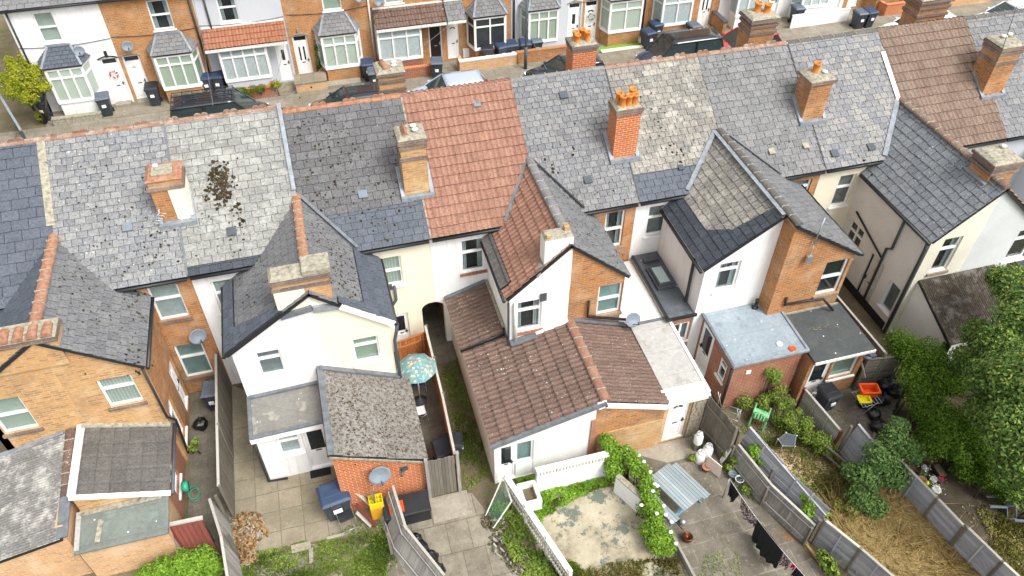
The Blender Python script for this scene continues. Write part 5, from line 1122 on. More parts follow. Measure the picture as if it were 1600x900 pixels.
# ------------------------------------------------------------------ wheeled bins
def make_bin(lid='bin_blue', label='', loc=(0, 0, 0), rz=0, body='bin_body', group='wheeled bins in front gardens', s=1.0, number=True):
    t = thing('wheelie_bin', label, 'wheelie bin', loc, rz, group); w0, w1, d0, d1, H_ = .42, .56, .46, .66, .96
    b = MB(); b.hexa([(-w0/2, -d0/2, .06), (w0/2, -d0/2, .06), (w0/2, d0/2, .06), (-w0/2, d0/2, .06)], [(-w1/2, -d1/2, H_), (w1/2, -d1/2, H_), (w1/2, d1/2, H_), (-w1/2, d1/2, H_)])
    b.box(-w1/2-.02, w1/2+.02, -d1/2-.02, d1/2+.02, H_-.07, H_-.01)
    for x in (-.12, .12): b.hexa([(x-.02, -d0/2-.02, .1), (x+.02, -d0/2-.02, .1), (x+.02, -d0/2+.02, .1), (x-.02, -d0/2+.02, .1)], [(x-.02, -d1/2-.015, H_-.08), (x+.02, -d1/2-.015, H_-.08), (x+.02, -d1/2+.02, H_-.08), (x-.02, -d1/2+.02, H_-.08)])
    bo = b.build('body', M[body], t, local=True, bevel=.015)
    l = MB(); l.hexa([(-w1/2-.03, -d1/2-.04, H_), (w1/2+.03, -d1/2-.04, H_), (w1/2+.03, d1/2+.05, H_), (-w1/2-.03, d1/2+.05, H_)], [(-w1/2+.02, -d1/2+.03, H_+.06), (w1/2-.02, -d1/2+.03, H_+.06), (w1/2-.04, d1/2-.02, H_+.09), (-w1/2+.04, d1/2-.02, H_+.09)])
    l.box(-.2, .2, -.1, .12, H_+.06, H_+.085); l.build('lid', M[lid], t, local=True, bevel=.012)
    h = MB(); h.tube([(-.2, d1/2+.1, H_-.02), (.2, d1/2+.1, H_-.02)], .015, 6); h.tube([(-.2, d1/2, H_-.02), (-.2, d1/2+.1, H_-.02)], .015, 6); h.tube([(.2, d1/2, H_-.02), (.2, d1/2+.1, H_-.02)], .015, 6); h.build('handle', M['bin_body'], t, local=True)
    for x in (-.24, .24):
        q = MB(); q.tube([(x-.03, d0/2+.02, .1), (x+.03, d0/2+.02, .1)], .1, 14); q.build('wheel', M['black'], t, local=True)
    if number:
        q = MB(); q.box(-.1, .08, -d1/2-.035, -d1/2+.005, .55, .68) ; q.build('sticker', M['upvc'], t, local=True)
    return t
M['bin_body'] = plain('grey_black_bin_plastic', '#3a3f47', .5, .15); M['bin_blue'] = plain('blue_bin_lid', '#34435c', .45, .15); M['bin_grey'] = plain('grey_bin_lid', '#59616b', .45, .15); M['bin_black'] = plain('black_bin_lid', '#26292d', .4, .2)
protos = {}
binspots = [(73, 186, 'bin_blue', 'blue-lidded bin beside the small street tree'), (170, 178, 'bin_grey', 'grey bin between the bay and the wreath door'), (245, 162, 'bin_black', 'black bin in front of the second house, left of its bay'),
 (329, 146, 'bin_blue', 'left of the two blue-lidded bins by the parked van'), (347, 144, 'bin_blue', 'right of the two blue-lidded bins by the parked van'),
 (577, 124, 'bin_blue', 'blue-lidded bin behind the tall grey bin'), (587, 138, 'bin_grey', 'tall grey bin just left of the street chimney'), (684, 122, 'bin_grey', 'grey bin with white number against the red brick wall'),
 (762, 100, 'bin_black', 'black bin under the dark bay windows'), (783, 97, 'bin_blue', 'blue-lidded bin under the dark bay windows'), (799, 94, 'bin_blue', 'blue-lidded bin close to the lamp post'), (820, 92, 'bin_blue', 'blue-lidded bin right of the lamp post'), (837, 88, 'bin_grey', 'grey bin below the white bay right of the lamp post'),
 (1010, 75, 'bin_blue', 'blue-lidded bin standing on the artificial grass edge'), (1022, 62, 'bin_blue', 'blue-lidded bin close to the brick wall behind the grass'), (1080, 64, 'bin_grey', 'grey bin lid showing above the parked dark car'),
 (1241, 36, 'bin_grey', 'grey bin in front of the white house window'), (1337, 44, 'bin_grey', 'grey bin beside the orange brick planter'), (1352, 42, 'bin_blue', 'blue-lidded bin touching the orange brick planter'), (1418, 12, 'bin_blue', 'blue-lidded bin behind the mossy old wall')]
for px, py, lid, lab in binspots:
    p = PZ(px, py, .05); p.z = .03
    if lid not in protos: protos[lid] = make_bin(lid, lab, p, rng.uniform(-.15, .15)); continue
    o = copy_tree(protos[lid]); o.location = p; o.rotation_euler.z = rng.uniform(-.2, .2); o['label'] = lab
# ------------------------------------------------------------------ lamp post / telegraph pole, gate, wires
tt = thing('lamp_post', 'slender grey lamp post on the far pavement', 'lamp post', (10.53, 35.0, .1)); k = MB(); k.tube([(10.53, 35.0, .1), (10.53, 35, 1.3)], .09, 12); k.build('base', M['darkgrey'], tt); k = MB(); k.tube([(10.53, 35.0, 1.3), (10.53, 35, 6.4)], [.055, .04], 10); k.build('pole', M['dish'], tt)
k = MB(); k.tube([(10.53, 35, 6.4), (10.53, 34.6, 6.7), (10.53, 34.0, 6.75)], .03, 8); k.build('arm', M['dish'], tt); k = MB(); k.box(10.43, 10.63, 33.4, 34.05, 6.68, 6.8); k.build('lantern', M['dish'], tt)
def wire(a, b, lab, r=.007):
    a, b = Vector(a), Vector(b); pts = [a.lerp(b, t/16)-Vector((0, 0, .9*4*(t/16)*(1-t/16)*.35)) for t in range(17)]; k = MB(); k.tube(pts, r, 4); tag(k.build('telephone_wire', M['dish']), lab, 'wire', 'telephone wires over the street')
pole = (15.5, 34.9, 8.5)
wire((-1.0, 21.6, 7.75), (5.4, 36.9, 4.9), 'thin wire from the mossy dark roof to the houses opposite'); wire((-1.4, 21.6, 7.75), (-0.3, 36.9, 4.7), 'thin wire crossing above the flower pot'); wire((7.2, 21.6, 7.6), (9.9, 36.9, 4.9), 'thin wire rising from the red roof to the lamp post'); wire((24.2, 21.6, 7.6), (40.9, 36.9, 5), 'pale wire at the top right above the ridge')
wire((-3.0, 21.6, 7.9), (-4.6, 36.9, 4.9), 'thin wire crossing over the parked people carrier'); wire((2.8, 23.6, 7.4), (10.53, 35, 6.3), 'wire from the fallen pot chimney to the lamp post'); wire((22.9, 19.3, 8.2), (34.0, 36.9, 5), 'wire from the tall banded chimney across the street')
# blue-green gate/side fence at far left
tt = thing('side_fence', 'dark green fence panel along the far left passage', 'fence', (-13.4, 33.5, 0)); k = MB(); q0, q1 = PZ(0, 150, 1.6), PZ(33, 205, 1.6)
k.prism([(q0.x, q0.y, 0), (q1.x, q1.y, 0), (q1.x, q1.y, 1.6), (q0.x, q0.y, 1.6)], (.05, .02, 0)); k.build('panel', plain('dark_green_paint', '#2c4a48', .5, .2), tt); k = MB(); k.bar((q0.x, q0.y, 1.64), (q1.x, q1.y, 1.64), .1, .06); k.build('top_rail', M['lead'], tt)
# ------------------------------------------------------------------ cars
def make_car(name, label, loc, rz, paint, kindc='hatch', L=4.1, Wd=1.72, roofm=None, roofgrid=False):
    t = thing(name, label, 'car', loc, rz, 'cars parked along the far kerb'); h = Wd/2
    if kindc == 'hatch': st = [(-.50, .5, .62, .62), (-.47, .42, .78, .9), (-.40, .3, .92, .97), (-.3, .24, .98, 1), (-.1, .2, 1.0, 1), (.15, .2, 1.0, 1), (.28, .2, .97, 1), (.40, .22, .9, .98), (.47, .3, .8, .9), (.5, .42, .66, .7)]
    else: st = [(-.50, .4, .7, .7), (-.48, .3, .95, .93), (-.40, .24, 1.05, .98), (-.3, .22, 1.06, 1), (.2, .2, 1.06, 1), (.3, .2, 1.04, 1), (.40, .24, .96, .96), (.48, .3, .8, .88), (.5, .42, .7, .7)]
    b = MB(); V = []; Fc = []; R = 10
    for (x, zb, zt, wf) in st:
        prof = [(-wf*.86, zb), (-wf, zb+(zt-zb)*.25), (-wf, zb+(zt-zb)*.6), (-wf*.95, zb+(zt-zb)*.9), (-wf*.8, zt), (wf*.8, zt), (wf*.95, zb+(zt-zb)*.9), (wf, zb+(zt-zb)*.6), (wf, zb+(zt-zb)*.25), (wf*.86, zb)]
        V += [(x*L, y*h, z) for y, z in prof]
    for i in range(len(st)-1):
        for k_ in range(R): Fc.append((i*R+k_, (i+1)*R+k_, (i+1)*R+(k_+1) % R, i*R+(k_+1) % R))
    Fc.append(tuple(range(R))[::-1]); Fc.append(tuple(range((len(st)-1)*R, len(st)*R)))
    b.add(V, [f[::-1] for f in Fc], 0, .5, True); body = b.build('body', M[paint], t, local=True, sub=1)
    # cabin: glass sides, painted roof
    if kindc == 'hatch': x0, x1, x2, x3, zr_ = -.46, -.36, .06, .27, 1.46
    else: x0, x1, x2, x3, zr_ = -.48, -.42, .18, .36, 1.8
    zb = .93; g = MB(); wb_, wt_ = h*.92, h*.72
    lo = [(x0*L, -wb_*.9, zb), (x3*L, -wb_*.93, zb), (x3*L, wb_*.93, zb), (x0*L, wb_*.9, zb)]; hi = [(x1*L, -wt_*.93, zr_), (x2*L, -wt_, zr_), (x2*L, wt_, zr_), (x1*L, wt_*.93, zr_)]
    g.hexa(lo, hi); g.build('windows', M['carglass'], t, local=True)
    r = MB(); nx, ny = 8, 6; V = []; Fc = []
    for i in range(nx+1):
        for j in range(ny+1):
            u, v = i/nx, j/ny; x = (x1-.012)*L+((x2+.012)-(x1-.012))*L*u; y = (v*2-1)*(wt_+.02); V.append((x, y, zr_+.015+.05*(1-(2*u-1)**4)*(1-(2*v-1)**4)))
    n_ = len(V); V += [(a, b__, c-.05) for a, b__, c in V]
    for i in range(nx):
        for j in range(ny): q = i*(ny+1)+j; Fc.append((q, q+ny+1, q+ny+2, q+1)); Fc.append((n_+q, n_+q+1, n_+q+ny+2, n_+q+ny+1))
    for i in range(nx): q = i*(ny+1); Fc += [(q, n_+q, n_+q+ny+1, q+ny+1), (q+ny, q+ny+ny+1, n_+q+ny+ny+1, n_+q+ny)]
    for j in range(ny): Fc += [(j, j+1, n_+j+1, n_+j)]; q = nx*(ny+1)+j; Fc += [(q, n_+q, n_+q+1, q+1)]
    r.add(V, Fc, 0, .5, True)
    for y in (-1, 1):
        for a, c in (((x0*L, y*wb_*.9, zb), (x1*L, y*wt_*.93, zr_)), ((x3*L, y*wb_*.93, zb), (x2*L, y*wt_, zr_)), (((x1+x2)/2*L+.05, y*(wb_+.005), zb), ((x1+x2)/2*L, y*(wt_+.01), zr_))): r.bar(a, c, .07, .05)
    if roofgrid:
        for i in range(7): xx = (x1+(x2-x1)*i/6)*L; r.bar((xx, -wt_, zr_+.1), (xx, wt_, zr_+.1), .03, .03)
        for y in (-.9, -.3, .3, .9): r.bar((x1*L, y*wt_, zr_+.12), (x2*L, y*wt_, zr_+.12), .03, .03)
    r.build('roof', M[roofm or paint], t, local=True)
    for x in (-.31, .31):
        for y in (-1, 1):
            q = MB(); q.tube([(x*L, y*(h-.2), .31), (x*L, y*(h+.005), .31)], .31, 20); wq = q.build('wheel', M['tyre'], t, local=True)
            q = MB(); q.tube([(x*L, y*(h+.0), .31), (x*L, y*(h+.015), .31)], .19, 16); q.build('hub', M['steel'], wq)
    for y in (-.68, .68):
        q = MB(); q.box(.455*L, .485*L, (y-.16)*h, (y+.16)*h, .6, .74); q.build('headlight', M['upvc'], t, local=True); q = MB(); q.box(-.492*L, -.465*L, (y-.14)*h, (y+.14)*h, .62, .82); q.build('tail_light', M['redlamp'], t, local=True)
        q = MB(); q.box(.2*L, .235*L, y*h*1.42-.08, y*h*1.42+.08, .95, 1.07); q.build('mirror', M[paint], t, local=True)
    return t
def paint_mat(n, c, rough=.2): 
    k = N(n); k.base(c, rough, .5); k.p.inputs['Coat Weight'].default_value = .8; k.p.inputs['Coat Roughness'].default_value = .05; return k.m
M['carglass'] = plain('car_glass', '#2c3a3c', .06, .1, spec=.9); M['tyre'] = plain('rubber_tyre', '#1e1e1f', .8, .2); M['redlamp'] = plain('red_lamp', '#8a1a18', .25, .1)
M['p_black'] = paint_mat('black_car_paint', '#23262c'); M['p_silver'] = paint_mat('silver_blue_car_paint', '#a9b4c4'); M['p_red'] = paint_mat('red_car_paint', '#b01622'); M['p_white'] = paint_mat('white_car_paint', '#dcdfe2'); M['p_blue'] = paint_mat('dark_blue_car_paint', '#303a52')
def carat(px, py, z): p = PZ(px, py, z); return (p.x, p.y, 0)
for (px, py, zc, dx, name, lab, pm, kd, L, rz, grid, rm) in [
    (335, 153, 1.9, 0, 'parked_van', 'black people carrier with ladder rack behind the crested ridge', 'p_black', 'van', 4.4, 0, True, None),
    (547, 148, 1.5, 0, 'parked_car', 'dark blue hatchback behind the dark mossy roof', 'p_black', 'hatch', 4.0, math.pi, False, None),
    (703, 128, 1.5, 0, 'parked_car', 'silver-blue hatchback behind the red tiled roof', 'p_silver', 'hatch', 4.0, math.pi, False, None),
    (888, 98, 1.5, 0, 'parked_car', 'glossy black car behind the four-pot chimney', 'p_black', 'hatch', 4.2, math.pi, False, None),
    (1066, 71, 1.5, 0, 'parked_car', 'dark car with blue sides behind the buff slates', 'p_blue', 'van', 4.4, math.pi, False, 'p_black'),
    (1168, 54, 1.5, 0, 'parked_car', 'red car peeping left of the two-pot chimney', 'p_red', 'hatch', 3.9, math.pi, False, None),
    (1445, 28, 1.5, 0, 'parked_car', 'white car seen either side of the banded chimney', 'p_white', 'hatch', 4.3, math.pi, False, None),
    (1590, 12, 1.5, 0, 'parked_car', 'white car at the top right edge of the photo', 'p_white', 'hatch', 4.3, math.pi, False, None)]:
    c = carat(px, py-5, zc); make_car(name, lab, c, rz, pm, kd, L, roofgrid=grid, roofm=rm); print(lab, c)

for i, hh in enumerate(F[:9]):
    x0_, x1_ = hh.location.x-1.9, hh.location.x+1.9; k = MB(); k.tube([(x0_+(x1_-x0_)*t/10, 36.965, 3.3-.12*math.sin(math.pi*t/10)+.05*i % .2) for t in range(11)], .014, 5); k.build('wall_cable', M['black'], hh)
# ------------------------------------------------------------------ back yards: paving patches
def patch(name, pts, mat, z=.004, kind='structure'):
    k = MB(); k.add([(p[0], p[1], z) for p in pts], [tuple(range(len(pts)))]); o = k.build(name, M[mat]); tag(o, kind=kind); return o
def ccw(pts):
    a = sum(p[0]*q[1]-q[0]*p[1] for p, q in zip(pts, pts[1:]+pts[:1])); return pts if a > 0 else pts[::-1]
def ppatch(name, px, mat, z=.004): return patch(name, ccw([tuple(PZ(x, y, z))[:2] for x, y in px]), mat, z)
k = N('tan_concrete_green_paint'); o_ = k.ramp(k.noise(1.2, 7, rough=.7), [(.3, '#766c5a'), (.5, '#a39a84'), (.7, '#b8ae98')]); o_ = k.mix(k.math('MULTIPLY', k.step(k.noise(.9, 9, rough=.72), .52, .55), .85), o_, '#54615b'); o_ = k.mix(k.math('MULTIPLY', k.step(k.noise(3, 6, rough=.7), .58, .64), .7), o_, '#6a5f45'); k.bump(k.noise(20, 5), .5, .01); M['tan'] = k.base(o_, .9, .2)
k = N('stained_flag_paving'); b_ = k.n('ShaderNodeTexBrick', Scale=1.0); b_.offset = .3
for a_, v_ in (('Brick Width', .95), ('Row Height', .62), ('Mortar Size', .014)): b_.inputs[a_].default_value = v_
b_.inputs['Color1'].default_value = srgb('#716a5f'); b_.inputs['Color2'].default_value = srgb('#7f786c'); b_.inputs['Mortar'].default_value = srgb('#8f8878'); k.l(k.uv(), b_.inputs['Vector'])
o_ = k.mix(k.math('MULTIPLY', k.step(k.noise(1.3, 9, rough=.75), .4, .62), .8), b_.outputs['Color'], '#5a5449'); o_ = k.mix(k.math('MULTIPLY', k.step(k.noise(5, 9, rough=.85), .55, .66), .7), o_, '#aaa294'); o_ = k.mix(.4, o_, k.ramp(k.noise(6, 9, rough=.8), [(.3, (.25, .25, .25)), (.7, (.75, .75, .75))]), 'OVERLAY'); o_ = k.mix(k.math('MULTIPLY', k.step(k.noise(.9, 8, rough=.7), .6, .66), .65), o_, '#a5743e'); o_ = k.mix(k.math('MULTIPLY', k.step(k.noise(16, 7, rough=.85), .62, .66), .7), o_, '#c4beb2'); k.bump(k.noise(20, 5), .4, .01); M['flags'] = k.base(o_, .9, .2)
patch('patio_paving', [(-4.42, 11.7), (-1.2, 11.45), (-.45, 12.15), (-1.3, 15.1), (-4.42, 17.78)], 'patio'); patch('yard_paving', [(-5.7, 11.7), (-4.42, 11.7), (-4.42, 17.78), (-5.7, 17.78)], 'path')
patch('yard_paving', [(.98, 12.1), (1.95, 12.1), (2.1, 17.78), (.9, 17.78)], 'path', .004); patch('passage_paving', [(2.1, 16.4), (2.88, 16.4), (2.88, 24), (2.1, 24)], 'path', .004)
ppatch('patio_paving', [(664, 785), (737, 770), (800, 850), (830, 905), (640, 905), (610, 860)], 'patio_d'); patch('paving_slab', [(.95, 11.2), (2.05, 11.2), (2.05, 12.0), (.95, 12.0)], 'conc', .008)
ppatch('patio_paving', [(838, 775), (960, 758), (1010, 790), (1062, 905), (850, 905), (826, 810)], 'tan'); ppatch('patio_paving', [(940, 716), (1090, 680), (1140, 735), (1200, 800), (1300, 905), (1075, 905), (1040, 830), (1000, 760)], 'flags')
patch('patio_paving', [(8.05, 11.3), (9.3, 11.3), (9.3, 12.0), (7.0, 12.0)], 'conc', .008); patch('yard_paving', [(10.45, 15), (9.3, 15), (9.3, 12.1), (10.45, 12.1)], 'path', .006)
ppatch('garden_slabs', [(345, 905), (540, 905), (590, 850), (480, 850)], 'yardconc', .003); ppatch('garden_slabs', [(530, 905), (700, 905), (650, 800), (600, 850)], 'flags', .0035)
ppatch('yard_paving', [(1246, 640), (1330, 600), (1400, 640), (1350, 700), (1310, 680)], 'path'); ppatch('garden_path', [(1395, 640), (1430, 640), (1500, 740), (1620, 850), (1620, 905), (1560, 905), (1420, 740)], 'soil_d', .004)
for nm, px, z in (('kerb_stone', [(455, 854), (485, 847), (487, 858), (457, 866)], .03), ('kerb_stone', [(483, 858), (490, 857), (490, 880), (484, 882)], .03), ('kerb_stone', [(510, 841), (538, 834), (539, 838), (511, 845)], .04)):
    k = MB(); k.prism([Vector((p.x, p.y, .0)) for p in [PZ(*q) for q in px]], (0, 0, z+.03)); tag(k.build(nm, M['conc']), kind='structure')
# ------------------------------------------------------------------ fences
M['wood_grey'] = wood_mat('weathered_grey_board', '#7e7a74', '#a39f99', axis_v=True); M['wood_greyh'] = wood_mat('weathered_grey_lap_board', '#8a8b90', '#adaeb2'); M['wood_dark'] = wood_mat('dark_weathered_board', '#5a554c', '#7b756a', axis_v=True)
M['wood_red'] = wood_mat('red_brown_board', '#5a2f28', '#7a463a', axis_v=True); M['wood_tan'] = wood_mat('raw_timber', '#a88a5e', '#c8aa7c'); M['wood_or'] = wood_mat('orange_stained_board', '#9a5a30', '#b87442', axis_v=True); M['wood_white'] = wood_mat('peeling_white_board', '#98948a', '#bab6ac')
def fence(label, pts, h, mat='wood_grey', style='board', z0=0, rail=True, railm=None, posts=True, lean=0, bw=.1, missing=0, name='fence', group='garden fences', postm='wood_dark', seed=1):
    rr = random.Random(seed); P = [Vector((p[0], p[1], z0)) for p in pts]; t = thing(name, label, 'fence', P[0].lerp(P[-1], .5), 0, group); hs = h if isinstance(h, (list, tuple)) else [h]*len(P)
    pn = MB(); rl = MB()
    for i in range(len(P)-1):
        a, b = P[i], P[i+1]; d = (b-a); L = d.length; d.normalize(); nrm = Vector((-d.y, d.x, 0)); up = (Vector((0, 0, 1))+nrm*lean).normalized(); h0, h1 = hs[i], hs[i+1]
        if style == 'board':
            s = 0
            while s < L-.01:
                w_ = min(bw*rr.uniform(.92, 1.05), L-s); hh = h0+(h1-h0)*s/L+rr.uniform(-.02, .02)
                if rr.random() >= missing:
                    j = nrm*rr.uniform(-.006, .006); q0 = a+d*s+j; q1 = a+d*(s+w_-.008)+j+nrm*.006; tl = d*rr.uniform(-.01, .01)*(1+missing*20)
                    pn.hexa([q0, q1, q1+nrm*.018, q0+nrm*.018], [q0+up*hh+tl, q1+up*hh+tl, q1+up*hh+nrm*.018+tl, q0+up*hh+nrm*.018+tl], 0, rr.random())
                s += w_
            for z in (.25, .8): rl.bar(a+up*h0*z-nrm*.03, b+up*h1*z-nrm*.03, .03, .08)
        else:
            n = int(h0/bw)
            for k_ in range(n):
                z = h0*k_/n; rr_ = rr.random(); o_ = nrm*.012
                pn.hexa([a+up*z+o_, b+up*z+o_, b+up*z+o_+nrm*.012, a+up*z+o_+nrm*.012], [a+up*(z+h0/n+.015)-o_*.3, b+up*(z+h0/n*h1/h0+.015)-o_*.3, b+up*(z+h0/n+.015)+nrm*.006, a+up*(z+h0/n+.015)+nrm*.006], 0, rr_)
            m = max(1, round(L/.62))
            for k_ in range(1, m):
                q = a+d*L*k_/m; 
                for sg in (-1, 1): rl.bar(q+nrm*.03*sg, q+nrm*.03*sg+up*h0, .045, .02, up=nrm)
        if rail: rl.bar(a+up*(h0+.02), b+up*(h1+.02), .07, .03, m=1)
    pn.build('boards', M[mat], t)
    rl.build('rails', [M[mat], M[railm or mat]], t)
    if posts:
        tot = [0]
        for i, p in enumerate(P):
            L = (P[min(i+1, len(P)-1)]-p).length; d = (P[min(i+1, len(P)-1)]-p); m = max(1, round(L/1.85)) if L > 0 else 1
            for k_ in range(m):
                q = p+d*(k_/m); hp = hs[i]+.04; o = MB(); o.box(q.x-.035, q.x+.035, q.y-.035, q.y+.035, z0, z0+hp); o.build('post', M[postm], t)
    return t
fence('long weathered fence between the brick yard and the white patio', [(-4.45, 17.6), (-4.45, 14.9), (-4.45, 12.9)], [1.75, 1.7, 1.6], 'wood_dark', lean=-.02, railm='wood_white', seed=2)
fence('sagging lower fence panel running off the bottom left of the patio', [(-4.6, 12.75), (-4.35, 11.6), (-4.1, 9.3)], [1.4, 1.3, 1.2], 'wood_grey', lean=-.12, railm='wood_white', seed=3)
fence('plank fence with white top edge between the parasol yard and the grass passage', [(2.02, 17.3), (1.98, 14.5), (1.86, 12.05)], [1.5, 1.45, 1.85], 'wood_or', railm='wood_white', lean=-.03, seed=4)
fence('short orange stained panel behind the parasol', [(1.0, 17.0), (1.98, 17.2)], 1.3, 'wood_or', seed=5, posts=False)
fence('tall dark board fence joining the stone clad corner', [(9.36, 11.95), (9.7, 10.85)], [1.95, 1.75], 'wood_dark', rail=False, seed=6)
fence('low paling fence with pale top rail beside the washing line', [(9.75, 10.75), (10.05, 9.3), (10.6, 7.9)], [.95, .9, .85], 'wood_grey', railm='wood_white', lean=.18, seed=7)
fence('broken grey fence with slipped planks above the paling fence', [(9.95, 10.95), (10.3, 9.6), (10.85, 8.0)], [1.35, 1.25, 1.0], 'wood_greyh', 'lap', lean=.3, rail=True, seed=8, bw=.14)
fence('new grey lap panel fence left of the dry grass', [(10.85, 7.85), (11.3, 6.9), (11.9, 5.4)], 1.25, 'wood_greyh', 'lap', railm='wood_white', seed=9, bw=.13)
fence('brown edged panel fence behind the overgrown corner', [(12.85, 12.1), (13.05, 10.4)], [.95, .95], 'wood_white', 'lap', seed=10, bw=.1, postm='wood_red')
fence('leaning grey panel fence by the black bags', [(13.15, 10.25), (13.3, 9.0)], [1.35, 1.3], 'wood_greyh', 'lap', seed=11, bw=.12, lean=.2)
fence('grey lap panel fence right of the dry grass', [(13.85, 9.0), (14.1, 7.6), (14.25, 6.7)], 1.3, 'wood_greyh', 'lap', railm='wood_white', seed=12, bw=.12)
fence('grey lap panel fence reaching the bottom right corner', [(14.27, 6.65), (14.5, 5.6), (14.8, 4.4)], 1.35, 'wood_greyh', 'lap', railm='wood_white', seed=13, bw=.12)
fence('dark timber fence between felt roof and the cream wing', [(15.15, 17.6), (15.35, 14.8), (15.5, 12.2)], [1.8, 1.8, 1.7], 'wood_dark', seed=14, railm='wood_grey')
fence('dark panel fence behind the orange basket', [(15.0, 12.25), (16.1, 12.1)], 1.5, 'wood_dark', 'lap', seed=15, bw=.15)
fence('loose line of old fence boards below the bright brick store', [(-.55, 11.9), (-.35, 10.6), (.45, 9.0)], [1.25, 1.1, 1.0], 'wood_grey', lean=.5, seed=16, railm='wood_white')
# gate to the parasol yard
t = thing('garden_gate', 'grey boarded gate beside the bright brick store', 'gate', (1.35, 12.05, 0)); k = MB()
for j in range(8): x = 1.03+j*.094; k.box(x, x+.088, 12.02, 12.045, .04, 1.82+random.uniform(-.02, .02), 0, random.random())
k.build('boards', M['wood_dark'], t); k = MB(); [k.box(1.03, 1.78, 12.05, 12.08, z, z+.1) for z in (.3, 1.4)]; k.build('rails', M['wood_dark'], t)
for x in (.99, 1.86): k = MB(); k.box(x-.04, x+.05, 12.0, 12.1, 0, 1.92); k.build('post', M['wood_grey'], t)
# red-brown leaning panel at the left yard
t = thing('timber_panel', 'dark red-brown timber panel with pale rail beside the green bush', 'panel', (-5.2, 11.9, 0)); a, b, c, d = PZ(256, 822, 1.25), PZ(314, 810, 1.25), PZ(352, 882, .35), PZ(292, 872, .35)
k = MB(); n_ = (b-a).cross(d-a).normalized()
for j in range(7): 
    u0_, u1_ = j/7, (j+.95)/7; k.prism([a.lerp(b, u0_), a.lerp(b, u1_), d.lerp(c, u1_), d.lerp(c, u0_)], n_*.03, 0, random.random())
k.build('boards', M['wood_red'], t); k = MB(); k.bar(a+Vector((-.05, 0, .02)), b+Vector((.05, 0, .02)), .1, .06); k.build('top_rail', M['wood_white'], t); k = MB(); k.bar(a, d, .06, .06); k.bar(a-Vector((0, 0, .1)), (a.x, a.y, 0), .06, .06); k.bar(b-Vector((0, 0, .1)), (b.x, b.y, 0), .06, .06); k.build('frame', M['wood_dark'], t)
# ------------------------------------------------------------------ white walls round the middle garden
t = thing('garden_wall', 'white painted wall with pierced block top facing the tan patio', 'wall', (5.0, 11.4, 0)); k = MB(); k.box(3.97, 6.1, 11.33, 11.46, 0, .88); k.build('wall', M['white'], t)
k = MB(); k.box(3.95, 6.1, 11.31, 11.48, 1.1, 1.17)
for i in range(22): x = 3.98+i*.097; k.box(x, x+.05, 11.34, 11.45, .881, 1.099)
for i in range(21): x = 4.035+i*.097; k.bar((x, 11.4, .9), (x+.05, 11.4, 1.08), .04, .02)
k.build('pierced_blocks', M['upvc_dirty'], t)
t = thing('garden_wall', 'short white wall half buried in the climbing plant', 'wall', (6.5, 10.4, 0)); k = MB(); k.bar((6.2, 10.85, .38), (6.62, 10.0, .38), .13, .76); k.build('wall', M['white'], t); k = MB(); k.bar((6.2, 10.85, .79), (6.62, 10.0, .79), .16, .05); k.build('coping', M['mortar'], t)
t = thing('trellis_fence', 'white painted trellis and rail fence running down beside the planted bed', 'trellis', (3.5, 10, 0)); k = MB(); p0, p1 = Vector((3.12, 11.5, 0)), Vector((3.95, 8.4, 0)); d = p1-p0
for z in (.2, .55, .9): k.bar(p0+Vector((0, 0, z)), p1+Vector((0, 0, z)), .05, .04)
for i in range(34): q = p0+d*(i/33); k.bar(q+Vector((0, 0, .05)), q+Vector((0, 0, 1.0)), .03, .02)
k.build('lattice', M['wood_white'], t); k = MB(); k.bar(p0+Vector((0, 0, 1.0)), p1+Vector((0, 0, 1.0)), .16, .05); k.build('top_board', M['upvc_dirty'], t)
for i in range(4): k = MB(); q = p0+d*(i/3); k.box(q.x-.05, q.x+.05, q.y-.05, q.y+.05, 0, 1.12); k.build('post', M['upvc_dirty'], t)
t = thing('planter_box', 'empty white painted brick planter beside the white door', 'planter', (3.75, 11.2, 0)); k = MB(); k.box(3.4, 3.5, 10.75, 11.45, 0, .6); k.box(3.85, 3.95, 10.75, 11.45, 0, .6); k.box(3.5, 3.85, 10.75, 10.85, 0, .6); k.box(3.5, 3.85, 11.35, 11.45, 0, .6); k.build('sides', M['white_brick'], t)
k = MB(); k.box(3.5, 3.85, 10.85, 11.35, 0, .4); k.build('soil', M['soil'], t)
t = thing('net_frame', 'collapsed white frame with green netting at the head of the planted bed', 'netting frame', (2.75, 11.2, 0)); k = MB(); A_ = [Vector(v) for v in ((2.35, 11.0, .0), (3.05, 11.6, .9), (3.1, 10.9, .7), (2.5, 10.6, .05))]
for i in range(4): k.bar(A_[i], A_[(i+1) % 4], .03, .03)
k.build('frame', M['upvc_dirty'], t); k = MB()
for i in range(13): f_ = i/12; k.bar(A_[0].lerp(A_[1], f_), A_[3].lerp(A_[2], f_), .006, .006); k.bar(A_[0].lerp(A_[3], f_), A_[1].lerp(A_[2], f_), .006, .006)
k.build('netting', plain('green_netting', '#5a8a70', .7, .1), t)
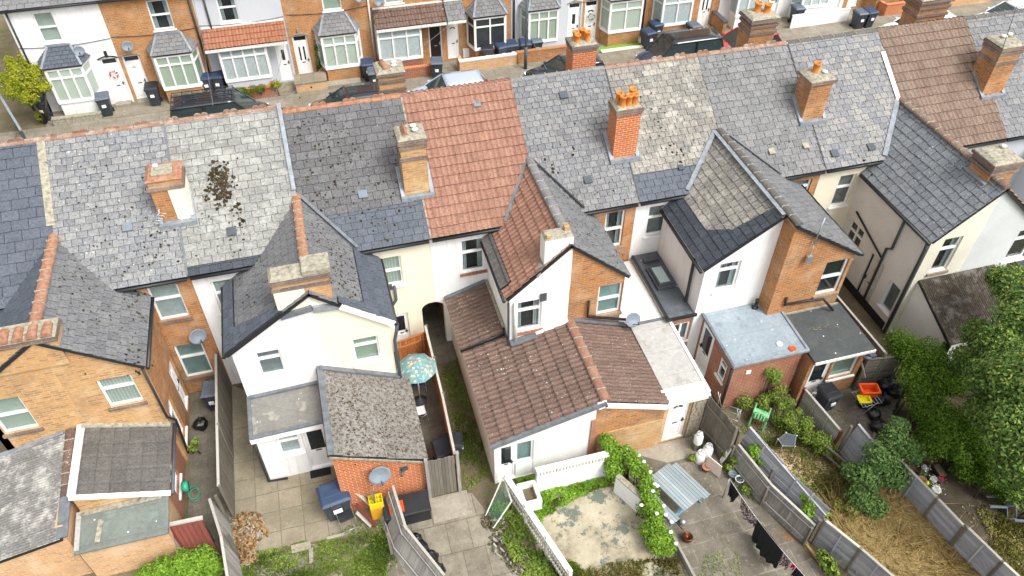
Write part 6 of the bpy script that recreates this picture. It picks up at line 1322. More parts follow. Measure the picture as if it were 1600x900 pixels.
# ------------------------------------------------------------------ single things in the yards
def lump(mb, c, r, seed, sz=.8, seg=14, m=0, amp=.18):
    rr = random.Random(seed); ph = [rr.uniform(0, 6.28) for _ in range(8)]; V = []; Fc = []; S, T = seg, seg//2+2; c = Vector(c)
    for i in range(T+1):
        th = math.pi*i/T
        for j in range(S):
            a = 2*math.pi*j/S; q = 1+amp*(math.sin(3*a+ph[0]+th*2)+.7*math.sin(5*th+ph[1]+a)+.6*math.sin(7*a+ph[2]-3*th))*.6+rr.uniform(-.05, .05)
            z = r*sz*math.cos(th)*q; V.append(c+Vector((r*math.sin(th)*math.cos(a)*q, r*math.sin(th)*math.sin(a)*q, max(z, -r*sz*.85)+r*sz*.85)))
    for i in range(T):
        for j in range(S): Fc.append((i*S+j, (i+1)*S+j, (i+1)*S+(j+1) % S, i*S+(j+1) % S))
    mb.add(V, Fc, m, rr.random(), True)
k = N('black_bin_bag'); k.base('#141518', .28, .6); k.bump(k.noise(18, 4), .7, .03); M['bag'] = k.m
def bag(px, py, r, label, seed, z=0, group='black rubbish bags'):
    p = PZ(px, py, z+r*.4); p.z = z; t = thing('rubbish_bag', label, 'rubbish bag', p, 0, group); b = MB(); lump(b, p, r, seed, .75, 18); b.build('bag', M['bag'], t)
    b = MB(); b.tube([p+Vector((0, 0, r*1.3)), p+Vector((.02, 0, r*1.55)), p+Vector((.06, .02, r*1.75))], [.03, .02, .06], 6); b.build('knot', M['bag'], t); return t
bag(314, 664, .22, 'single black bag in the narrow brick yard', 1)
for i, (x, y, r, l) in enumerate([(650, 845, .2, 'uppermost black bag in the line beside the loose boards'), (657, 860, .24, 'second black bag down the line beside the loose boards'), (670, 874, .25, 'third black bag down the line beside the loose boards'), (680, 892, .24, 'lowest black bag in the line at the bottom edge')]): bag(x, y, r, l, i+3)
for i, (x, y, r, l, z) in enumerate([(1383, 600, .3, 'black bag against the dark panel, behind the orange basket', .1), (1398, 612, .28, 'black bag right of the orange basket', .0), (1375, 625, .28, 'black bag under the right leg of the rack', 0), (1350, 630, .22, 'black bag squeezed beneath the rack', 0), (1365, 648, .22, 'flattened black sack in front of the rack', 0), (1372, 668, .27, 'black bag with white paper near the leaning panel', 0)]): bag(x, y, r, l, i+20, z)
# bins in the back yards
bt = protos['bin_blue']
def bin_at(px, py, z, rz, lid, label, group='wheeled bins in the back yards', tilt=None):
    o = copy_tree(protos[lid]); o.scale = (.9, .9, .92); p = PZ(px, py, z); o.location = (p.x, p.y, 0); o.rotation_euler.z = rz; o['label'] = label; o['group'] = group; return o
o = bin_at(521, 772, 1.0, .15, 'bin_blue', 'wide blue-lidded bin at the corner of the bright brick store'); o.scale = (1.35, 1.0, 1.05)
t = bin_at(691, 700, .9, .1, 'bin_black', 'dark bin inside the gate of the parasol yard'); t = bin_at(1300, 606, 1.0, .1, 'bin_black', 'black bin below the window of the felt roofed extension'); t.scale = (.95, .85, .85); t = bin_at(706, 690, .8, 1.4, 'bin_black', 'second dark bin against the plank fence by the gate')
t = bin_at(327, 604, 1.0, -.1, 'bin_grey', 'grey bin under the lower brick wall window')
# parasol
def parasol():
    p = PZ(650, 572, 1.75); r, n = .62, 8; t = thing('parasol', 'blue patterned garden parasol open over the narrow yard', 'parasol', (p.x, p.y, 0)); b = MB(); top = Vector((p.x, p.y, 1.98)); ring = []
    V = [top]; R_ = [[], []]
    for lvl, (q, z) in enumerate(((.55, 1.88), (1.0, 1.66))):
        for j in range(n*2):
            a = math.pi*j/n+.2; s_ = 1 if j % 2 == 0 else .955; V.append(Vector((p.x+math.cos(a)*r*q*s_, p.y+math.sin(a)*r*q*s_, z-(0 if j % 2 == 0 else .015))))
    m_ = n*2; Fc = [(0, 1+j, 1+(j+1) % m_) for j in range(m_)]+[(1+j, 1+m_+j, 1+m_+(j+1) % m_, 1+(j+1) % m_) for j in range(m_)]
    b.add(V, Fc, 0); V2 = [v-Vector((0, 0, .012)) for v in V]; b.add(V2, [f[::-1] for f in Fc], 0)
    k = N('patterned_parasol_cloth'); v_ = k.vor(11); v_.feature = 'F1'; v_.distance = 'CHEBYCHEV'; cl = k.ramp(_sep(k, v_.outputs['Color']), [(0, '#6a8a88'), (.4, '#8aa398'), (.5, '#c2b684'), (.62, '#b8908a'), (.74, '#5a84a0'), (.9, '#a8b49a')], 'CONSTANT'); cl = k.mix(k.math('GREATER_THAN', v_.outputs['Distance'], .42), cl, '#6c9090'); M['parasol'] = k.base(cl, .8, .2)
    b.build('canopy', M['parasol'], t); k = MB(); k.tube([(p.x, p.y, 0), (p.x, p.y, 1.97)], .02, 8); k.build('pole', M['upvc'], t); k = MB()
    for j in range(n): a = 2*math.pi*j/n+.2; k.tube([(p.x, p.y, 1.93), (p.x+math.cos(a)*r*.98, p.y+math.sin(a)*r*.98, 1.64)], .006, 4)
    k.build('ribs', M['steel'], t); k = MB(); k.lathe([(.22, 0), (.22, .06), (.06, .12), (.04, .2), (.0, .2)], (p.x, p.y, 0), 14); k.build('base', M['darkgrey'], t)
parasol()
def fold_chair(px, py, rz, label, seatm, name='folding_chair', group=None, z=0, s=1.0, frame='steel'):
    p = PZ(px, py, .4); t = thing(name, label, 'chair', (p.x, p.y, z), rz, group); t.scale = (s, s, s); k = MB(); k.box(-.2, .2, -.18, .2, .43, .46); k.build('seat', M[seatm], t, local=True, bevel=.01); k = MB(); k.hexa([(-.2, .2, .62), (.2, .2, .62), (.2, .22, .62), (-.2, .22, .62)], [(-.2, .27, .88), (.2, .27, .88), (.2, .29, .88), (-.2, .29, .88)]); k.build('backrest', M[seatm], t, local=True)
    for x in (-.22, .22):
        k = MB(); k.tube([(x, -.24, 0), (x, .22, .6), (x, .29, .9)], .012, 6); k.build('leg', M[frame], t, local=True); k = MB(); k.tube([(x, .28, 0), (x, -.2, .44)], .012, 6); k.build('leg', M[frame], t, local=True)
    k = MB(); k.tube([(-.22, -.24, .02), (.22, -.24, .02)], .01, 6); k.tube([(-.22, .29, .9), (.22, .29, .9)], .012, 6); k.build('stretcher', M[frame], t, local=True); return t
fold_chair(540, 806, .2, 'chrome framed folding chair with black seat in front of the blue-lidded bin', 'black'); fold_chair(654, 600, 3.0, 'blue chair pushed under the parasol', 'bin_blue'); fold_chair(657, 640, 1.6, 'small white seated chair in the parasol yard', 'upvc', s=.8)
M['mint'] = plain('mint_green_plastic', '#7fc08a', .4, .06); M['orange'] = plain('orange_plastic', '#d8531c', .35, .06); M['yellow'] = plain('yellow_plastic', '#d8c81e', .4, .06); M['amber'] = plain('amber_plastic', '#d09a2a', .4, .08); M['pink'] = plain('pink_cloth', '#c9246e', .8, .1); M['copper'] = plain('copper_bowl', '#5e3620', .35, .25, metal=.7); M['blacktex'] = plain('black_fabric', '#17181a', .9, .3, 10)
def plastic_chair(px, py, rz, label, mat, tilt=(0, 0), z=0, group='moulded plastic garden chairs'):
    p = PZ(px, py, .3+z); t = thing('plastic_chair', label, 'garden chair', (p.x, p.y, z), rz, group); t.rotation_euler = (tilt[0], tilt[1], rz); k = MB(); k.box(-.22, .22, -.22, .2, .4, .425); k.build('seat', M[mat], t, local=True, bevel=.02)
    k = MB()
    for j in range(5): x = -.18+j*.09; k.hexa([(x-.03, .2, .42), (x+.03, .2, .42), (x+.03, .225, .42), (x-.03, .225, .42)], [(x-.03, .3, .82-abs(j-2)*.03), (x+.03, .3, .82-abs(j-2)*.03), (x+.03, .32, .82-abs(j-2)*.03), (x-.03, .32, .82-abs(j-2)*.03)])
    k.tube([(-.22, .2, .42), (-.22, .3, .76), (-.12, .31, .86), (.12, .31, .86), (.22, .3, .76), (.22, .2, .42)], .02, 8); k.build('backrest', M[mat], t, local=True)
    for x in (-.22, .22):
        k = MB(); k.tube([(x, -.2, .62), (x, .24, .64)], .022, 8); k.build('armrest', M[mat], t, local=True)
        for y in (-.2, .2): k = MB(); k.hexa([(x-.03, y*1.2-.03, 0), (x+.03, y*1.2-.03, 0), (x+.03, y*1.2+.03, 0), (x-.03, y*1.2+.03, 0)], [(x-.025, y-.025, .63 if y < 0 else .42), (x+.025, y-.025, .63 if y < 0 else .42), (x+.025, y+.025, .63 if y < 0 else .42), (x-.025, y+.025, .63 if y < 0 else .42)]); k.build('leg', M[mat], t, local=True)
    return t
plastic_chair(1187, 652, 2.4, 'mint green plastic chair among the overgrown plants', 'mint'); plastic_chair(1552, 785, 1.0, 'grey-white plastic chair tipped over on the dark path', 'dish', (1.2, .3)); plastic_chair(1590, 800, -.6, 'grey-white plastic chair at the right edge, lying on its side', 'dish', (0, 1.3), .1)
# storage box, yellow crate, amber cabinet
t = thing('storage_box', 'black garden storage box below the satellite dish', 'storage box', (.25, 11.6, 0)); k = MB(); k.box(-.35, .9, 11.35, 11.95, 0, .5); k.build('body', M['black'], t, bevel=.02); k = MB(); k.hexa([(-.38, 11.32, .5), (.93, 11.32, .5), (.93, 11.98, .56), (-.38, 11.98, .56)], [(-.36, 11.34, .56), (.91, 11.34, .56), (.91, 11.96, .62), (-.36, 11.96, .62)]); k.build('lid', M['black'], t, bevel=.015)
t = thing('tray', 'orange tray with papers on the black storage box', 'tray', (.0, 11.6, .62)); k = MB(); k.box(-.2, .2, 11.42, 11.75, .625, .66); k.box(-.2, .2, 11.42, 11.44, .66, .7); k.box(-.2, .2, 11.73, 11.75, .66, .7); k.build('tray', M['orange'], t); k = MB(); k.box(-.12, .08, 11.48, 11.66, .661, .675); k.build('paper', M['upvc'], t)
p = PZ(590, 795, .3); t = thing('cupboard', 'amber plastic cupboard beside the stacked fence boards', 'cupboard', (p.x, p.y, 0)); k = MB(); k.box(p.x-.2, p.x+.2, p.y-.16, p.y+.16, 0, .62); k.build('body', M['amber'], t, bevel=.02); k = MB(); k.box(p.x-.17, p.x-.01, p.y-.175, p.y-.161, .05, .58); k.box(p.x+.01, p.x+.17, p.y-.175, p.y-.161, .05, .58); k.build('doors', M['amber'], t)
t = thing('crate', 'bright yellow crate on top of the amber cupboard', 'crate', (p.x, p.y, .63)); k = MB(); x, y = p.x, p.y
for a in ((x-.19, x+.19, y-.15, y-.13), (x-.19, x+.19, y+.13, y+.15), (x-.19, x-.17, y-.13, y+.13), (x+.17, x+.19, y-.13, y+.13)): k.box(*a, .63, .82)
k.box(x-.17, x+.17, y-.13, y+.13, .63, .65); k.build('sides', M['yellow'], t); k = MB(); [k.box(x-.17+i*.08, x-.15+i*.08, y-.13, y+.13, .74, .76) for i in range(1, 5)]; k.box(x-.17, x+.17, y-.01, y+.01, .765, .78); k.build('dividers', M['yellow'], t)
for i, (a, b, m, l) in enumerate([((552, 765, .9), (592, 800, .2), 'wood_white', 'pale board leaning against the bright brick store, topmost'), ((556, 788, .6), (588, 822, .1), 'wood_red', 'red-brown board among the planks by the bright brick store'), ((583, 748, 1.3), (578, 790, .1), 'wood_tan', 'raw timber offcut standing by the yellow crate'), ((557, 800, .4), (580, 822, .05), 'wood_white', 'lowest pale board by the bright brick store'), ((563, 762, .8), (600, 800, .15), 'wood_grey', 'grey board leaning against the bright brick store')]):
    k = MB(); k.bar(PZ(*a), PZ(*b), .12, .025, up=(.3, .3, 1)); tag(k.build('plank', M[m]), l, 'plank', 'loose planks')
# dish, camera and vents on the bright brick wall
sat_dish('satellite_dish', (-.27, 12.0, 1.75), (.1, -1, .55), .28, 'large blue-grey satellite dish on the bright brick store')
sat_dish('satellite_dish', (8.05, 14.85, 2.6), (.2, -1, .75), .24, 'grey satellite dish between the brick wing and the pale flat roof'); sat_dish('satellite_dish', (-4.75, 17.5, 2.75), (.4, -1, .6), .24, 'dark satellite dish on the brick wall above the narrow yard')
k = MB(); k.box(.3, .5, 12.165, 12.2, 1.45, 1.62); k.tube([(.38, 12.17, 1.53), (.3, 11.98, 1.5)], .045, 10); k.build('outlet_pipe', M['darkgrey'], H[3]); k = MB(); k.box(-.75, -.5, 12.185, 12.2, 1.75, 1.83); k.box(-.6, -.35, 12.185, 12.2, 1.2, 1.28); k.build('air_brick', M['brick_red'], H[3])
k = MB(); k.box(1.02, 1.14, 17.68, 17.79, 3.0, 3.16); k.build('wall_light', M['darkgrey'], H[3])
# doormat, debris heap
p = PZ(501, 737); k = MB(); k.box(p.x-.3, p.x+.3, p.y-.17, p.y+.17, .006, .022); tag(k.build('doormat', M['blacktex']), 'dark doormat outside the white extension door', 'doormat')
def rubble(name, px, n, spread, cols, label, kind='stuff', cat=None, size=(.03, .1), seed=3, hgt=.18, flat=.25):
    rr = random.Random(seed); k = MB()
    for i in range(n):
        bx, by, rx, ry = px[rr.randrange(len(px))]; a, q = rr.uniform(0, 6.28), math.sqrt(rr.random()); c = PZ(bx+math.cos(a)*rx*q, by+math.sin(a)*ry*q); c.z = .01+hgt*(1-q)*rr.random(); s_ = rr.uniform(*size)
        d1 = Vector((rr.uniform(-1, 1), rr.uniform(-1, 1), rr.uniform(-.4, .4))).normalized(); d2 = d1.cross(Vector((rr.uniform(-.3, .3), rr.uniform(-.3, .3), 1))).normalized()
        k.bar(c-d1*s_, c+d1*s_, s_*rr.uniform(.25, .9), s_*flat, m=0, r=rr.random())
    o = k.build(name, leaf_mat(name+'_mat', cols, .9)); tag(o, label, cat, kind=kind); return o
rubble('debris_heap', [(388, 815, 24, 12), (392, 832, 26, 12), (378, 850, 22, 14), (385, 872, 16, 12)], 2200, 0, ['#5c4a34', '#8a6a42', '#a88a5e', '#c2a57c', '#9aa0a8'], 'heap of leaves and wood scraps by the patio fence', hgt=.25)
rubble('wood_chips', [(1230, 725, 40, 18), (1262, 738, 34, 18), (1215, 712, 26, 10)], 1500, 0, ['#8a7656', '#b59c74', '#d4c09a', '#e2d2b0'], 'scattered pale wood chips', hgt=.08); rubble('litter', [(1200, 668, 40, 20), (1290, 770, 40, 20), (1080, 745, 40, 25)], 260, 0, ['#8a8478', '#b8b0a0', '#d8d4cc'], 'small bits of litter', hgt=.03, size=(.01, .03))
rubble('litter', [(1300, 655, 30, 18), (1550, 800, 50, 25), (1545, 860, 40, 30)], 500, 0, ['#5a5040', '#8a7a58', '#a8a07a'], 'dead leaves on the dark path', hgt=.03, size=(.015, .04)); rubble('litter', [(420, 800, 60, 40), (760, 820, 60, 40), (950, 830, 60, 40), (1150, 830, 60, 40)], 300, 0, ['#6a6250', '#a8a090', '#cfc8b8'], 'grit and leaves on the patios', hgt=.01, size=(.008, .02))
rubble('planter_debris', [(790, 850, 26, 26), (820, 880, 30, 20), (770, 815, 18, 14)], 500, 0, ['#3a3428', '#5f5240', '#6a6a50', '#b8b4ac', '#8a7a68', '#4a5a34'], 'mixed plant pots and litter in the bed', hgt=.2)
# hose reel, bars
p = Vector((-5.68, 13.78, .7)); t = thing('hose_reel', 'green hose reel on the red brick extension wall', 'hose reel', p); k = MB(); k.tube([p+Vector((.0, 0, 0)), p+Vector((.16, 0, 0))], .15, 16); k.build('reel', plain('green_hose', '#2f9a78', .4, .1), t)
k = MB(); k.tube([p+Vector((.2+.14*math.cos(a*.5), .2*math.sin(a*.5), -.3-a*.01)) for a in range(0, 26)], .012, 6); k.build('hose', bpy.data.materials['green_hose'], t)
# door canopy post, rack etc in the next yard
p = PZ(1345, 640); t = thing('drying_rack', 'low folding metal rack standing beside the black bin', 'clothes rack', (p.x, p.y, 0)); k = MB()
for (dx, dy) in ((-.3, -.25), (.3, -.25), (-.3, .25), (.3, .25)): k.tube([(p.x+dx, p.y+dy, 0), (p.x-dx*.8, p.y+dy, .62)], .012, 6)
k.build('legs', M['steel'], t); k = MB()
for i in range(7): x = p.x-.33+i*.11; k.tube([(x, p.y-.3, .62), (x, p.y+.3, .62)], .008, 5)
k.tube([(p.x-.35, p.y-.3, .62), (p.x+.35, p.y-.3, .62)], .01, 5); k.tube([(p.x-.35, p.y+.3, .62), (p.x+.35, p.y+.3, .62)], .01, 5); k.build('rails', M['steel'], t)
def basket(c, w_, d_, h_, mat, label, rz=0):
    t = thing('basket', label, 'basket', c, rz); k = MB(); n = 14
    for f0, f1 in (((0, 0), (1, 0)), ((1, 0), (1, 1)), ((1, 1), (0, 1)), ((0, 1), (0, 0))):
        a = Vector(((f0[0]-.5)*w_, (f0[1]-.5)*d_, 0)); b = Vector(((f1[0]-.5)*w_, (f1[1]-.5)*d_, 0)); k.bar(a*.85+Vector((0, 0, h_/2)), b*.85+Vector((0, 0, h_/2)), .012, h_)
    k.box(-w_*.42, w_*.42, -d_*.42, d_*.42, 0, .012); k.build('sides', M[mat], t, local=True); k = MB(); e = .02
    for a, b in (((-w_/2, -d_/2), (w_/2, -d_/2)), ((w_/2, -d_/2), (w_/2, d_/2)), ((w_/2, d_/2), (-w_/2, d_/2)), ((-w_/2, d_/2), (-w_/2, -d_/2))): k.bar((a[0], a[1], h_), (b[0], b[1], h_), .05, .025)
    k.build('rim', M[mat], t, local=True); return t
basket((p.x+.08, p.y+.12, .64), .55, .36, .26, 'orange', 'orange laundry basket on top of the metal rack', -.25); basket((p.x-.2, p.y-.1, .64), .36, .26, .1, 'yellow', 'small yellow tray on the rack in front of the orange basket', -.25)
def bucket(px, py, r, h_, mat, label, name='bucket', fill=None, z=0):
    p = PZ(px, py, z+h_); t = thing(name, label, 'bucket', (p.x, p.y, z)); k = MB(); k.lathe([(r*.75, 0), (r, h_), (r+.015, h_), (r+.015, h_-.02), (r-.01, h_-.005), (r*.93, h_*.7), (.001, h_*.68)], (p.x, p.y, z), 18); k.build('body', M[mat], t)
    if fill: k = MB(); k.lathe([(r*.9, h_*.7), (r*.9, h_*.72), (.001, h_*.74)], (p.x, p.y, z), 14); k.build('contents', M[fill], t)
    k = MB(); k.tube([(p.x-r, p.y, z+h_-.02)]+[(p.x-r*math.cos(math.pi*i/8), p.y-.08, z+h_-.02+.1*math.sin(math.pi*i/8)) for i in range(1, 8)]+[(p.x+r, p.y, z+h_-.02)], .005, 4); k.build('handle', M['steel'], t); return t
bucket(1281, 622, .16, .24, 'upvc_dirty', 'white bucket with dark red water left of the black bin', fill='tile_wine'); bucket(1145, 740, .11, .24, 'dish', 'grey bucket at the foot of the paling fence'); bucket(1156, 748, .12, .2, 'upvc', 'white washing bowl beside the grey bucket', fill='darkgrey')
# trampoline-like table
p = PZ(1232, 688, .45); t = thing('garden_table', 'small dark angular table with white corner caps among the chips', 'table', (p.x, p.y, 0)); k = MB(); pl = [(p.x+math.cos(a)*.33, p.y+math.sin(a)*.26, .44) for a in (.3, 1.4, 2.7, 3.7, 4.9)]; k.prism(pl, (0, 0, .03)); k.build('top', M['dish'], t)
k = MB(); k.prism([(p.x+(a-p.x)*.9, p.y+(b-p.y)*.9, .471) for a, b, c in pl], (0, 0, .006)); k.build('surface', M['darkgrey'], t)
for a, b, c in pl: k = MB(); k.tube([(a, b, 0), (a, b, .47)], .014, 6); k.lathe([(.03, .46), (.03, .49), (.001, .49)], (a, b, 0), 8); k.build('leg', M['steel'], t)
# gas bottles and boards by the fence
def gas(px, py, z, r, label):
    p = PZ(px, py, z+.25); t = thing('gas_bottle', label, 'gas bottle', (p.x, p.y, z), 0, 'white containers by the dark fence'); k = MB(); k.lathe([(r*.9, 0), (r, .04), (r, .3), (r*.85, .38), (r*.4, .43), (r*.35, .47), (.001, .47)], (p.x, p.y, z), 20); k.build('body', M['upvc'], t); k = MB(); k.lathe([(r*.62, .42), (r*.62, .5), (r*.56, .5), (r*.56, .42), (.001, .42)], (p.x, p.y, z), 16); k.build('collar', M['upvc'], t); k = MB(); k.lathe([(.02, .46), (.02, .53), (.04, .53), (.04, .55), (.001, .55)], (p.x, p.y, z), 8); k.build('valve', M['steel'], t)
gas(1094, 713, 0, .15, 'white gas bottle nearest the pink board'); gas(1106, 703, 0, .16, 'white gas bottle behind, half hidden by the pink board'); gas(1092, 684, .55, .13, 'white container standing on the wooden corner post')
k = MB(); q = PZ(1089, 690, .3); k.box(q.x-.12, q.x+.12, q.y-.12, q.y+.12, 0, .55); tag(k.build('corner_post', M['wood_dark']), 'stubby timber post carrying a white container', 'post')
k = MB(); q = [PZ(1106, 712, .75), PZ(1128, 730, .55), PZ(1124, 748, .02), PZ(1103, 728, .2)]; k.prism(q, (.02, .02, .0)); tag(k.build('board', plain('pale_pink_board', '#d3bfb4', .6, .08)), 'pale pink board leaning by the gas bottles', 'board'); k = MB(); k.bar(PZ(1142, 700, .8), PZ(1126, 722, .05), .12, .03, up=(1, 0, .2)); tag(k.build('board', M['upvc_dirty']), 'narrow white board propped against the fence corner', 'board')
q = PZ(1103, 732, .1); t = thing('plant_pot', 'terracotta pot under the pale pink board', 'plant pot', (q.x, q.y, 0)); k = MB(); k.lathe([(.09, 0), (.12, .18), (.14, .18), (.14, .22), (.11, .22), (.001, .16)], (q.x, q.y, 0), 14); k.build('pot', M['terracotta'], t)
for i, (a, b, l) in enumerate([((1167, 752, .02), (1262, 850, .02), 'long raw timber length on the ground along the paling fence'), ((1200, 782, .06), (1222, 806, .06), 'short timber length on the ground'), ((1218, 795, .02), (1290, 890, .02), 'second raw timber length further down the fence')]):
    k = MB(); k.bar(PZ(*a), PZ(*b), .07, .04); tag(k.build('plank', M['wood_tan']), l, 'plank', 'timber lengths by the washing')
k = MB(); k.bar(PZ(1052, 842, .1), PZ(1085, 905, .1), .07, .25); tag(k.build('edging_board', M['wood_grey']), 'weathered edging board between tan patio and flags', 'board')
# picnic table
a, b = PZ(1030, 735, .72), PZ(1084, 787, .72); a.z = b.z = 0; d = (b-a); L = d.length; ang = math.atan2(d.y, d.x); c = a.lerp(b, .5); t = thing('picnic_table', 'weathered pale blue picnic table on the stained flags', 'picnic table', (c.x, c.y, 0), ang); M['blue_wood'] = wood_mat('flaking_blue_paint', '#7697aa', '#a39a8a'); M['blue_paint'] = wood_mat('blue_painted_timber', '#6f9cb8', '#86aec4')
k = MB()
for j in range(8): y = -.38+j*.097; k.box(-L/2, L/2, y, y+.088, .71, .735, 0, random.random())
k.build('tabletop', M['blue_wood'], t, local=True)
for sgn in (-1, 1):
    k = MB(); [k.box(-L/2, L/2, sgn*.62-.13+j*.09, sgn*.62-.05+j*.09, .42, .445, 0, random.random()) for j in range(3)]; k.build('bench', M['blue_wood'], t, local=True)
for x in (-L/2+.15, L/2-.15):
    k = MB(); k.bar((x, -.7, .39), (x, .7, .39), .04, .07); k.bar((x, -.6, .0), (x, -.25, .7), .04, .08, up=(1, 0, 0)); k.bar((x, .6, .0), (x, .25, .7), .04, .08, up=(1, 0, 0)); k.build('leg_frame', M['blue_paint'], t, local=True)
# fire bowl
p = PZ(1075, 838, .2); t = thing('fire_bowl', 'rusty copper fire bowl with a shovel handle on the flags', 'fire bowl', (p.x, p.y, 0)); k = MB(); k.lathe([(.08, 0), (.13, .06), (.15, .18), (.13, .22), (.11, .2), (.001, .12)], (p.x, p.y, .0), 16); k.build('bowl', M['copper'], t); k = MB(); k.tube([(p.x, p.y, .22), (p.x-.18, p.y+.45, .3)], .015, 6); k.build('handle', M['copper'], t)
p = PZ(1067, 815, .1); k = MB(); k.lathe([(.07, 0), (.09, .1), (.07, .16), (.001, .17)], (p.x, p.y, 0), 10); tag(k.build('metal_jug', M['steel']), 'small metal jug by the fire bowl', 'jug')
# washing line with clothes
LA, LB_ = PZ(1140, 748, 1.0), PZ(1262, 905, 1.35); t = thing('washing_line', 'sagging washing line over the stained flags', 'washing line', LA); k = MB(); pts = [LA.lerp(LB_, i/20)-Vector((0, 0, .16*4*(i/20)*(1-i/20))) for i in range(21)]; k.tube(pts, .006, 5); k.build('line', M['upvc'], t); k = MB(); k.tube([LA-Vector((0, 0, LA.z)), LA], .02, 6); k.build('post', M['steel'], t)
def on_line(f): i = f*20; a = int(min(i, 19)); return pts[a].lerp(pts[a+1], i-a)
def garment(f0, f1, h_, mat, label, name='clothing', taper=0, seed=1, cat='clothing'):
    rr = random.Random(seed); a, b = on_line(f0), on_line(f1); d = b-a; nrm = Vector((-d.y, d.x, 0)).normalized(); V = []; nx, nz = 26, 10; ph = rr.uniform(0, 6)
    for s_ in (0, 1):
        for i in range(nx+1):
            for j in range(nz+1):
                u, v = i/nx, j/nz; uu = .5+(u-.5)*(1+taper*v); V.append(a+d*uu+Vector((0, 0, -h_*v*(1+.06*math.sin(9*u+ph))))+nrm*(.035*math.sin(u*30+ph)*v+.05*math.sin(u*7+ph)*v+.012*s_))
    Fc = []; n_ = (nx+1)*(nz+1)
    for i in range(nx):
        for j in range(nz): q = i*(nz+1)+j; Fc.append((q, q+nz+1, q+nz+2, q+1)); Fc.append((n_+q, n_+q+1, n_+q+nz+2, n_+q+nz+1))
    k = MB(); k.add(V, Fc, 0, .5, True); t_ = thing(name, label, cat, a, 0, 'washing on the line'); k.build('cloth', M[mat], t_); k = MB()
    for q in (a, b): k.box(q.x-.012, q.x+.012, q.y-.012, q.y+.012, q.z-.05, q.z+.03)
    k.build('peg', M['upvc'], t_) if False else None
    return t_
k = N('striped_cloth'); wv = k.n('ShaderNodeTexWave', Scale=1.6); wv.bands_direction = 'X'; k.l(k.uv(), wv.inputs[0]); M['stripe'] = k.base(k.ramp(wv.outputs['Fac'], [(.2, '#3a3236'), (.5, '#7a6a6a'), (.8, '#b8aca8')]), .9)
garment(.02, .15, .6, 'blacktex', 'black top hanging at the far end of the washing line', taper=-.5, seed=2); garment(.18, .4, .5, 'stripe', 'brown and grey striped cloth on the washing line', seed=3); garment(.4, .73, 1.0, 'blacktex', 'large black sheet like garment on the washing line', seed=4, name='black_garment'); garment(.74, .82, .5, 'stripe', 'small dark brown cloth right of the large black garment', seed=5); garment(.84, .87, .2, 'pink', 'small bright pink cloth pegged on the line', seed=6); garment(.88, .97, .5, 'blacktex', 'narrow black garment at the near end of the line', taper=.5, seed=7)
# metal frames left of the mint chair
t = thing('airer_frame', 'tangled white metal airer beside the dark board fence', 'clothes airer', (10.3, 11.4, 0)); k = MB()
for a, b in (((1118, 645, .1), (1126, 615, 1.0)), ((1130, 650, .1), (1122, 612, 1.1)), ((1130, 650, .3), (1158, 660, .3)), ((1150, 675, 0), (1158, 640, .9)), ((1158, 675, 0), (1152, 640, .9)), ((1140, 672, 0), (1156, 642, .9)), ((1132, 632, .6), (1156, 640, .9)), ((1128, 640, .5), (1154, 648, .7)), ((1146, 662, .2), (1158, 664, .4))): k.tube([PZ(*a), PZ(*b)], .012, 5)
k.build('bars', M['steel'], t)
# pots, planters by the dark path
def pot(px, py, r, m, label, flower=None, group='plant pots beside the dark path'):
    p = PZ(px, py, r); t = thing('plant_pot', label, 'plant pot', (p.x, p.y, 0), 0, group); k = MB(); k.lathe([(r*.7, 0), (r, r*1.3), (r*1.12, r*1.3), (r*1.12, r*1.55), (r*.9, r*1.55), (.001, r*1.2)], (p.x, p.y, 0), 14); k.build('pot', M[m], t)
    if flower:
        k = MB(); rr = random.Random(int(px)); 
        for i in range(60):
            q = Vector((p.x+rr.gauss(0, r*.7), p.y+rr.gauss(0, r*.7), r*1.5+abs(rr.gauss(0, r*.6)))); s_ = .03; d1 = Vector((rr.uniform(-1, 1), rr.uniform(-1, 1), rr.uniform(-.3, .3)))*s_; d2 = Vector((rr.uniform(-1, 1), rr.uniform(-1, 1), rr.uniform(-.3, .3)))*s_; k.add([q-d1, q-d2, q+d1, q+d2], [(0, 1, 2, 3)], 0, rr.random())
        k.build('plant', FLW[flower], t)
FLW = {'white': leaf_mat('white_flowers', ['#5a7a40', '#e8e8e4', '#dfe6e0', '#f0f0f0']), 'red': leaf_mat('red_flowers', ['#4f6a34', '#c83a52', '#d85a70']), 'green': leaf_mat('pot_leaves', ['#3f5a2a', '#5f7a3a', '#7a9450']), 'pink': leaf_mat('pink_flowers', ['#4f6a34', '#d84a90', '#e070a8'])}
for x, y, r, m, l, f in [(1439, 752, .14, 'terracotta', 'large terracotta pot nearest the bush', None), (1449, 760, .1, 'terracotta', 'small terracotta pot beside the yellow ball', 'green'), (1458, 750, .09, 'upvc_dirty', 'pot of white flowers behind the yellow ball', 'white'), (1468, 750, .1, 'darkgrey', 'pot of red flowers beside the black trough', 'red'), (1462, 766, .12, 'upvc_dirty', 'wide pot of white flowers nearest the panel fence', 'white'), (1450, 772, .1, 'darkgrey', 'pot with white and green plants against the panel fence', 'white'), (1445, 733, .09, 'dish', 'pot of mixed plants under the bush edge', 'white'), (1440, 742, .08, 'darkgrey', 'small dark pot at the bush edge', 'green'), (1458, 776, .08, 'dish', 'small pot with greenery at the fence foot', 'green')]: pot(x, y, r, m, l, f)
pot(475, 126, .13, 'upvc_dirty', 'white pot of pink flowers on the paved planter', 'pink', 'front garden pots')
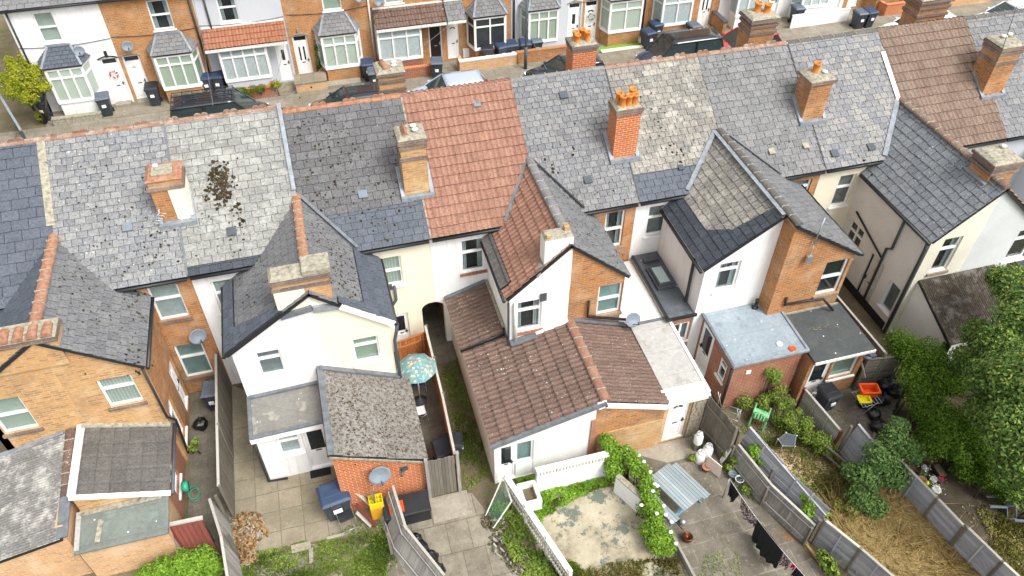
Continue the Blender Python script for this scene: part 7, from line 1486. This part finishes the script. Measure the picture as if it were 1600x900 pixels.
for x0, y0, x1, y1, m, l in ((1444, 706, 1460, 724, 'tile_wine', 'terracotta red trough on the dark path'), (1462, 726, 1474, 744, 'black', 'black trough beyond the terracotta red one')):
    a, b = PZ(x0, y0, .2), PZ(x1, y1, .2); a.z = b.z = 0; t = thing('planter_trough', l, 'planter', a, 0, 'long plant troughs'); k = MB(); k.bar(a+Vector((0, 0, .11)), b+Vector((0, 0, .11)), .26, .22); k.build('trough', M[m], t); k = MB(); k.bar(a+Vector((0, 0, .225)), b+Vector((0, 0, .225)), .2, .02); k.build('soil', M['soil'], t)
p = PZ(1448, 755, .25); k = MB(); k.lathe([(.001, 0), (.05, .02), (.07, .07), (.05, .12), (.001, .14)], (p.x, p.y, .2), 12); tag(k.build('ball', M['yellow']), 'small yellow ball among the plant pots', 'ball')
# old timber and pallets by the black bags
for i, (a, b, l) in enumerate([((1337, 690, .5), (1345, 655, .0), 'old timber leaning over the leaning panel'), ((1360, 700, .1), (1373, 655, .1), 'broken pallet slat by the black bags'), ((1352, 590, 1.2), (1346, 565, 1.6), 'grey plank propped on the dark panel'), ((1395, 690, .6), (1393, 655, .9), 'white pole among the rubbish bags'), ((1280, 688, .5), (1322, 722, .4), 'dark bench slat in the overgrown corner'), ((1278, 700, .2), (1318, 735, .2), 'lower dark bench slat in the overgrown corner')]):
    k = MB(); k.bar(PZ(*a), PZ(*b), .08, .03, up=(.2, .3, 1)); tag(k.build('plank', M['wood_dark']), l, 'plank', 'old timber')
k = MB(); k.box(11.95, 12.45, 14.1, 14.2, 0, .01) if False else None
for px, m, l, r in (((1218, 538), 'upvc', 'white round lid lying on the blue-grey flat roof', .1), ((1238, 545), 'orange', 'orange-red round lid lying on the blue-grey flat roof', .11)):
    p = PZ(px[0], px[1], 2.2); k = MB(); k.lathe([(r, 0), (r, .03), (r*.8, .045), (r*.75, .03), (r*.25, .03), (r*.2, .045), (.001, .045)], (p.x, p.y, 2.2), 20); tag(k.build('lid', M[m]), l, 'lid')
p = PZ(1290, 507, 2.1); k = MB(); rr = random.Random(3)
for i in range(40): q = p+Vector((rr.gauss(-.25, .25), rr.gauss(0, .06), 0)); a = rr.uniform(-.6, .6); k.tube([(q.x, q.y, 2.1), (q.x+.14*math.cos(a), q.y+.14*math.sin(a), 2.11)], .004, 4)
tag(k.build('straw', M['wood_tan']), 'thin wisps of straw on the dark felt roof', kind='stuff')
# security camera on the felt extension, white box
k = MB(); k.tube([(14.55, 12.1, 1.95), (14.75, 11.95, 1.95)], .06, 10); k.box(14.75, 14.95, 12.0, 12.12, 1.88, 2.0); k.build('floodlight', M['darkgrey'], H[7]); k = MB(); k.box(7.2, 7.3, 0, 0, 0, 0) if False else None
# ------------------------------------------------------------------ vegetation
def leaves(mb, lobes, n, size, seed, up=.35, shell=.55, droop=0, clump=.9, flat=False, rmul=1.0):
    """leaf-sized rhombs spread through lobes [(centre, (rx,ry,rz), weight)]; whole clumps share a tone"""
    g = np.random.default_rng(seed); W_ = np.array([l[2] if len(l) > 2 else 1 for l in lobes], float); W_ /= W_.sum(); idx = g.choice(len(lobes), n, p=W_)
    C_ = np.array([list(l[0]) for l in lobes])[idx]; Rr = np.array([list(l[1]) for l in lobes])[idx]; d = g.normal(size=(n, 3)); d /= np.linalg.norm(d, axis=1)[:, None]
    # knobbly outline: twig clusters on each lobe
    nc = max(6, len(lobes)*14); cl = g.integers(0, nc, n); cd = g.normal(size=(nc, 3)); cd /= np.linalg.norm(cd, axis=1)[:, None]; d2 = cd[cl]*clump+d*.55; L_ = np.linalg.norm(d2, axis=1); q = np.clip(L_, .2, 1.25); d2 /= L_[:, None]
    rad = (shell+(1-shell)*g.random(n)**.5)*(0.72+.4*g.random(nc)[cl]); P_ = C_+d2*Rr*rad[:, None]*rmul; P_[:, 2] = np.maximum(P_[:, 2], .03)
    nr = d2+np.array([0, 0, up*1.5])+g.normal(size=(n, 3))*.5; nr /= np.linalg.norm(nr, axis=1)[:, None]; a = np.cross(nr, g.normal(size=(n, 3))); a /= np.linalg.norm(a, axis=1)[:, None]; b = np.cross(nr, a)
    s = size*(.6+.8*g.random(n))[:, None]; tone = np.clip(.5+.28*(g.random(nc)[cl]-.5)*2+.2*g.normal(size=n)+.1*(d2[:, 2]), 0, 1)
    V = np.stack([P_-a*s, P_-b*s*.5+nr*s*.1, P_+a*s, P_+b*s*.5+nr*s*.1], 1).reshape(-1, 3); o = len(mb.v); mb.v += [tuple(x) for x in V.tolist()]
    mb.f += [(o+4*i, o+4*i+1, o+4*i+2, o+4*i+3) for i in range(n)]; mb.mi += [0]*n; mb.r += tone.tolist(); mb.sm += [False]*n
L_ = {'syc': leaf_mat('sycamore_leaf', ['#33471f', '#486030', '#5f7c3e', '#7d9650', '#a0a850']), 'hedge': leaf_mat('privet_leaf', ['#2f4414', '#466020', '#5d7c2a', '#7a9a38']), 'lime': leaf_mat('yellow_green_leaf', ['#5a6a1e', '#7f8c28', '#a0a834', '#b8a83c']),
      'ivy': leaf_mat('climber_leaf', ['#4a661f', '#668a2c', '#80a43a', '#9cba50']), 'bush': leaf_mat('maple_bush_leaf', ['#364c26', '#4a6434', '#627e46', '#7e9858']), 'weed': leaf_mat('weed_leaf', ['#4a5c26', '#667c32', '#829a42', '#9aa656']), 'dry': leaf_mat('dry_grass', ['#7a6640', '#a08a58', '#bda570', '#d2bf8e'], .9), 'brown': leaf_mat('browned_leaf', ['#5a4a30', '#6f7038', '#8a8a48', '#a08a60'])}
def chain(pts, n, r, rz, seed, jit=.1, zj=.1):
    g = random.Random(seed); P = [PZ(*p) for p in pts]; out = []
    for i in range(n):
        f = i/(n-1)*(len(P)-1); a = min(int(f), len(P)-2); c = P[a].lerp(P[a+1], f-a)+Vector((g.gauss(0, jit), g.gauss(0, jit), g.gauss(0, zj))); q = r*g.uniform(.7, 1.25); out.append((c, (q, q, rz*g.uniform(.7, 1.2)), q*q))
    return out
def cover(name, label, polys, n, hgt, size, mat, seed, kind='stuff'):
    g = np.random.default_rng(seed); k = MB(); Q = []
    for px, w_ in polys:
        pts = np.array([tuple(PZ(x, y))[:2] for x, y in px]); m = int(n*w_); lo, hi = pts.min(0), pts.max(0); c = 0; it = 0
        while c < m and it < 60:
            it += 1; q = lo+(hi-lo)*g.random((m*2, 2)); ins = np.zeros(len(q), bool)
            for i in range(len(pts)):
                a, b = pts[i], pts[(i+1) % len(pts)]; ins ^= ((a[1] > q[:, 1]) != (b[1] > q[:, 1])) & (q[:, 0] < (b[0]-a[0])*(q[:, 1]-a[1])/(b[1]-a[1]+1e-12)+a[0])
            d = .5+.5*np.sin(q[:, 0]*5.1+seed)*np.sin(q[:, 1]*4.3+2*seed)+.35*np.sin(q[:, 0]*11.3)*np.sin(q[:, 1]*13.1+seed); ins &= g.random(len(q)) < d; q = q[ins][:m-c]; Q.append(np.c_[q, .3+.7*np.clip(.5+.5*np.sin(q[:, 0]*5.1+seed)*np.sin(q[:, 1]*4.3+2*seed), 0, 1)]); c += len(q)
    Q = np.concatenate(Q); n = len(Q); P_ = np.c_[Q[:, :2], .02+hgt*Q[:, 2]*g.random(n)]; nr = np.array([0, 0, 1.])+g.normal(size=(n, 3))*.5; nr /= np.linalg.norm(nr, axis=1)[:, None]; a = np.cross(nr, g.normal(size=(n, 3))); a /= np.linalg.norm(a, axis=1)[:, None]; b = np.cross(nr, a); s = size*(.5+g.random(n))[:, None]
    V = np.stack([P_-a*s, P_-b*s*.5, P_+a*s, P_+b*s*.5], 1).reshape(-1, 3); V[:, 2] = np.maximum(V[:, 2], .012); k.v = [tuple(x) for x in V.tolist()]; k.f = [(4*i, 4*i+1, 4*i+2, 4*i+3) for i in range(n)]; k.mi = [0]*n; k.sm = [False]*n; k.r = np.clip(.5+.25*np.sin(Q[:, 0]*4+Q[:, 1]*3)+.22*g.normal(size=n), 0, 1).tolist()
    o = k.build(name, L_[mat]); tag(o, label, kind=kind); return o
M['bark'] = wood_mat('tree_bark', '#4a4036', '#6a5e50', axis_v=True)
def plant(name, label, cat, lobes, n, size, mat, seed, trunk=None, group=None, extra=None, **kw):
    base = trunk[0] if trunk else Vector((lobes[0][0][0], lobes[0][0][1], 0)); t = thing(name, label, cat, base, 0, group); k = MB(); leaves(k, lobes, n, size, seed, **kw)
    if extra: leaves(k, *extra)
    k.build('foliage' if not trunk else 'crown', L_[mat], t); k = MB(); rr = random.Random(seed)
    b = Vector(base); b.z = 0; r0 = trunk[1] if trunk else .025
    for l in lobes:
        c = Vector(l[0]); b = b if trunk else Vector((c.x+rr.uniform(-.1, .1), c.y+rr.uniform(-.1, .1), 0)); mid = b.lerp(c, .55)+Vector((rr.uniform(-.1, .1), rr.uniform(-.1, .1), .05)); k.tube([b, mid, c, c+Vector((rr.uniform(-.3, .3)*l[1][0], rr.uniform(-.3, .3)*l[1][1], l[1][2]*.6))], [r0, r0*.65, r0*.4, r0*.1], 7)
        for _ in range(3): e = c+Vector((rr.uniform(-.8, .8)*l[1][0], rr.uniform(-.8, .8)*l[1][1], rr.uniform(-.2, .7)*l[1][2])); k.tube([mid.lerp(c, .6), e], [r0*.3, r0*.06], 5)
    k.build('trunk' if trunk else 'stems', M['bark'], t); return t
def lz(px, py, z, r, rz=None, w_=1): p = PZ(px, py, z); return (p, (r, r, rz or r*.8), w_)
# big sycamore at the right
plant('sycamore_tree', 'large sycamore with pale and dark leaf clumps at the right edge', 'tree', [lz(1590, 445, 4.0, .75), lz(1560, 432, 3.6, .35), lz(1610, 490, 4.4, 1.0), lz(1568, 535, 3.8, .75), lz(1530, 520, 3.0, .5), lz(1512, 560, 2.8, .45), lz(1590, 590, 4.2, 1.0), lz(1548, 590, 3.4, .7), lz(1600, 670, 4.0, .95), lz(1562, 650, 3.2, .7), lz(1650, 600, 4.6, 1.5), lz(1650, 740, 4.0, 1.3), lz(1590, 730, 2.8, .65), lz(1535, 640, 2.8, .45)], 56000, .05, 'syc', 3, trunk=(Vector((19.9, 10.0, 0)), .2), shell=.3, clump=1.1)
plant('hedge_bush', 'tall bright green privet beside the cream wing, left of the sycamore', 'bush', chain([(1405, 535, 1.7), (1435, 555, 1.8), (1470, 560, 2.0), (1500, 600, 1.8), (1455, 600, 1.7), (1425, 590, 1.5), (1440, 640, 1.4), (1475, 660, 1.4), (1460, 690, 1.0)], 34, .5, .6, 4, .12, .12), 42000, .032, 'hedge', 4, shell=.4, clump=1.0)
plant('hedge_bush', 'continuous lower hedge running down beside the dark path to the right edge', 'bush', chain([(1470, 680, 1.0), (1510, 715, 1.0), (1500, 650, 1.5), (1550, 740, 1.0), (1540, 690, 1.4), (1590, 775, .8), (1590, 730, 1.3), (1610, 770, .8), (1565, 755, .5), (1525, 740, .5), (1495, 705, .5), (1470, 675, .5), (1445, 645, .5)], 60, .4, .4, 5, .1, .1), 60000, .032, 'hedge', 5, shell=.4, clump=1.0)
plant('maple_bush', 'broad leaved young maple bush over the leaning panel', 'bush', [lz(1375, 715, 1.5, .55, .5), lz(1400, 690, 1.7, .5, .5), lz(1425, 705, 1.5, .4), lz(1355, 745, 1.1, .5), lz(1395, 740, 1.1, .5), lz(1345, 775, .7, .42), lz(1365, 790, .5, .4), lz(1405, 665, 1.8, .3), lz(1330, 735, .9, .3)], 17000, .042, 'bush', 6, shell=.3, clump=1.1)
plant('overgrown_shrub', 'straggly overgrown shrub against the orange brick extension', 'shrub', chain([(1190, 640, .3), (1210, 590, 1.0), (1205, 570, 1.5), (1222, 620, .6), (1240, 650, .5), (1228, 665, .2), (1262, 680, .4), (1250, 660, .5), (1290, 700, .3), (1275, 700, .2), (1165, 628, .4)], 46, .25, .26, 7, .1, .12), 15000, .03, 'weed', 7, shell=.1, clump=1.2)
plant('street_tree', 'small yellow-green tree on the pavement at the top left', 'tree', [lz(30, 120, 2.3, .7, .6), lz(50, 128, 2.2, .6, .6), lz(20, 140, 1.9, .55), lz(45, 150, 1.7, .5), lz(55, 110, 2.5, .4), lz(12, 122, 2.2, .4), lz(40, 95, 2.6, .35, .5), lz(18, 100, 2.5, .3, .4), lz(70, 135, 2.0, .3)], 12000, .045, 'lime', 9, trunk=(PZ(72, 192), .07), shell=.2, up=.2, clump=1.3)
plant('low_shrub', 'sprig of lime leaves at the foot of the street tree', 'shrub', [lz(62, 180, .5, .2, .3)], 260, .05, 'lime', 10)
plant('climbing_plant', 'thick bright green climber smothering the wall beside the picnic table', 'climber', chain([(950, 690, 1.2), (958, 715, 1.0), (960, 740, .6), (968, 705, 1.1), (985, 712, 1.15), (1000, 735, 1.05), (1012, 760, 1.0), (1006, 790, .6), (1020, 790, .9), (1028, 812, .8), (1012, 828, .5), (1036, 835, .65), (1022, 850, .35), (1044, 850, .4)], 60, .25, .26, 11, .05, .06), 22000, .034, 'ivy', 11, shell=.4, clump=.9)
k = MB(); rr = random.Random(5)
for x, y in ((947, 693), (981, 702), (998, 712), (1006, 722), (1016, 738), (1020, 768), (1027, 760), (1037, 791), (1026, 803), (1040, 805), (1049, 816), (1048, 832), (1056, 850), (1002, 790), (1023, 757)):
    p = PZ(x, y, 1.25 if y < 800 else 1.1); k.lathe([(.015, -.02), (.05, .02), (.055, .035), (.001, .015)], p, 8)
tag(k.build('bindweed_flowers', M['upvc']), 'white trumpet flowers dotted over the bright green climber', kind='stuff')
plant('green_bush', 'dense bright green bush below the red-brown panel', 'bush', [lz(255, 888, .5, .35), lz(285, 880, .6, .4), lz(315, 872, .7, .38), lz(335, 885, .6, .3), lz(230, 897, .3, .3), lz(300, 900, .5, .35)], 9000, .04, 'ivy', 12, shell=.5)
plant('yard_weeds', 'weeds along the foot of the brick wall by the hose', 'weeds', [lz(300, 700, .3, .15), lz(305, 690, .5, .12)], 400, .04, 'weed', 13)
plant('fence_creeper', 'creeper climbing over the broken grey fence, upper clump', 'climber', [lz(1177, 705, .9, .2, .28), lz(1172, 718, .6, .15), lz(1190, 722, .7, .12)], 900, .045, 'ivy', 14); plant('fence_creeper', 'creeper on the fence between washing line and dry grass', 'climber', [lz(1270, 785, .9, .25, .25), lz(1262, 800, .7, .22), lz(1285, 800, .6, .2), lz(1258, 775, .9, .15)], 1300, .045, 'ivy', 15); plant('fence_creeper', 'weeds at the foot of the new grey lap panels', 'climber', [lz(1293, 880, .4, .25), lz(1300, 893, .3, .2), lz(1285, 868, .4, .18)], 900, .045, 'weed', 16); plant('fence_creeper', 'greenery behind the gas bottles', 'climber', [lz(1135, 708, .4, .15), lz(1150, 718, .4, .2), lz(1140, 730, .2, .15), lz(1083, 715, .2, .13), lz(1165, 765, .15, .15)], 1100, .04, 'weed', 17)
plant('grass_clump', 'green and browned undergrowth along the head of the dry grass', 'shrub', [lz(1330, 800, .35, .3), lz(1360, 800, .3, .28), lz(1310, 790, .3, .25), lz(1300, 810, .2, .22)], 2000, .045, 'brown', 18)
plant('clipped_shrub', 'small clipped yellow-green shrub on the brick wall top, front garden', 'shrub', [lz(431, 132, .75, .3, .22)], 700, .035, 'lime', 19); plant('low_hedge', 'low dark hedge behind the orange front wall', 'hedge', [lz(375, 142, .7, .35, .2), lz(392, 140, .7, .35, .2), lz(408, 137, .65, .3, .18)], 1500, .035, 'hedge', 20); plant('wall_climber', 'thin climber up the brick beside the leaded bay', 'climber', [lz(494, 75, 1.6, .12, .5), lz(497, 98, .9, .12, .5)], 400, .05, 'bush', 21)
def grass(name, label, polys, n, hgt, mat, seed, lean=.5, wd=.008, leafy=0):
    g = np.random.default_rng(seed); k = MB(); V = []; R_ = []
    tot = []
    for (px, w_) in polys:
        pts = np.array([tuple(PZ(x, y))[:2] for x, y in px]); m = int(n*w_); lo, hi = pts.min(0), pts.max(0); c = 0
        while c < m:
            q = lo+(hi-lo)*g.random((m*3, 2)); ins = np.zeros(len(q), bool)
            for i in range(len(pts)):
                a, b = pts[i], pts[(i+1) % len(pts)]; cond = ((a[1] > q[:, 1]) != (b[1] > q[:, 1])) & (q[:, 0] < (b[0]-a[0])*(q[:, 1]-a[1])/(b[1]-a[1]+1e-12)+a[0]); ins ^= cond
            dens = np.sin(q[:, 0]*3.1+1)*np.sin(q[:, 1]*2.7+2)+.6*np.sin(q[:, 0]*7.3)*np.sin(q[:, 1]*8.1); ins &= (g.random(len(q)) < .55+.45*dens); q = q[ins][:m-c]; tot.append(q); c += len(q)
            if len(q) == 0: break
    Q = np.concatenate(tot); n = len(Q); dr = g.normal(size=(n, 2))*lean+np.array([.35, -.2])*lean; h_ = hgt*(.5+.8*g.random(n)); a = g.random(n)*math.pi; wv = np.stack([np.cos(a), np.sin(a)], 1)*wd*(.6+g.random(n))[:, None]; tone = np.clip(.5+.3*np.sin(Q[:, 0]*2.3+Q[:, 1]*1.7)+.22*g.normal(size=n), 0, 1)
    z0 = np.zeros((n, 1)); mid = Q+dr*h_[:, None]*.35; top = Q+dr*h_[:, None]
    V = np.stack([np.c_[Q-wv, z0], np.c_[Q+wv, z0], np.c_[mid+wv*.9, h_*.62], np.c_[top, h_*.8+.02], np.c_[mid-wv*.9, h_*.62]], 1).reshape(-1, 3); k.v = [tuple(x) for x in V.tolist()]; k.f = [tuple(range(5*i, 5*i+5)) for i in range(n)]; k.mi = [0]*n; k.r = tone.tolist(); k.sm = [False]*n
    o = k.build(name, L_[mat] if isinstance(mat, str) else mat); tag(o, label, kind='stuff'); return o
grass('dry_grass', 'long flattened straw coloured grass', [([(1290, 800), (1340, 790), (1400, 775), (1420, 800), (1480, 870), (1500, 905), (1370, 905), (1310, 850)], 1.0)], 26000, .42, 'dry', 1, .9, .009)
grass('green_grass', 'rough grass and weeds round the patios', [([(690, 575), (715, 560), (745, 650), (765, 745), (735, 760), (705, 640)], .12), ([(430, 905), (560, 870), (620, 800), (600, 905)], .2), ([(370, 875), (500, 850), (560, 838), (600, 815), (650, 860), (560, 900), (380, 905)], .25), ([(790, 760), (838, 750), (845, 790), (940, 752), (960, 758), (900, 775), (850, 805), (830, 830)], .25), ([(860, 870), (900, 880), (920, 905), (850, 905)], .1)], 26000, .075, 'weed', 2, .6, .009)
grass('green_grass', 'weeds between the wing walls and fences', [([(1160, 650), (1300, 700), (1380, 760), (1300, 790), (1200, 700)], .5), ([(1560, 800), (1620, 830), (1620, 905), (1590, 905), (1540, 850)], .25), ([(870, 905), (950, 880), (1060, 870), (1060, 905)], .25)], 6000, .12, 'brown', 3, .6, .012)
cover('bed_plants', 'leafy plants in the long bed beside the white trellis', [([(765, 790), (800, 790), (840, 850), (870, 905), (815, 905), (785, 850)], 1)], 4200, .28, .035, 'weed', 22)
cover('ground_creeper', 'mat of bright leaves at the foot of the white pierced wall', [([(838, 772), (945, 748), (950, 760), (900, 780), (860, 805), (838, 812)], .6), ([(805, 750), (838, 745), (838, 775), (820, 770)], .2), ([(830, 790), (850, 800), (845, 830), (828, 820)], .2)], 6500, .16, .035, 'ivy', 23)
cover('ground_weeds', 'scattered low weeds in the yards and along fence feet', [([(1150, 660), (1250, 700), (1320, 760), (1390, 790), (1300, 800), (1200, 720)], .3), ([(370, 870), (480, 845), (480, 880), (400, 905), (365, 905)], .18), ([(500, 845), (590, 800), (650, 850), (600, 905), (490, 905)], .25), ([(690, 590), (712, 600), (760, 740), (730, 770)], .1), ([(1120, 700), (1165, 730), (1180, 790), (1130, 740)], .08), ([(1100, 870), (1150, 850), (1160, 900), (1090, 905)], .03)], 9000, .07, .025, 'weed', 24)
cover('ground_weeds', 'green tufts growing through the dry grass', [([(1290, 800), (1400, 780), (1480, 870), (1370, 905), (1310, 850)], 1)], 1500, .3, .03, 'weed', 31)
cover('ground_weeds', 'browned stalks and leaves in the overgrown garden', [([(1200, 640), (1300, 680), (1340, 780), (1290, 790), (1230, 700)], .6), ([(1520, 790), (1620, 830), (1620, 905), (1580, 905)], .4)], 5000, .12, .03, 'brown', 25)
# glimpse of haze free distance: nothing above the roofs is in view
